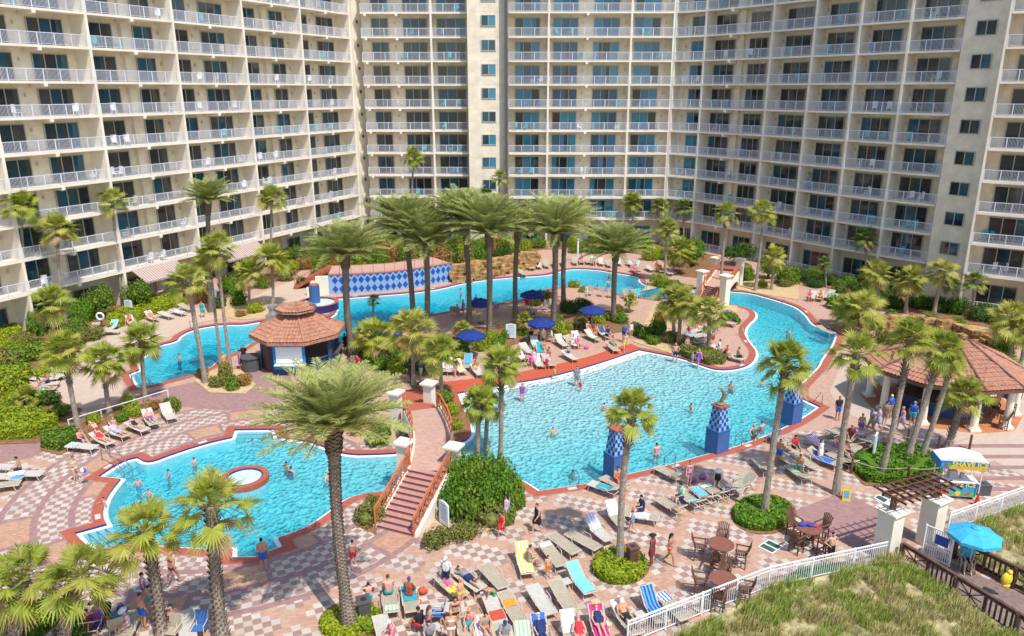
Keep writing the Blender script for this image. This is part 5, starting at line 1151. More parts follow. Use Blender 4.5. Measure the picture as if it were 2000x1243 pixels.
# ---------------------------------------------------------------- parasols, loungers, tables
def yaw(a, b): return math.atan2(-(b.x - a.x), b.y - a.y)
def parasol(x, y, rad, h, m, label, n=8, pole=True, tiltv=0, zt=None):
    p = G(x, y); r = empty("parasol", p, rnd.uniform(0, .7)); tag(r, label, "parasol", "navy pool parasols" if m is M['navyc'] else None); b = MB(); T = Vector((0, 0, h)); E = ring_pts((0, 0), rad, n, h - rad * .36)
    for i in range(n):
        j = (i + 1) % n; m1, m2 = E[i].lerp(T, .5) + Vector((0, 0, .05)), E[j].lerp(T, .5) + Vector((0, 0, .05)); mid = (E[i] + E[j]) / 2 + Vector((0, 0, .05)) - (E[i] + E[j]).normalized() * .06
        b.quad(E[i], mid, (m1 + m2) / 2 - Vector((0, 0, .02)), m1); b.quad(mid, E[j], m2, (m1 + m2) / 2 - Vector((0, 0, .02))); b.tri(m1, m2, T); b.quad(E[i], E[j], E[j] - Vector((0, 0, .14)), E[i] - Vector((0, 0, .14)))
    c = b.build("canopy", m, r); b = MB(); b.cyl((0, 0, h - .03), .22, .1, 8, 0, .05); b.build("cap", m, c); b = MB(); b.cyl((0, 0, 0), .035, h, 8); b.build("pole", M['tubec'], r); b = MB()
    for e in E: b.bar(T - Vector((0, 0, .12)), e - Vector((0, 0, .01)), .025)
    b.build("ribs", M['tubec'], r); b = MB(); b.cyl((0, 0, 0), .32, .12, 16); b.build("base", M['dgrey'], r); return r
def UG(x, y, h): return PX(Vector((G(x, y, h).x, G(x, y, h).y, 0)))       # foot pixel of a pole whose top shows at x, y
for i, (x, y) in enumerate([(1040, 567), (1157, 597), (1057, 621), (919, 645), (939, 583), (757, 640)]):
    q = UG(x, y, 2.55); parasol(q[0], q[1], 1.32, 2.55, M['navyc'], ["navy parasol touching the far pool's bank, rearmost by the water", "navy parasol on the right, nearest the low date palm", "navy parasol over the people on blue chairs", "navy parasol lowest on the left, over planting", "navy parasol half behind a date palm trunk", "navy parasol hidden behind the palms by the bar", "small visible tip of a navy parasol left of the far bank palms"][i])
lt = dict()
def lounger_proto(up, sl):
    k = (up, sl)
    if k in lt: return lt[k]
    S = [M['taupe'], M['greys']][sl]; a = R(up); hy = -.15; f = MB(); s = MB(); bk = MB(); z = .36; w_ = .33; by, bz = hy - math.cos(a) * .85, z + math.sin(a) * .85
    for x in (-w_, w_):
        f.tube([(x, 1.0, z), (x, hy, z), (x, by, bz)], .022, 5); f.tube([(x, .85, z), (x, .95, 0)], .02, 5); f.tube([(x, -.75, z if up < 5 else z), (x, -.85, 0)], .02, 5); f.tube([(x, hy, z), (x, -.8, z)], .02, 5)
        f.tube([(x * 1.12, .25, z), (x * 1.15, .15, z + .2), (x * 1.15, -.25, z + .22), (x * 1.12, -.4, z)], .018, 5)
    f.bar((-w_, 1.0, z), (w_, 1.0, z), .04); f.bar((-w_, by, bz), (w_, by, bz), .04); f.bar((-w_, -.8, z), (w_, -.8, z), .03)
    if up > 5: f.bar((0, by * .8, bz * .8), (0, -.8, z), .025)
    N = 6
    for i in range(N):
        y0, y1 = hy + (1.0 - hy) * i / N, hy + (1.0 - hy) * (i + 1) / N; q = lambda y: z + .012 - .03 * math.sin(math.pi * (y - hy) / (1.0 - hy)); s.add([(-w_, y0, q(y0)), (w_, y0, q(y0)), (w_, y1, q(y1)), (-w_, y1, q(y1)), (-w_, y0, q(y0) - .02), (w_, y0, q(y0) - .02), (w_, y1, q(y1) - .02), (-w_, y1, q(y1) - .02)], [(0, 1, 2, 3), (7, 6, 5, 4), (0, 3, 7, 4), (1, 5, 6, 2)])
    bk.bar((0, hy, z + .005), (0, by, bz + .005), 2 * w_ - .01, .025)
    lt[k] = (f.mesh("frame", M['tubec']), s.mesh("seat", S), bk.mesh("backrest", S)); return lt[k]
TW = {}
def towel_mesh(up, y0, y1, stripes):
    k = (up, y0, y1, stripes)
    if k in TW: return TW[k]
    a = R(up); b = MB(); z = .40; hy = -.15; w_ = .34; r = random.Random(up * 7 + int(y1 * 10)); n = 18; cols = 8; base = 0; V = []
    for i in range(n + 1):
        y = y0 + (y1 - y0) * i / n
        if y < hy: d = hy - y; yy, zz = hy - math.cos(a) * d, z + math.sin(a) * d
        else: yy, zz = y, z
        for c in range(cols + 1):
            x = -w_ + 2 * w_ * c / cols; e = .03 if c in (0, cols) else 0; V.append((x * (1.04 if e else 1), yy + r.uniform(-.01, .01), zz + .012 * math.sin(i * 1.3 + c) - e * 2.5))
    b.v = V
    for i in range(n):
        for c in range(cols): q = i * (cols + 1) + c; b.f.append((q, q + 1, q + cols + 2, q + cols + 1)); b.m.append(1 if stripes and c % 2 else 0)
    TW[k] = b; return b
LGROUP = "sling loungers on the pool decks"
def lounger(hx, hy, fx, fy, up=0, sl=0, towel=None, desc=None):
    "head pixel, foot pixel (at seat height), back angle; towel = (colour, stripe colour or None, from, to, words)"
    A, Bp = G(hx, hy, .4), G(fx, fy, .4); c = (A + Bp) / 2; c.z = .0; rz = yaw(A, Bp); r = empty("sun_lounger", (c.x, c.y, .035), rz); fr, se, bk = lounger_proto(up, sl); link("frame", fr, r); link("seat", se, r); link("backrest", bk, r)
    cx, cy = (hx + fx) / 2, (hy + fy) / 2; col_ = ["taupe", "grey"][sl]
    tag(r, lab("%s%s lounger" % ({0: 'flat ', 1: ''}.get(up > 8, ''), col_) + ((" under a %s towel" % towel[4]) if towel else ""), cx, cy), "lounger", LGROUP)
    if towel:
        tb = towel_mesh(up, towel[2], towel[3], bool(towel[1])); ms = [paint(towel[0], .9)] + ([paint(towel[1], .9)] if towel[1] else []); o = link("towel", tb.mesh("towel", ms), None, (c.x, c.y, .035), rz); tag(o, lab("%s towel spread on a lounger" % towel[4], cx, cy), "towel", "towels on the loungers")
    return c, rz
W_, YL, LB, TL, BL_, MG, RD, OR_, LV_, GR, PK, SB = (.75, .75, .78), (.75, .62, .08), (.20, .60, .75), (.03, .35, .42), (.03, .15, .55), (.75, .03, .28), (.55, .08, .05), (.80, .28, .04), (.52, .50, .70), (.25, .55, .25), (.75, .35, .45), (.10, .35, .65)
full = (-.98, .95)
L_ = [
 (940,1100,988,1150,0,0),(948,1150,982,1225,8,1,(RD,None,.25,.85,"rust red")),(982,1158,1020,1218,12,0,(OR_,None,-.5,-.05,"orange")),(1035,1142,1080,1205,8,1),(1083,1138,1118,1192,10,0),
 (1112,1108,1156,1160,32,0,(LB,None,-.98,.95,"light turquoise")),(1014,1066,1034,1128,45,0,(YL,(.85,.85,.6),-.98,.95,"yellow patterned")),(1062,1062,1098,1104,6,0,(W_,None,-.9,-.6,"white")),
 (1080,1046,1122,1076,0,0),(1118,1044,1160,1066,0,0),(1142,1014,1196,1060,42,1,(LV_,W_,-.98,-.05,"white and lavender")),(1182,984,1226,1036,42,0,(W_,None,-.98,-.1,"plain white")),
 (1262,1008,1238,1004,0,0,(W_,LV_,-.5,.5,"white and violet")),(1333,1002,1288,974,28,0),(1368,990,1330,962,28,0,(LB,None,-.6,-.1,"turquoise")),(1392,984,1356,952,30,0,(SB,LB,-.1,.9,"blue striped")),(1412,972,1378,948,30,0,(W_,None,.5,.8,"small white")),
 (1436,966,1404,938,28,0,((.35,.2,.5),None,-.6,0,"purple")),(1470,942,1428,952,40,0),(1455,936,1440,956,30,0),
 (1158,1190,1185,1262,38,0,(MG,(.55,.02,.2),-.98,.95,"magenta")),(1200,1180,1248,1240,25,0,(W_,None,-.98,-.6,"white head end")),(1253,1152,1300,1222,38,0,(SB,(.02,.08,.3),-.98,.45,"blue striped")),(1288,1158,1340,1208,0,0,((.8,.8,.82),BL_,-.9,-.3,"rolled blue and white")),
 (1048,1215,1070,1275,40,0,(BL_,None,-.98,-.1,"royal blue")),(1104,1205,1128,1270,42,0,(W_,None,-.98,0,"thin white")),(1018,1228,1030,1290,30,0,(W_,GR,-.98,.5,"rainbow striped")),
 (852,1122,908,1166,10,0,(YL,None,.05,.95,"yellow")),(888,1112,940,1150,5,1),(765,1200,760,1142,5,0,(GR,W_,-.9,-.5,"green and white")),(806,1195,796,1145,5,0,(TL,None,-.2,.95,"teal")),(838,1190,884,1186,0,1),(756,1250,744,1212,0,1),
 (172,1235,196,1185,35,0,(BL_,(.7,.05,.2),-.9,.6,"blue and red")),(240,1245,262,1200,10,0),(368,1250,362,1190,0,1),
 (132,868,188,874,0,1,(SB,W_,-.98,-.3,"blue and white striped")),(178,850,222,868,22,1),(206,838,252,852,22,0,(W_,None,-.9,.2,"white")),(246,826,290,842,12,1),(282,806,306,834,38,0,(W_,LV_,-.98,-.3,"white and violet")),(318,796,340,822,42,1),
 (-4,912,48,914,0,1),(-10,930,36,932,0,1,(SB,None,.4,.95,"blue")),(20,945,-20,950,0,0),
 (64,744,108,738,20,1),(62,752,112,748,5,1),(58,760,104,758,15,0,(W_,None,-.9,.3,"white")),(62,772,112,768,0,0,(TL,None,-.98,.1,"teal")),(120,735,90,728,0,1),
 (282,614,312,626,38,0,(PK,W_,-.98,.6,"pink and white")),(312,612,336,618,12,1),(334,606,362,612,12,0,(PK,W_,-.6,.9,"pale pink")),(226,634,212,644,35,1,(LB,None,-.9,-.2,"pale blue")),(196,648,226,646,5,1),(190,640,182,652,40,0),
 (1003,520,1012,528,30,1,(GR,W_,-.5,.9,"green and white")),(1030,516,1042,526,35,1),(1048,513,1056,524,35,1),(1064,512,1070,522,35,0),(1082,510,1086,520,35,1),(1100,508,1102,518,38,1),(1122,506,1124,516,38,0),(1136,505,1137,514,38,0,(PK,None,-.9,.5,"pink")),(1148,505,1150,514,38,0),(1160,506,1158,516,38,1,(W_,None,-.9,.6,"white")),(1172,508,1176,517,30,1),(1186,511,1192,520,20,0),
 (1224,510,1240,520,10,1,(BL_,W_,-.9,.9,"blue and white")),(1246,513,1240,524,30,1,(GR,LB,-.9,.9,"green and turquoise")),(1262,520,1276,528,10,1),(1284,522,1296,532,30,0,(OR_,None,-.9,0,"orange")),(1300,527,1312,536,20,1),
 (1590,572,1584,586,30,1),(1604,572,1600,588,30,1,(YL,None,-.5,.5,"yellow")),(1632,572,1606,584,40,1),(1640,580,1616,592,38,1),(1646,592,1620,598,10,0),
 (1040,664,1052,682,38,1,(GR,W_,-.9,.3,"pale green")),(1052,676,1060,694,38,1,(TL,None,-.98,.6,"dark teal")),(1084,660,1110,678,40,1),(1104,664,1128,674,30,0,(W_,None,.1,.9,"small white")),(1118,655,1136,672,42,0,(W_,None,-.98,-.2,"white")),(1142,650,1172,664,30,0,(GR,W_,-.9,.6,"pale green")),(1168,645,1192,660,35,1,((.05,.08,.2),None,-.98,-.2,"dark blue")),(1020,676,1036,688,20,1),(1008,686,1026,702,30,0,(W_,None,-.9,.9,"white")),
 (1340,664,1378,652,12,1),(1345,672,1384,662,10,1),(1350,680,1386,674,8,0),(1392,662,1372,652,38,1),(1366,640,1384,646,35,1,(RD,None,-.98,-.5,"red")),(1402,626,1434,632,10,0,(PK,None,-.7,.8,"pink")),(1424,616,1440,620,30,1,(BL_,None,-.98,-.4,"blue")),(1396,680,1420,688,15,1,(W_,PK,-.9,.9,"white and pink")),(1416,692,1448,700,5,1,(YL,None,-.9,-.2,"yellow")),
 (856,706,868,730,38,0,(W_,None,-.9,.3,"cream")),(874,704,884,732,38,1,(PK,W_,-.98,.4,"pink and white")),(888,708,908,730,35,1,(W_,YL,-.98,.9,"white and yellow")),(916,700,912,720,45,0,(SB,None,-.98,.2,"bright blue")),
 (1540,872,1510,848,25,0),(1520,886,1562,912,5,0),(1548,884,1590,912,5,0),(1590,890,1624,902,30,0,(BL_,None,-.6,.6,"blue")),(1586,860,1620,876,20,0,((.5,.15,.5),W_,-.9,.3,"purple spotted")),(1640,866,1668,850,25,0,(GR,None,-.9,.3,"green")),(1660,850,1690,840,25,0,((.6,.05,.15),W_,-.9,.3,"crimson")),(1620,850,1650,838,20,0),(1650,886,1672,872,30,0),
 (1600,640,1625,650,10,0),
]
L_ += [(905,1205,915,1255,8,0),(935,1212,950,1262,8,1,(W_,PK,-.9,.2,"white and rose")),(975,1232,990,1285,20,0),(1000,1000 if 0 else 1236,1010,1290,12,1),(1215,950,1190,938,25,0),(1196,958,1168,948,25,1,(TL,None,-.5,.5,"deep teal")),
 (1320,1010 if 0 else 930,1296,918,25,0),(1660,905,1630,890,20,0),(1575,935,1545,912,15,0,(GR,None,0,.6,"leaf green")),(1500,920,1482,900,20,0),(1688,868,1712,852,20,1),
 (1090,645,1108,655,30,1),(1065,700,1078,712,20,0,(PK,None,-.9,.0,"rose")),(1045,700,1056,714,30,1),(1104,690,1122,700,15,1),(985,700,998,716,30,0),(1190,672,1204,684,20,0),
 (1336,652,1372,642,10,1),(1330,660,1366,650,15,0,(LB,None,-.9,.3,"sky blue")),(1206,508,1212,517,30,1),(1014,528,1026,537,10,0),(1234,524,1248,532,20,0,(RD,None,-.9,0,"brick red")),(925,716,940,732,20,1),(836,712,846,732,30,0),
 (150,640,168,648,20,1),(250,622,262,634,30,1),(352,598,374,604,20,0),(100,724,140,722,10,1),(30,925,70,925,5,1,(W_,None,-.9,-.1,"white"))]
for a in L_: lounger(*a)
# chairs standing in a row at the far pool edge and on the sunny deck
def arm_chair(x, y, face, key, desc):
    p = G(x, y); r = empty("patio_chair", (p.x, p.y, .03), face); m = M['taupe'] if key is None else paint(key); b = MB(); b.box((0, 0, .42), (.52, .5, .03)); b.build("seat", m, r); b = MB(); b.box(None, (.52, .03, .58), 0, 0, Matrix.Translation((0, -.30, .74)) @ Matrix.Rotation(R(12), 4, 'X')); b.build("backrest", m, r); b = MB()
    for sx in (-.28, .28): b.tube([(sx, .28, 0), (sx, .26, .64), (sx, -.28, .66), (sx, -.36, 1.02)], .02, 5); b.tube([(sx, -.24, .42), (sx, -.38, 0)], .02, 5)
    b.build("frame", M['tubec'], r); tag(r, lab(desc, x, y), "chair", "patio chairs")
for i, (x, y) in enumerate([(1153,578),(1174,580),(1192,582),(1222,584),(1238,585)]): arm_chair(x, y, R(170 + i * 6), None, "taupe patio chair, %s of the row at the water" % ["first", "second", "third", "fourth", "fifth"][i])
arm_chair(1247,583,R(190),(.05,.5,.55),"turquoise draped chair ending the row")
for i, q in enumerate([(884,616,R(10)),(900,614,R(60)),(1065,606,R(120)),(1080,604,R(200)),(1034,668,R(100)),(1056,660,R(180)),(1075,668,R(250)),(392,1243,R(180)),(340,1250,R(170)),(230,1240,R(30)),(855,1215,R(90)),(1150,640,R(60)),(1128,640,R(300)),(966,612,R(45)),(690,715,R(30)),(715,708,R(90)),(1508,866,R(40)),(1600,950,R(0))][:17]): arm_chair(q[0], q[1], q[2], [None, (.05,.15,.4), None][i % 3], "%s patio chair" % ["taupe", "blue", "light taupe"][i % 3])
# tall wooden tables with slatted chairs
def tall_table(x, y, label):
    p = G(x, y); r = empty("round_table", p); tag(r, label, "table", "tall brown tables on the front deck"); b = MB(); b.cyl((0, 0, .98), .62, .045, 32); b.cyl((0, 0, .93), .5, .05, 24); b.build("tabletop", M['table'], r)
    for k in range(4): a = k * math.pi / 2 + .5; b = MB(); b.bar((math.cos(a) * .2, math.sin(a) * .2, .94), (math.cos(a) * .36, math.sin(a) * .36, 0), .08); b.build("leg", M['wood'], r)
    b = MB(); b.bar((-.28, -.16, .35), (.28, .16, .35), .06); b.bar((-.16, .28, .38), (.16, -.28, .38), .06); b.build("stretcher", M['wood'], r)
def tall_chair(p, face, desc, px):
    r = empty("slatted_armchair", p, face); b = MB()
    for i in range(6): b.box((0, -.18 + i * .085, .72), (.5, .07, .025))
    b.build("seat", M['wood'], r); b = MB()
    for i in range(6): x = -.2 + i * .08; h = .62 + .10 * math.cos((i - 2.5) * .6); b.bar((x * .8, -.23, .72), (x * 1.25, -.43, .72 + h), .06, .02, up=(0, 1, 0))
    b.bar((-.25, -.33, 1.02), (.25, -.33, 1.02), .05, .03); b.build("backrest", M['wood'], r)
    for sx in (-.25, .25):
        for sy in (-.22, .24): b = MB(); b.bar((sx, sy, 0), (sx, sy, .98 if sy > 0 else .74), .055); b.build("leg", M['wood'], r)
        b = MB(); b.box((sx * 1.05, 0, .99), (.09, .62, .03)); b.build("armrest", M['wood'], r); b = MB(); b.bar((sx, -.22, .32), (sx, .24, .32), .04); b.build("stretcher", M['wood'], r)
    b = MB(); b.bar((-.25, .24, .28), (.25, .24, .28), .05); b.bar((-.25, -.22, .4), (.25, -.22, .4), .04); b.build("footrest", M['wood'], r)
    q = PX(Vector(p)); tag(r, lab(desc, q[0], q[1]), "chair", "slatted chairs at the tall tables")
TT = [(1405, 1098, "tall round brown table, middle one of the front deck"), (1409, 1168, "tall round brown table nearest the white fence"), (1577, 1066, "tall round brown table with blue bags on it")]
for ti, (x, y, l) in enumerate(TT):
    tall_table(x, y, l); p = G(x, y)
    for k, a in enumerate([70, 165, 245, 340] if ti < 2 else [30, 115, 215, 300]):
        q = p + Vector((math.cos(R(a)), math.sin(R(a)), 0)) * .98; tall_chair(q, R(a + 90), "dark slatted chair on the %s side of the %s table," % (["rear", "left", "front", "right"][k], ["middle", "near", "right hand"][ti]), None)
b = MB(); b.ico((0, 0, .1), .16, 2, 0, (1.4, .8, .6)); b.ico((.4, -.06, .1), .16, 2, 0, (1.3, .8, .6)); p = G(1577, 1066); o = b.build("bag", [paint((.03, .06, .45))], None, True, p + Vector((-.3, .2, .99))); tag(o, "soft blue bags lying on the rightmost tall table", "bag"); b = MB(); b.ico((0, 0, .06), .13, 2, 0, (1.4, .9, .5)); o = b.build("bag", [paint((.5, .04, .12))], None, True, p + Vector((.32, .12, 1.02))); tag(o, "small crimson bag on the rightmost tall table", "bag")
# bar stools by the right bar
for i, (x, y) in enumerate([(1958, 838), (1940, 815), (1972, 812)]): tall_chair(G(x, y), R(60 + 90 * i), "dark bar chair beside the column", None)
# waste bins
def bin_(x, y, h, w_, m, label, post=False):
    r = empty("waste_bin", G(x, y, .03), R(20)); tag(r, label, "waste bin"); b = MB(); b.box((0, 0, h / 2), (w_, w_, h))
    for k in range(5): 
        for sx, sy in ((0, 1), (0, -1), (1, 0), (-1, 0)): o = -w_ / 2 + w_ * (k + .5) / 5; b.box((sx * (w_ / 2 + .01) + (o if sy else 0), sy * (w_ / 2 + .01) + (o if sx else 0), h / 2), (.02 if sx else w_ / 6.5, .02 if sy else w_ / 6.5, h * .9))
    b.build("body", m, r); b = MB(); b.box((0, 0, h + .03), (w_ + .12, w_ + .12, .07)); b.build("lid", m, r); b = MB(); b.cyl((0, 0, h + .065), w_ * .28, .012, 16); b.build("opening", M['black'], r)
bin_(712, 1204, .82, .5, M['dgrey'], "square dark bin in the planting under the tall date palm"); bin_(1234, 1104, 1.0, .42, M['wood'], "slatted brown bin in the round lime bed"); bin_(1978, 778, 1.3, .8, M['dgrey'], "large dark green bin at the right edge behind the bar")
bin_(62, 730, .8, .5, M['black'], "dark bin among the far left shrubs") if 0 else None
# signs
def sign(x, y, w_, h, z0, face, label, lines=6, m=None):
    p = G(x, y); r = empty("sign_board", (p.x, p.y, 0), face); tag(r, label, "sign", "white rule boards"); b = MB(); n = 10; P = [(-w_ / 2, z0), (w_ / 2, z0), (w_ / 2, z0 + h * .93)] + [(w_ / 2 - w_ * i / n, z0 + h * .93 + h * .07 * math.sin(math.pi * i / n)) for i in range(1, n)] + [(-w_ / 2, z0 + h * .93)]; k = len(P)
    tr = tessellate_polygon([[Vector((a, c, 0)) for a, c in P]]); b.add([(a, -.04, c) for a, c in P] + [(a, .04, c) for a, c in P], [tuple(t) for t in tr] + [tuple(i + k for i in t) for t in tr] + [(i, (i + 1) % k, (i + 1) % k + k, i + k) for i in range(k)]); b.build("board", m or M['signw'], r)
    b = MB(); b.box((0, -.046, z0 + h * .86), (w_ * .55, .01, h * .05), 0)
    for i in range(lines): rr = random.Random(i); b.box((rr.uniform(-.04, .04), -.046, z0 + h * (.74 - .60 * i / lines)), (w_ * rr.uniform(.5, .75), .01, h * .018))
    b.build("lettering", M['signb'], r); 
    for sx in (-1, 1): b = MB(); b.box((sx * w_ * .4, .02, z0 / 2), (.08, .07, z0 + .02)); b.build("post", M['white'], r)
sign(868, 1028, .85, 1.35, .12, R(-52), "pale blue rule board at the foot of the near footbridge", 9); sign(998, 663, .95, 1.35, .15, R(-12), "white rule board on the island between planting"); sign(253, 612, .9, .95, .45, R(-14), "white square notice in front of the left wing hedge"); sign(1706, 892, .7, 1.5, .15, R(55), "tall white board seen nearly edge on beside the roped bed")
sign(420, 597, .7, 1.9, .1, R(-20), "slim pale blue banner on the left promenade", 3, paint((.35,.55,.75)))
# life ring on post
def lifering():
    p = G(200, 640); r = empty("life_ring", p); tag(r, "white life ring on a post at the left wing hedge", "life ring"); b = MB(); n = 20; c = Vector((0, -.08, 1.15)); pts = [c + Vector((math.cos(a) * .33, 0, math.sin(a) * .33)) for a in [2 * math.pi * i / n for i in range(n + 1)]]; b.tube(pts, .1, 8, 0, False); b.build("ring", M['white'], r, True); b = MB(); b.bar((0, 0, 0), (0, 0, 1.3), .09); b.box((0, .0, 1.15), (.3, .06, .3)); b.build("post", M['dgrey'], r)
lifering()
# lamp-like white post on the far deck
b = MB(); b.cyl((0, 0, 0), .12, 3.0, 10); b.cyl((0, 0, 3.0), .2, .15, 10); b.box((0, 0, .06), (.5, .5, .12)); tag(b.build("post", M['white'], None, False, G(1128, 512)), "slim white post rising from the deck behind the far pool", "post")
# pool handrails
for i, (x, y, x2, y2) in enumerate([(216, 895, 258, 918), (1130, 952, 1112, 930), (1318, 912, 1298, 896), (1448, 872, 1436, 856), (1500, 700, 1478, 706) if 0 else (1445, 655, 1456, 662), (1560, 632, 1548, 640), (372, 642, 388, 652), (258, 748, 290, 742), (1605, 790, 1590, 786)]):
    a, c = G(x, y), G(x2, y2); r_ = MB(); Z = Vector((0, 0, 1))
    for o in ((0,) if i not in (0, 7) else (0, .5)):
        s = (c - a).normalized().cross(Z) * o; r_.tube([a + s, a + s + Z * .75, a.lerp(c, .3) + s + Z * .9, c + s + Z * .1, c + s - Z * .5], .028, 6)
    o = r_.build("pool_handrail", M['steel']); tag(o, lab("curved steel pool handrail", x, y), "handrail", "steel handrails at the pool steps")
b = MB(); A = Vector((0, 0, 0))
for o in (0, .5, 1.0): b.tube([Vector((o, 0, 0)), Vector((o, 0, 1.3)), Vector((o + .1, -.3, 1.6)), Vector((o + .15, -.6, 1.3)), Vector((o + .15, -.7, 0))], .035, 6)
tag(b.build("pool_ladder", paint((.10, .42, .55)), None, False, G(1240, 576)), "tall arched turquoise pool ladder at the far pool", "ladder")
# yellow floor sign, cone, drain grates, box
r = empty("floor_sign", G(1652, 975), R(-20)); tag(r, "yellow A frame floor sign with blue panel by the leaning palm", "floor sign"); b = MB(); b.box(None, (.42, .03, .72), 0, 0, Matrix.Translation((0, -.13, .35)) @ Matrix.Rotation(R(-14), 4, 'X')); b.box(None, (.42, .03, .72), 0, 0, Matrix.Translation((0, .13, .35)) @ Matrix.Rotation(R(14), 4, 'X')); b.build("boards", M['yellow'], r); b = MB(); b.box(None, (.26, .012, .4), 0, 0, Matrix.Translation((0, -.155, .37)) @ Matrix.Rotation(R(-14), 4, 'X')); b.build("panel", M['signb'], r)
r = empty("traffic_cone", G(1907, 988)); tag(r, "orange red traffic cone in front of the white fence", "cone"); b = MB(); b.cyl((0, 0, .04), .17, .72, 14, 0, .03); b.build("cone", M['red'], r); b = MB(); b.box((0, 0, .02), (.42, .42, .04)); b.build("foot", M['black'], r)
def grate(px, l):
    P = [G(*p, .02) for p in px]; c = sum(P, Vector()) / 4; r = empty("drain_cover", c); tag(r, l, "drain cover", "green drain covers"); b = MB(); b.prism([(p.x - c.x, p.y - c.y) for p in P], -.01, .012); b.build("rim", M['poolwhite'], r)
    for t0, t1 in ((.06, .47), (.53, .94)): q = [P[0].lerp(P[1], t0), P[0].lerp(P[1], t1), P[3].lerp(P[2], t1), P[3].lerp(P[2], t0)]; cc = sum(q, Vector()) / 4; b = MB(); b.prism([((cc + (v - cc) * .88).x - c.x, (cc + (v - cc) * .88).y - c.y) for v in q], .0, .018); b.build("cover", paint((.05, .10, .08)), r)
grate([(1480,1068),(1502,1054),(1530,1068),(1508,1082)], "green drain cover between the tall tables"); grate([(1706,972),(1728,962),(1748,970),(1726,984)], "dark drain cover under the pergola's left end"); grate([(1932,1040),(1950,1032),(1970,1040),(1950,1050)], "x") if 0 else None
b = MB(); b.box((0, 0, .2), (.32, .22, .4)); b.box((0, -.01, .42), (.36, .26, .05)); tag(b.build("utility_box", M['white'], None, False, G(1764, 1112)), "small white utility box at the gate pillar's foot", "utility box")
r = empty("hydrant", G(1958, 1168)); r.location.z = .05; tag(r, "bright yellow life vest shaped board on the boardwalk rail", "life vest"); b = MB(); b.ico((0, 0, .95), .26, 2, 0, (1, .55, 1.3)); b.ico((.08, 0, 1.3), .12, 2); b.ico((.02, -.02, .62), .16, 2, 0, (1.2, .6, .8)); b.build("vest", M['yellow'], r, True); r.name = "life_vest"
# rope posts
RP = [(1500 and 1668, 928), (1772, 934), (1628 and 1640, 888), (1738, 872), (1770, 868), (1832, 888), (1895, 872), (1868, 925)]
for i, (x, y) in enumerate([(1662, 925), (1772, 940), (1643, 892), (1738, 868), (1772, 866), (1832, 880), (1893, 878), (1862, 928)]):
    b = MB(); b.cyl((0, 0, 0), .075, .95, 8); b.cyl((0, 0, .95), .085, .05, 8); tag(b.build("rope_post", M['wood'], None, False, G(x, y)), lab("round brown rope post", x, y), "post", "rope posts")
def rope(a, c, l):
    A, Bv = G(*a, .85), G(*c, .85); n = 8; b = MB(); b.tube([A.lerp(Bv, i / n) - Vector((0, 0, .28 * math.sin(math.pi * i / n))) for i in range(n + 1)], .022, 5); tag(b.build("rope", paint((.42, .36, .26))), l, "rope", "ropes round the planted bed")
E2 = lambda x, y: PX(Vector((G(x, y).x, G(x, y).y, 0)))
rope_pts = [(1643, 892), (1662, 925), (1772, 940), (1862, 928)]
for i in range(3):
    a, c = G(*rope_pts[i]), G(*rope_pts[i + 1]); n = 8; b = MB(); b.tube([a.lerp(c, k / n) + Vector((0, 0, .86 - .26 * math.sin(math.pi * k / n))) for k in range(n + 1)], .022, 5); tag(b.build("rope", paint((.42, .36, .26))), ["short rope at the bed's left end", "long rope along the bed's front", "rope from the front post towards the shave ice cart"][i], "rope", "ropes round the planted bed")
for i, (p, q) in enumerate([((1643, 892), (1738, 868)), ((1738, 868), (1832, 880)), ((1832, 880), (1893, 878))]):
    a, c = G(*p), G(*q); n = 8; b = MB(); b.tube([a.lerp(c, k / n) + Vector((0, 0, .86 - .26 * math.sin(math.pi * k / n))) for k in range(n + 1)], .022, 5); tag(b.build("rope", paint((.42, .36, .26))), ["rope behind the bed, left span", "rope behind the bed, middle span", "rope behind the bed, right span by the booted palm"][i], "rope", "ropes round the planted bed")
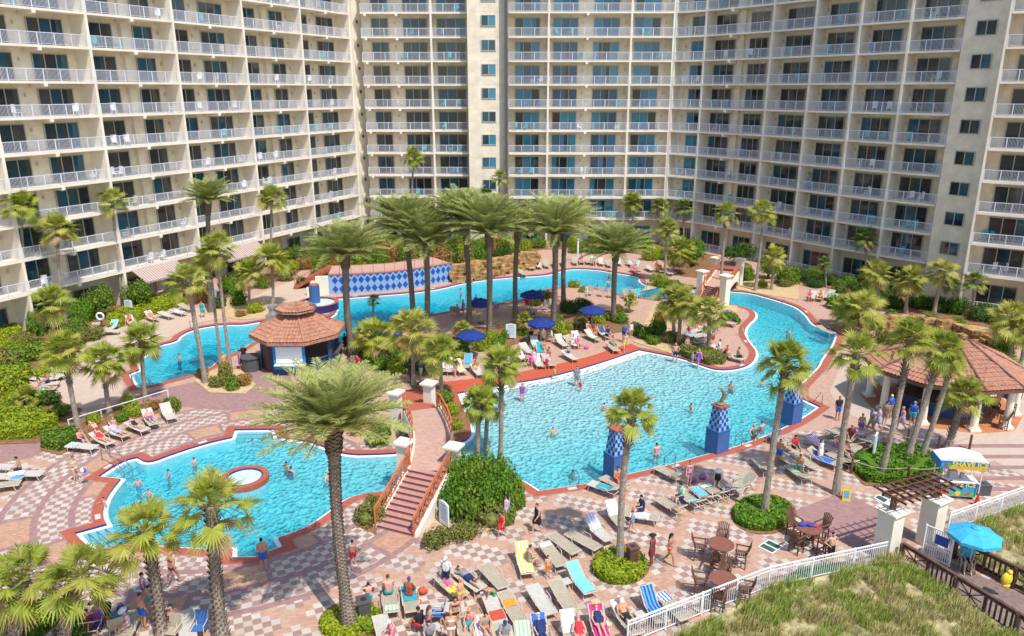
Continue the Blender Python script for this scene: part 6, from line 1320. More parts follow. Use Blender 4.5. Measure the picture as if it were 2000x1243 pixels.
# shave ice cart
def text(s, size, m, parent, loc, rot, name="lettering", ext=.006):
    cu = bpy.data.curves.new(name, 'FONT'); cu.body = s; cu.size = size; cu.extrude = ext; cu.align_x = 'CENTER'; cu.align_y = 'CENTER'; cu.offset = size * .022; tmp = bpy.data.objects.new("tmp", cu); col.objects.link(tmp); bpy.context.view_layer.update()
    me = bpy.data.meshes.new_from_object(tmp.evaluated_get(bpy.context.evaluated_depsgraph_get())); bpy.data.objects.remove(tmp); me.materials.clear(); me.materials.append(m); me.name = name
    o = link(name, me, parent, loc); o.rotation_euler = rot; return o
def cart():
    r = empty("shave_ice_cart", G(1862, 968), R(-8)); tag(r, "colourful shave ice cart with a curved white canopy and painted fronts", "food cart"); yl = paint((.85, .68, .02), .5); w_ = 1.95
    b = MB(); b.box((0, 0, .60), (w_, .8, .85)); b.build("body", M['white'], r); b = MB(); b.box((0, 0, 1.05), (w_ + .1, .9, .06)); b.build("counter", M['white'], r)
    b = MB(); b.box((0, -.412, .62), (w_ - .04, .02, .78)); b.build("front_panel", paint((.04, .38, .62), .5), r)
    b = MB()
    for i in range(7): b.cyl((0, 0, 0), .01, .01, 3) if 0 else None
    cols = [(.75, .06, .05), (.85, .35, .03), (.12, .5, .06), (.8, .6, .03), (.1, .45, .1), (.75, .1, .05), (.15, .55, .1)]
    for i, c in enumerate(cols): b = MB(); x = -.78 + i * .26; b.tube([(x, -.424, .33 + .05 * (i % 2)), (x, -.43, .33 + .05 * (i % 2))], [.15 - .02 * (i % 3)] * 2, 14); b.build("painted_fruit", paint(c, .5), r)
    b = MB(); b.box((0, -.425, .92), (w_ - .08, .012, .26)); b.build("title_band", paint((.05, .10, .42), .5), r); text("SHAVE ICE", .37, yl, r, (0, -.436, .92), (R(90), 0, 0))
    b = MB(); n = 10; W2, D2 = 2.5, 1.3
    for i in range(n):
        a0, a1 = i / n, (i + 1) / n; z = lambda t: 2.42 + .26 * math.sin(math.pi * t); x = lambda t: -W2 / 2 + W2 * t
        b.quad((x(a0), -D2 / 2, z(a0)), (x(a1), -D2 / 2, z(a1)), (x(a1), D2 / 2, z(a1)), (x(a0), D2 / 2, z(a0)))
        b.quad((x(a0), D2 / 2, z(a0)), (x(a1), D2 / 2, z(a1)), (x(a1), D2 / 2, 2.38), (x(a0), D2 / 2, 2.38))
        b.quad((x(a0), -D2 / 2, z(a0)), (x(a1), -D2 / 2, z(a1)), (x(a1), -D2 / 2, 2.38), (x(a0), -D2 / 2, 2.38))
    cn = b.build("canopy", M['white'], r); b = MB(); b.box((0, -D2 / 2 - .02, 2.21), (W2, .02, .48)); b.box((-W2 / 2 - .02, 0, 2.21), (.02, D2, .48)); b.build("valance", paint((.03, .20, .52), .5), cn)
    b = MB(); b.box((.2, -D2 / 2 - .034, 2.08), (W2 * .8, .01, .2)); b.build("valance_stripe", paint((.75, .42, .03), .5), cn)
    for x, c in ((-1.0, (.7, .05, .04)), (-.84, (.1, .5, .08)), (-1.12, (.05, .35, .7))): b = MB(); b.tube([(x, -D2 / 2 - .035, 2.2), (x, -D2 / 2 - .042, 2.2)], [.13, .13], 12); b.build("painted_fruit", paint(c, .5), cn)
    text("SHAVE ICE", .40, yl, cn, (.25, -D2 / 2 - .045, 2.29), (R(90), 0, 0))
    for sx in (-1.0, 1.0):
        for sy in (-.55, .55): b = MB(); b.bar((sx, sy, .2), (sx, sy, 2.42), .045); b.build("canopy_post", M['white'], r)
    for sx in (-.7, .7): b = MB(); b.tube([(sx, -.36, .17), (sx, -.30, .17)], [.17, .17], 16); b.build("wheel", M['black'], r)
    b = MB(); b.box((-.2, .15, 1.3), (.4, .35, .45)); b.cyl((.3, .1, 1.08), .12, .3, 12); b.build("ice_machine", M['greys'], r)
cart()
b = MB(); b.box((0, 0, .3), (.7, .6, .6)); b.box((0, 0, .62), (.74, .64, .05)); b.cyl((.1, 0, .65), .12, .05, 10); tag(b.build("cooler", M['dgrey'], None, False, G(1916, 964)), "dark cooler box on the ground right of the shave ice cart", "cooler")
arm_chair(1885, 1112, R(160), (.5, .5, .48), "white framed chair of the seated attendant")
# attendant's umbrella on the boardwalk
q = PX(G(1893, 1118)); u = parasol(1890, 1118, 1.18, 2.45, M['lblue'], "large light blue parasol shading the attendant on the boardwalk", 8); u.name = "parasol"
# small props
for i, (x, y, c, l) in enumerate([(1022,1118,(.5,.30,.10),"straw basket beside the yellow towel lounger"),(1183,1225,(.62,.58,.45),"pale basket between the sunbathers"),(905,1158,(.05,.07,.1),"dark bag"),(840,1232,(.1,.1,.12),"black bag on the deck"),(812,1180,(.75,.15,.04),"orange bag"),(825,1160,(.6,.1,.05),"red folded wrap"),(1100,1235,(.7,.7,.72),"white bag"),(1030,706,(.7,.1,.3),"pink bag"),(1145,682,(.85,.1,.4),"bright pink float"),(1290,982,(.45,.04,.04),"dark red bag"),(1352,942,(.3,.1,.35),"purple bag"),(1372,936,(.35,.12,.4),"purple tote"),(300,838,(.05,.06,.08),"dark bag under the lounger"),(264,842,(.02,.02,.03),"black rucksack"),(55,930,(.12,.35,.65),"crumpled blue towel"),(1630,878,(.45,.12,.45),"violet bag"),(1610,866,(.05,.45,.5),"teal float"),(190,1225,(.03,.06,.4),"blue bag"),(222,1210,(.05,.3,.35),"teal bag"),(238,1195,(.05,.08,.4),"navy bag"),(720,1155,(.3,.03,.1),"dark red bag by the boy"),(1214,1212,(.4,.40,.38),"small grey tray") ]):
    b = MB(); r_ = random.Random(i); b.ico((0, 0, .16), .2, 2, 0, (1.1, .8, .85)); b.ico((.14, .05, .1), .14, 2, 0, (1, .8, .7)); b.tube([(-.12, 0, .26), (-.06, 0, .42), (.06, 0, .42), (.12, 0, .26)], .015, 5)
    tag(b.build("bag", paint(c, .8), None, True, G(x, y, .02)), lab(l, x, y), "bag", "bags on the decks")
def side_table(x, y):
    r = empty("side_table", G(x, y), .5); tag(r, lab("low grey side table", x, y), "side table", "side tables"); b = MB(); b.box((0, 0, .4), (.45, .45, .03)); b.build("top", M['greys'], r)
    for sx in (-.2, .2):
        for sy in (-.2, .2): b = MB(); b.bar((sx, sy, 0), (sx, sy, .4), .03); b.build("leg", M['tubec'], r)
for q in [(1106, 1150), (1250, 1216), (850, 1240), (300, 836), (1108, 668)]: side_table(*q)
for q, l in [((1190, 694), 0), ((885, 615), 0)][:0]: pass
# terracotta pots
for i, (x, y) in enumerate([(1100, 668), (1110, 655)]):
    r = empty("plant_pot", G(x, y)); tag(r, ["terracotta pot with a leafy plant, nearer one", "terracotta pot with a leafy plant, farther one"][i], "plant pot", "terracotta pots"); b = MB(); b.cyl((0, 0, 0), .22, .5, 16, 0, .34); b.cyl((0, 0, .48), .37, .08, 16); b.build("pot", M['terra'], r); o = link("plant", BL[[k for k in BL if k[0][0] == 'lime'][0]], r, (0, 0, .5)); o.scale = (.5, .5, .8)
# ---------------------------------------------------------------- people
def J(**k): return {a: Vector(v) for a, v in k.items()}
def sym(d):     # l-side entries given, mirror them unless an r-side entry exists
    for k in [k for k in d if k[0] == 'l' and len(k) == 3]:
        r = 'r' + k[1:]
        if r not in d: v = d[k]; d[r] = Vector((-v.x, v.y, v.z))
    return d
# keys: pel, che, nec, hed ; l/r + sh el wr hi kn an to
POSE = dict(
 stand=sym(J(pel=(0, 0, .94), che=(0, -.01, 1.27), nec=(0, 0, 1.46), hed=(0, .02, 1.61), lsh=(.18, 0, 1.40), lel=(.24, -.02, 1.12), lwr=(.25, .07, .88), lhi=(.09, 0, .91), lkn=(.10, .02, .50), lan=(.10, -.02, .08), lto=(.12, .14, .035))),
 walk=sym(J(pel=(0, 0, .92), che=(0, .02, 1.26), nec=(0, .04, 1.45), hed=(0, .07, 1.60), lsh=(.18, .02, 1.39), lel=(.23, -.12, 1.14), lwr=(.24, -.06, .90), rsh=(-.18, .02, 1.39), rel=(-.23, .08, 1.13), rwr=(-.22, .24, .96), lhi=(.09, 0, .90), lkn=(.10, .20, .52), lan=(.09, .24, .09), lto=(.10, .40, .05), rhi=(-.09, 0, .90), rkn=(-.10, -.02, .49), ran=(-.10, -.30, .13), rto=(-.11, -.16, .04))),
 hips=sym(J(pel=(0, 0, .94), che=(0, -.01, 1.27), nec=(0, 0, 1.46), hed=(0, .02, 1.61), lsh=(.18, 0, 1.40), lel=(.38, -.08, 1.17), lwr=(.19, .04, 1.02), lhi=(.09, 0, .91), lkn=(.13, .02, .50), lan=(.15, -.02, .08), lto=(.18, .14, .035))),
 carry=sym(J(pel=(0, 0, .94), che=(0, -.01, 1.27), nec=(0, .01, 1.46), hed=(0, .05, 1.60), lsh=(.18, 0, 1.40), lel=(.23, .02, 1.13), lwr=(.14, .26, 1.18), lhi=(.09, 0, .91), lkn=(.10, .04, .50), lan=(.11, -.04, .08), lto=(.12, .12, .035), rkn=(-.10, -.02, .50), ran=(-.10, -.10, .08), rto=(-.11, .06, .035), rhi=(-.09, 0, .91))),
 sit=sym(J(pel=(0, -.05, .50), che=(0, -.03, .84), nec=(0, 0, 1.03), hed=(0, .05, 1.17), lsh=(.18, -.02, .97), lel=(.23, .08, .71), lwr=(.13, .30, .62), lhi=(.09, -.03, .48), lkn=(.13, .40, .50), lan=(.13, .42, .09), lto=(.14, .58, .04))),
 lie=sym(J(pel=(0, -.12, .47), che=(0, -.42, .66), nec=(0, -.58, .78), hed=(0, -.70, .88), lsh=(.18, -.52, .72), lel=(.27, -.28, .60), lwr=(.20, -.04, .56), lhi=(.09, -.10, .46), lkn=(.11, .32, .54), lan=(.12, .72, .45), lto=(.14, .76, .60), rkn=(-.11, .34, .47), ran=(-.12, .76, .44), rto=(-.14, .80, .58), rhi=(-.09, -.10, .46))),
 prone=sym(J(pel=(0, 0, .50), che=(0, -.32, .53), nec=(0, -.50, .58), hed=(0, -.66, .62), lsh=(.18, -.46, .53), lel=(.25, -.64, .46), lwr=(.10, -.84, .46), lhi=(.09, .03, .49), lkn=(.11, .43, .46), lan=(.11, .84, .48), lto=(.11, .98, .44), rkn=(-.12, .42, .46), ran=(-.14, .66, .70), rto=(-.14, .72, .84), rhi=(-.09, .03, .49))),
 bend=sym(J(pel=(0, -.12, .90), che=(0, .20, 1.08), nec=(0, .38, 1.14), hed=(0, .52, 1.16), lsh=(.17, .32, 1.08), lel=(.20, .42, .80), lwr=(.14, .56, .58), lhi=(.09, -.10, .87), lkn=(.11, -.02, .48), lan=(.11, -.08, .08), lto=(.12, .08, .035))),
 arms=sym(J(pel=(0, 0, .94), che=(0, -.01, 1.27), nec=(0, 0, 1.46), hed=(0, .02, 1.61), lsh=(.18, 0, 1.40), lel=(.42, .05, 1.32), lwr=(.34, .22, 1.48), lhi=(.09, 0, .91), lkn=(.10, .02, .50), lan=(.10, -.02, .08), lto=(.12, .14, .035))),
 wade=sym(J(pel=(0, 0, .94), che=(0, .0, 1.27), nec=(0, .02, 1.46), hed=(0, .04, 1.61), lsh=(.18, 0, 1.40), lel=(.36, .06, 1.22), lwr=(.44, .24, 1.16), lhi=(.09, 0, .91), lkn=(.12, .10, .52), lan=(.10, -.08, .10), lto=(.12, .08, .05))),
)
def remesh(b, vox, sm=3):
    me = b.mesh("tmp", []); o = bpy.data.objects.new("tmp", me); col.objects.link(o); m = o.modifiers.new("r", 'REMESH'); m.mode = 'VOXEL'; m.voxel_size = vox; m.use_smooth_shade = True
    s = o.modifiers.new("s", 'SMOOTH'); s.factor = .5; s.iterations = sm
    bpy.context.view_layer.update(); out = bpy.data.meshes.new_from_object(o.evaluated_get(bpy.context.evaluated_depsgraph_get())); bpy.data.objects.remove(o); bpy.data.meshes.remove(me); return out
def cap(b, p, q, r0, r1): b.tube([p, p.lerp(q, .5), q], [r0, (r0 + r1) / 2 * 1.02, r1], 10); b.ico(p, r0, 2); b.ico(q, r1, 2)
def hand(b, w_, e):
    d = (w_ - e).normalized(); s = d.cross(Vector((0, 0, 1)));  s = s.normalized() if s.length > .1 else Vector((0, 1, 0)); u = s.cross(d); pm = w_ + d * .075
    for k in (-1, 1): cap(b, w_, pm + s * .018 * k, .020, .016)
    for k, L in zip((-1.5, -.5, .5, 1.5), (.055, .072, .068, .05)): a = pm + s * .021 * k; m = a + d * L * .6 - u * .006; cap(b, a, m, .0115, .0105); cap(b, m, m + (d * .8 - u * .5).normalized() * L * .5, .0105, .009)
    t = w_ + d * .02 + s * .026; cap(b, t, t + (d + s * .9).normalized() * .055 - u * .012, .013, .011)
PM = {}
def pose_part(ps, part):
    k = (ps, part)
    if k in PM: return PM[k]
    j = POSE[ps]; b = MB(); up = (j['nec'] - j['pel']).normalized(); vox = .017
    def torso(g, lo=True, hi=True):
        w1 = (j['lhi'] - j['rhi']) / 2; wc = (j['lsh'] - j['rsh']) / 2
        if lo: cap(b, j['lhi'] + up * .03, j['rhi'] + up * .03, .108 + g, .108 + g)
        for sx in (-.5, .5): cap(b, j['pel'] + w1 * sx + up * .05, j['che'] + wc * sx * .85, .098 + g, .108 + g)
        if hi: cap(b, j['che'] + wc * .45 + up * .06, j['che'] - wc * .45 + up * .06, .098 + g, .098 + g)
    hd = (j['hed'] - j['nec']).normalized(); fw = Vector((0, 1, 0)); fw = (fw - hd * fw.dot(hd)); fw = fw.normalized() if fw.length > .15 else Vector((0, 0, 1))
    if ps == 'prone': fw = Vector((0, -.3, -1)).normalized(); hd = Vector((0, -1, .2)).normalized()
    if ps == 'lie': fw = Vector((0, .6, .8)).normalized()
    sd = hd.cross(fw); HM = Matrix((sd, fw, hd)).transposed().to_4x4(); HM.translation = j['hed']
    def ell_(c, r3, g=0):
        q = MB(); q.ico((0, 0, 0), 1, 3); b.add([HM @ Vector((c[0] + v[0] * (r3[0] + g), c[1] + v[1] * (r3[1] + g), c[2] + v[2] * (r3[2] + g))) for v in q.v], q.f)
    if part == 'body':
        vox = .0125; torso(0); cap(b, j['lsh'], j['rsh'], .058, .058); cap(b, j['che'] + up * .1, j['nec'] + up * .02, .062, .052); cap(b, j['nec'], j['hed'] - hd * .03, .054, .05)
        ell_((0, 0, 0), (.074, .092, .112)); ell_((0, .03, -.06), (.052, .06, .05)); ell_((0, .097, -.012), (.013, .02, .022)); ell_((.077, 0, -.01), (.012, .02, .03)); ell_((-.077, 0, -.01), (.012, .02, .03))
        for s in 'lr':
            cap(b, j[s + 'sh'], j[s + 'el'], .052, .039); cap(b, j[s + 'el'], j[s + 'wr'], .040, .025); hand(b, j[s + 'wr'], j[s + 'el']); cap(b, j[s + 'hi'], j[s + 'kn'], .092, .055)
            k2 = j[s + 'kn'].lerp(j[s + 'an'], .3); cap(b, j[s + 'kn'], k2, .054, .055); cap(b, k2, j[s + 'an'], .055, .036); cap(b, j[s + 'an'] - Vector((0, 0, .02)), j[s + 'to'], .038, .030)
        me = remesh(b, vox, 2)
        me.materials.append(None); me.materials.append(paint((.03, .02, .02))); me.materials.append(paint((.35, .08, .07)))
        bm = bmesh.new(); bm.from_mesh(me)
        def dot(c, rx, rz, mi):
            vs = [bm.verts.new(HM @ Vector((c[0] + rx * math.cos(a), c[1], c[2] + rz * math.sin(a)))) for a in [i * math.pi / 3 for i in range(6)]]; f = bm.faces.new(vs); f.material_index = mi
        dot((.03, .093, .012), .012, .007, 1); dot((-.03, .093, .012), .012, .007, 1); dot((0, .096, -.058), .024, .006, 2); bm.to_mesh(me); bm.free()
    else:
        if part == 'swim_shorts':
            torso(.016, True, False) if 0 else None; cap(b, j['lhi'] + up * .04, j['rhi'] + up * .04, .124, .124)
            for s in 'lr': cap(b, j[s + 'hi'], j[s + 'hi'].lerp(j[s + 'kn'], .62), .110, .092)
        elif part == 'shirt':
            torso(.018, False, True); cap(b, j['lsh'], j['rsh'], .074, .074)
            for s in 'lr': cap(b, j[s + 'sh'], j[s + 'sh'].lerp(j[s + 'el'], .62), .070, .060)
        elif part == 'swimsuit': torso(.010, True, True)
        elif part == 'bikini':
            cap(b, j['lhi'] + up * .01, j['rhi'] + up * .01, .117, .117); wc = (j['lsh'] - j['rsh']) / 2; cap(b, j['che'] + wc * .42 + up * .02, j['che'] - wc * .42 + up * .02, .112, .112)
        elif part == 'dress':
            torso(.02, True, True); m = (j['lkn'] + j['rkn']) / 2; h = (j['lhi'] + j['rhi']) / 2; cap(b, j['lhi'], j['lhi'].lerp(j['lkn'], .7), .13, .13); cap(b, j['rhi'], j['rhi'].lerp(j['rkn'], .7), .13, .13); cap(b, h, h.lerp(m, .7), .13, .12)
        elif part == 'hair': ell_((0, -.018, .03), (.082, .092, .098))
        elif part == 'long_hair': ell_((0, -.018, .03), (.083, .094, .10)); a = HM @ Vector((0, -.07, 0)); cap(b, a, a - hd * .20 - fw * .02, .07, .045)
        elif part == 'cap': ell_((0, -.01, .045), (.088, .10, .085)); ell_((0, .11, .03), (.06, .07, .012))
        elif part == 'sun_hat': ell_((0, 0, .07), (.088, .10, .075)); ell_((0, 0, .045), (.20, .21, .013)); vox = .013
        me = remesh(b, vox, 2); me.materials.append(None)
    me.name = part; me.polygons.foreach_set("use_smooth", [True] * len(me.polygons)); PM[k] = me; return me
SK = dict(fair=mat("skin_fair", (.62, .36, .25), .5, .05), tan=mat("skin_tan", (.50, .26, .15), .5, .05), brown=mat("skin_brown", (.22, .10, .055), .5, .05), pink=mat("skin_pink", (.66, .32, .24), .5, .05))
HR = dict(dark=paint((.02, .014, .01)), brown=paint((.10, .05, .025)), blond=paint((.48, .32, .14)), grey=paint((.35, .33, .30)), purple=paint((.16, .02, .30)), white=paint((.75, .74, .72)))
CN = dict(blue=(.02, .12, .50), red=(.60, .03, .04), black=(.02, .02, .025), teal=(.02, .32, .36), white=(.72, .72, .74), pink=(.80, .12, .35), navy=(.015, .03, .12), orange=(.80, .22, .03), green=(.06, .35, .12), purple=(.25, .08, .45), grey=(.25, .26, .28), yellow=(.75, .52, .05), mint=(.35, .70, .50), lilac=(.45, .42, .65), turq=(.05, .45, .62), maroon=(.22, .03, .05), khaki=(.35, .28, .18))
VERB = dict(stand="standing", walk="walking", hips="standing hands on hips", carry="standing arms forward", sit="sitting", lie="reclining", prone="lying face down", bend="bending over", arms="raising both arms", wade="wading")
def person(x, y, pose, deg, skin, hair, wear, s=1.0, z=.03, w=None, xyz=None):
    """x, y: pixel of the feet (standing) or of the seat; deg: world heading faced, 0 = away from the camera, 90 = left"""
    if w is not None: y0 = y; p = G(x, y, w); gz = p.z - 0 ; z = w
    p = xyz or G(x, y, z); r = empty("person", p, R(deg)); r.scale = (s,) * 3
    o = link("body", pose_part(pose, 'body'), r); o.material_slots[0].link = 'OBJECT'; o.material_slots[0].material = SK[skin]
    hk = hair.split(':'); hp = {'l': 'long_hair', 's': 'hair', 'c': 'cap', 'h': 'sun_hat'}[hk[0]]; o = link(hp, pose_part(pose, hp), r); o.material_slots[0].link = 'OBJECT'; o.material_slots[0].material = HR.get(hk[1]) or paint(CN[hk[1]])
    ws = []
    for wr in wear.split():
        part, c = wr.split(':'); pn = dict(sh='swim_shorts', st='shirt', su='swimsuit', bi='bikini', dr='dress')[part]; o = link(pn, pose_part(pose, pn), r); o.material_slots[0].link = 'OBJECT'; o.material_slots[0].material = paint(CN[c]); ws.append("%s %s" % ({'turq': 'turquoise'}.get(c, c), dict(sh='shorts', st='shirt', su='swimsuit', bi='bikini', dr='dress')[part]))
    hd_ = {'cap': 'cap', 'sun_hat': 'hat'}.get(hp); who = "child" if s < .8 else "person"
    tag(r, lab("%s in %s %s" % (who, " and ".join(ws[:1] if hd_ else ws[:2]), VERB[pose]), x, y), "person", "guests of the pool deck"); return r
def on_lounger(hx, hy, fx, fy, pose, skin, hair, wear, s=1.0, dy=0):
    A, Bp = G(hx, hy, .4), G(fx, fy, .4); c = (A + Bp) / 2; rz = yaw(A, Bp); d = (Bp - A).normalized(); q = c + d * dy; person((hx + fx) / 2, (hy + fy) / 2, pose, math.degrees(rz), skin, hair, wear, s, xyz=(q.x, q.y, .03))
def swimmer(x, y, deg, skin, hair, wear, s=1.0, above=.62, pose='wade'):
    "x, y: pixel where the body meets the water"
    q = G(x, y, -.1); person(x, y, pose, deg, skin, hair, wear, s, xyz=(q.x, q.y, -.1 - (1.72 * s - above)))
# swimmers
for a in [(270,948,200,'pink','s:dark','sh:blue',.7,.45),(291,968,180,'pink','s:dark','sh:red',.68,.42),(205,990,150,'fair','s:dark','sh:turq',.72,.6),(560,912,140,'tan','s:dark','sh:black',.95,.35),(568,922,330,'pink','s:dark','su:navy',.9,.35),
          (1282,892,20,'fair','s:brown','bi:pink',1.0,.95),(1427,762,150,'tan','s:dark','sh:navy',1.0,.7),(1488,749,200,'fair','s:dark','sh:blue',.9,.35),(1120,922,100,'tan','s:dark','sh:black',.95,.12),(1470,852,210,'fair','s:blond','su:grey',1.0,.9),(1188,553,200,'fair','s:dark','sh:blue',1,.5),(1190,536,60,'tan','s:dark','sh:navy',1,.5),(1167,562,10,'tan','s:brown','sh:white',1,.3),(1531,592,100,'tan','s:dark','sh:black',1,.35),(1475,862,250,'pink','s:brown','sh:teal',1.0,.45)]: swimmer(*a)
# in the shallows and round the zero entry
for a in [(1126,757,'stand',170,'fair','s:dark','sh:grey st:grey',1.03,-.2),(1133,768,'stand',160,'pink','s:dark','su:red',.62,-.25),(1083,742,'walk',120,'fair','s:dark','sh:green st:yellow',.62,-.12),(1020,789,'stand',185,'pink','s:blond','su:purple',1.0,-.3),(1068,722,'walk',160,'tan','s:dark','st:red sh:red',.62,.04),
          (1318,708,'hips',175,'pink','s:blond','sh:navy',1.0,-.1),(1363,718,'walk',190,'fair','s:blond','dr:purple',.95,-.1),(1352,712,'stand',120,'fair','s:blond','su:mint',.62,-.2),(1221,686,'walk',170,'fair','s:brown','sh:yellow',1.0,.04),(1219,668,'walk',160,'tan','s:brown','st:blue sh:navy',1.0,.03),(1232,660,'stand',200,'fair','s:blond','su:white',.9,.03),
          (1043,716,'stand',150,'fair','s:dark','dr:white',.9,.03),(1036,717,'bend',130,'fair','s:brown','dr:pink',.9,.03)]: person(*a[:8], z=a[8])
# standing people
for a in [(150,942,'carry',250,'fair','s:brown','bi:white',1.0),(516,1114,'stand',20,'tan','s:dark','sh:blue',1.02),(691,1108,'walk',15,'pink','s:dark','sh:red',.86),(722,1190,'arms',20,'fair','s:dark','sh:turq',.80),(1050,1040,'walk',120,'fair','s:brown','dr:black',1.0),(980,1048,'walk',150,'tan','l:dark','dr:red',.85),(990,1022,'stand',60,'fair','l:dark','dr:lilac',1.0),
          (190,860,'bend',60,'fair','s:brown','bi:red',1.0),(340,1142,'walk',340,'tan','l:blond','bi:maroon',1.0),(282,1225,'stand',330,'tan','s:brown','sh:blue',1.0),(285,1180,'stand',300,'fair','s:dark','su:purple',.95),(295,1190,'stand',60,'fair','s:dark','sh:turq',.7),(212,1218,'bend',110,'tan','s:dark','dr:black',1.0),(332,1220,'bend',200,'tan','s:dark','su:navy',.95),
          (838,1248,'walk',300,'tan','l:brown','bi:blue',.95),(882,1262,'stand',10,'tan','s:blond','bi:white',1.0),(890,1230,'stand',200,'tan','l:dark','bi:black',.95),(1272,1104,'stand',60,'brown','h:black','dr:maroon',1.0),(1306,1102,'walk',250,'tan','l:dark','bi:red',1.0),(1620,1100,'hips',200,'fair','s:dark','sh:black',1.0),(1635,820,'stand',185,'tan','s:dark','st:black sh:blue',1.02),(1520,905,'stand',150,'tan','s:dark','sh:blue',.95),
          (1714,840,'walk',60,'fair','s:brown','dr:lilac',1.0),(1726,830,'stand',300,'fair','s:dark','st:khaki sh:khaki',1.0),(1736,818,'stand',20,'fair','s:white','st:blue sh:khaki',1.05),(1760,840,'walk',80,'pink','s:blond','dr:lilac',1.0),(1780,832,'stand',320,'fair','s:grey','st:blue sh:turq',1.05),(1790,822,'stand',200,'tan','l:dark','dr:maroon',1.0),
          (397,620,'walk',190,'fair','s:brown','dr:teal',1.0),(1275,502,'walk',140,'fair','s:grey','st:white sh:khaki',1.0),(675,690,'stand',60,'tan','s:dark','st:black sh:black',1.05),(802,748,'stand',120,'brown','s:dark','st:navy sh:navy',1.0),(822,742,'stand',260,'fair','s:dark','st:blue sh:white',1.0),(470,722,'stand',110,'tan','s:dark','dr:purple',1.0),(478,712,'stand',200,'fair','s:dark','sh:black st:black',1.0),(440,724,'stand',60,'fair','s:blond','sh:orange',.9),
          (1341,690,'stand',200,'fair','s:brown','sh:grey',.9),(1402,520,'walk',200,'fair','s:dark','st:yellow sh:blue',1.0),(930,608,'stand',180,'tan','s:dark','st:blue sh:maroon',1.0)]: person(*a)
# seated people
for a in [(760,1174,'sit',15,'pink','s:brown','sh:teal',1.05),(800,1176,'sit',350,'brown','s:purple','bi:red',1.0),(1252,1010,'sit',100,'fair','s:dark','st:navy sh:navy',1.05),(1328,986,'sit',120,'fair','s:dark','st:mint sh:navy',1.05),(1034,1110,'sit',300,'fair','s:brown','su:khaki',1.0),(1036,668,'sit',250,'tan','s:dark','st:navy sh:navy',1.0),(1056,658,'sit',180,'tan','s:dark','st:navy sh:black',1.0),(1076,668,'sit',100,'fair','s:brown','st:white sh:grey',1.0),
          (1062,690,'sit',200,'tan','s:dark','bi:orange',1.0),(1120,678,'sit',160,'fair','s:brown','st:white sh:white',1.0),(1128,680,'sit',200,'pink','s:brown','su:pink',.9),(1162,660,'sit',150,'tan','s:brown','su:orange',1.0),(1148,652,'sit',210,'pink','s:blond','bi:pink',1.0),(1186,664,'sit',220,'fair','s:dark','st:navy sh:navy',1.05),(1153,640,'sit',180,'tan','s:dark','st:maroon sh:black',1.0),(1029,604,'sit',200,'tan','s:dark','st:red sh:red',1.05),(1064,606,'sit',90,'fair','s:brown','st:grey sh:grey',1.0),
          (1404,690,'sit',250,'fair','s:dark','st:white sh:white',1.0),(1418,702,'sit',240,'fair','s:brown','st:red sh:grey',1.0),(1441,706,'sit',270,'tan','s:dark','sh:black su:khaki',1.0),(1392,672,'sit',60,'fair','s:brown','su:red',.95),(1580,588,'sit',170,'pink','s:brown','su:pink',1.0),(1601,588,'sit',180,'tan','s:blond','bi:orange',1.0),
          (160,872,'sit',250,'pink','s:brown','sh:navy',1.0),(1012,524,'sit',170,'pink','s:brown','su:pink',1.0),(1034,522,'sit',180,'tan','s:brown','su:maroon',1.0),(1136,514,'sit',180,'fair','s:brown','su:pink',1.0),(1160,518,'sit',180,'fair','s:dark','st:white sh:grey',1.0),(1282,530,'sit',160,'tan','s:dark','st:orange sh:orange',1.0),(840,1262,'sit',180,'fair','s:dark','st:grey sh:black',1.0),(765,1262,'sit',120,'pink','c:white','su:pink',1.0),(820,1236,'sit',60,'tan','s:dark','st:black sh:red',1.0),
          (968,614,'sit',160,'fair','s:brown','su:pink',1.0),(178,1240,'sit',60,'tan','s:brown','su:maroon',1.0),(1486,858,'sit',30,'fair','s:brown','su:grey',1.0),(1550,886,'sit',200,'tan','s:dark','st:red sh:black',1.0),(1660,866,'sit',150,'tan','s:dark','st:maroon sh:black',1.0)]:
    person(*a)
a = G(1885, 1112); person(1885, 1112, 'sit', 160, 'fair', 's:white', 'st:turq sh:black', 1.05, xyz=(a.x, a.y, .05))
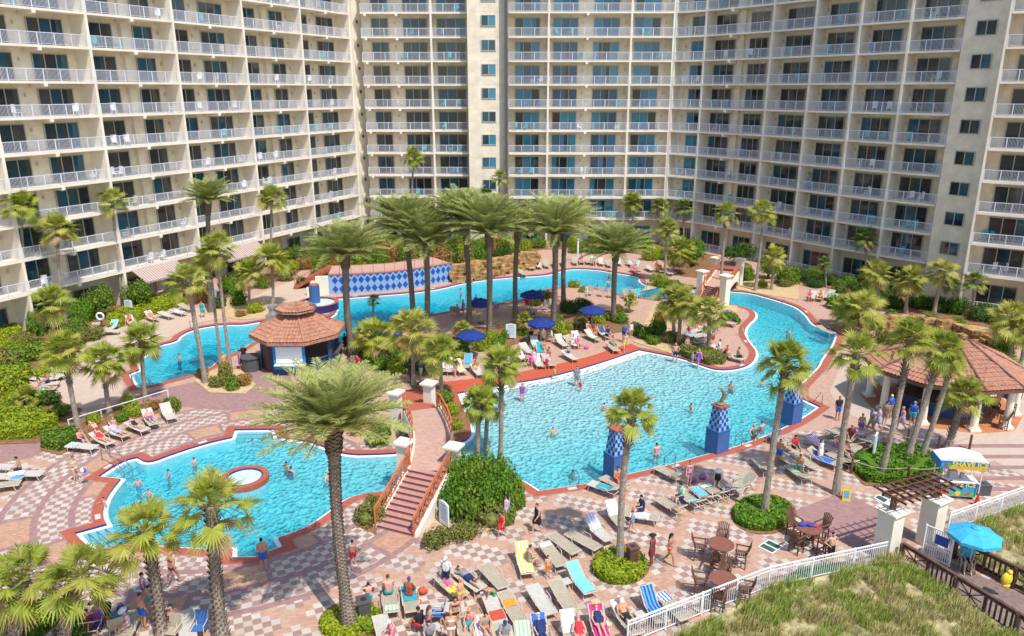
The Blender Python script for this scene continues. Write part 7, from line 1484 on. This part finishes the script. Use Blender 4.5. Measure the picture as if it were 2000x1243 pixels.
# people on their loungers
for a in [(1158,1190,1185,1262,'lie','fair','h:yellow','su:navy'),(1200,1180,1248,1240,'lie','tan','h:white','sh:black'),(888,1112,940,1150,'prone','tan','s:brown','st:grey sh:navy'),(852,1122,908,1166,'prone','tan','s:brown','su:pink',.8),(178,850,222,868,'lie','pink','s:brown','su:red',.95),(206,838,252,852,'lie','fair','l:dark','dr:lilac',1.0),
          (282,806,306,834,'lie','pink','s:dark','sh:purple',1.0),(1048,1215,1070,1275,'lie','fair','c:white','st:navy sh:navy'),(1126,1215,1140,1280,'lie','pink','s:grey','su:red'),(282,614,312,626,'lie','pink','s:brown','su:orange',.95),(58,760,104,758,'lie','pink','s:dark','sh:turq'),(246,826,290,842,'lie','fair','h:pink','su:black',.9),(1345,672,1384,662,'lie','fair','s:dark','sh:turq')]: on_lounger(*a)
for a in [(918,1236,'sit',170,'pink','s:blond','sh:teal',1.0),(948,1244,'sit',200,'tan','l:dark','bi:turq',1.0),(986,1262,'sit',190,'fair','c:navy','st:grey sh:khaki',1.0),(1070,1128,'stand',200,'fair','s:dark','sh:orange',.7),(962,1180,'bend',120,'tan','s:brown','sh:green',.75),(900,1190,'stand',240,'pink','s:blond','bi:yellow',.95),(872,1150,'stand',160,'fair','c:white','sh:navy st:white',1.0),
          (1205,950,'sit',200,'tan','s:dark','sh:red',1.0),(1235,1040,'walk',80,'fair','s:brown','su:turq',.75),(1345,950,'stand',200,'pink','s:brown','bi:purple',.95),(1400,955,'sit',160,'fair','h:white','su:black',1.0),(1560,925,'sit',150,'tan','s:dark','sh:teal',1.0),(1600,905,'stand',220,'fair','l:brown','dr:white',.95),(1650,898,'sit',200,'pink','c:red','sh:grey',1.0),(1680,850,'stand',170,'tan','s:dark','sh:purple',.9),
          (1095,650,'sit',180,'fair','s:dark','sh:red',1.0),(1072,706,'sit',160,'tan','l:dark','bi:teal',1.0),(1012,700,'sit',200,'pink','s:grey','su:navy',1.0),(1110,700,'stand',170,'fair','s:blond','sh:blue',.7),(1196,682,'sit',210,'tan','s:dark','sh:teal',1.0),(1345,660,'sit',120,'pink','h:khaki','su:pink',1.0),(1240,530,'sit',190,'pink','s:brown','bi:red',1.0),(1050,522,'sit',170,'tan','s:dark','sh:blue',1.0),(1084,520,'sit',190,'fair','c:white','st:white sh:navy',1.0),(1102,517,'lie',10,'tan','s:brown','sh:green',1.0),
          (1145,585,'stand',150,'fair','s:brown','dr:white',1.0),(1230,590,'sit',180,'pink','s:dark','su:teal',1.0),(905,616,'stand',120,'fair','s:brown','dr:pink',.95),(893,618,'sit',200,'tan','s:dark','sh:khaki',1.0),(700,722,'sit',150,'fair','s:dark','st:red sh:black',1.0),(845,728,'sit',160,'pink','s:blond','su:red',1.0),(930,728,'sit',170,'tan','s:dark','sh:yellow',1.0),(890,735,'walk',200,'fair','s:brown','su:pink',.75),
          (1742,842,'stand',230,'fair','l:blond','dr:teal',.95),(1700,846,'walk',100,'tan','c:blue','st:grey sh:khaki',1.02),(80,768,'sit',120,'fair','l:brown','bi:purple',1.0),(95,756,'sit',150,'tan','s:dark','sh:navy',1.0),(255,634,'sit',160,'pink','s:brown','sh:red',1.0),(40,930,'sit',120,'tan','s:dark','sh:navy',1.0),(225,848,'stand',200,'fair','s:blond','sh:turq',.7),(310,1226,'stand',90,'pink','s:brown','sh:green',.75),(250,1238,'sit',150,'fair','h:white','su:lilac',1.0)]: person(*a)
for a in [(380,905,60,'pink','s:brown','sh:orange',.75,.4),(330,930,120,'tan','s:dark','su:pink',.7,.45),(640,935,250,'fair','s:blond','sh:teal',1.0,.5),(1080,850,200,'fair','s:brown','sh:green',.8,.6),(1350,800,100,'pink','s:dark','sh:blue',.9,.5),(1180,800,20,'tan','s:dark','sh:orange',.7,.5),(960,800,180,'fair','s:blond','su:red',.65,.5),(350,700,150,'fair','s:dark','sh:blue',.95,.4),(900,572,90,'tan','s:brown','sh:red',1,.5),(1540,650,120,'fair','s:dark','sh:black',1,.4)]: swimmer(*a)
# beach ball held by the woman at the near pool
b = MB(); b.ico((0, 0, 0), .19, 3); me = b.mesh("beach_ball", [paint((.8, .65, .05)), paint((.75, .75, .8)), paint((.10, .15, .6))], True)
for p_ in me.polygons: p_.material_index = int(((math.atan2(p_.center.y, p_.center.x) + math.pi) / (math.pi / 3))) % 3
o = link("beach_ball", me, None, G(163, 918, 1.05)); tag(o, "yellow, white and blue beach ball carried by the woman beside the near pool", "ball")
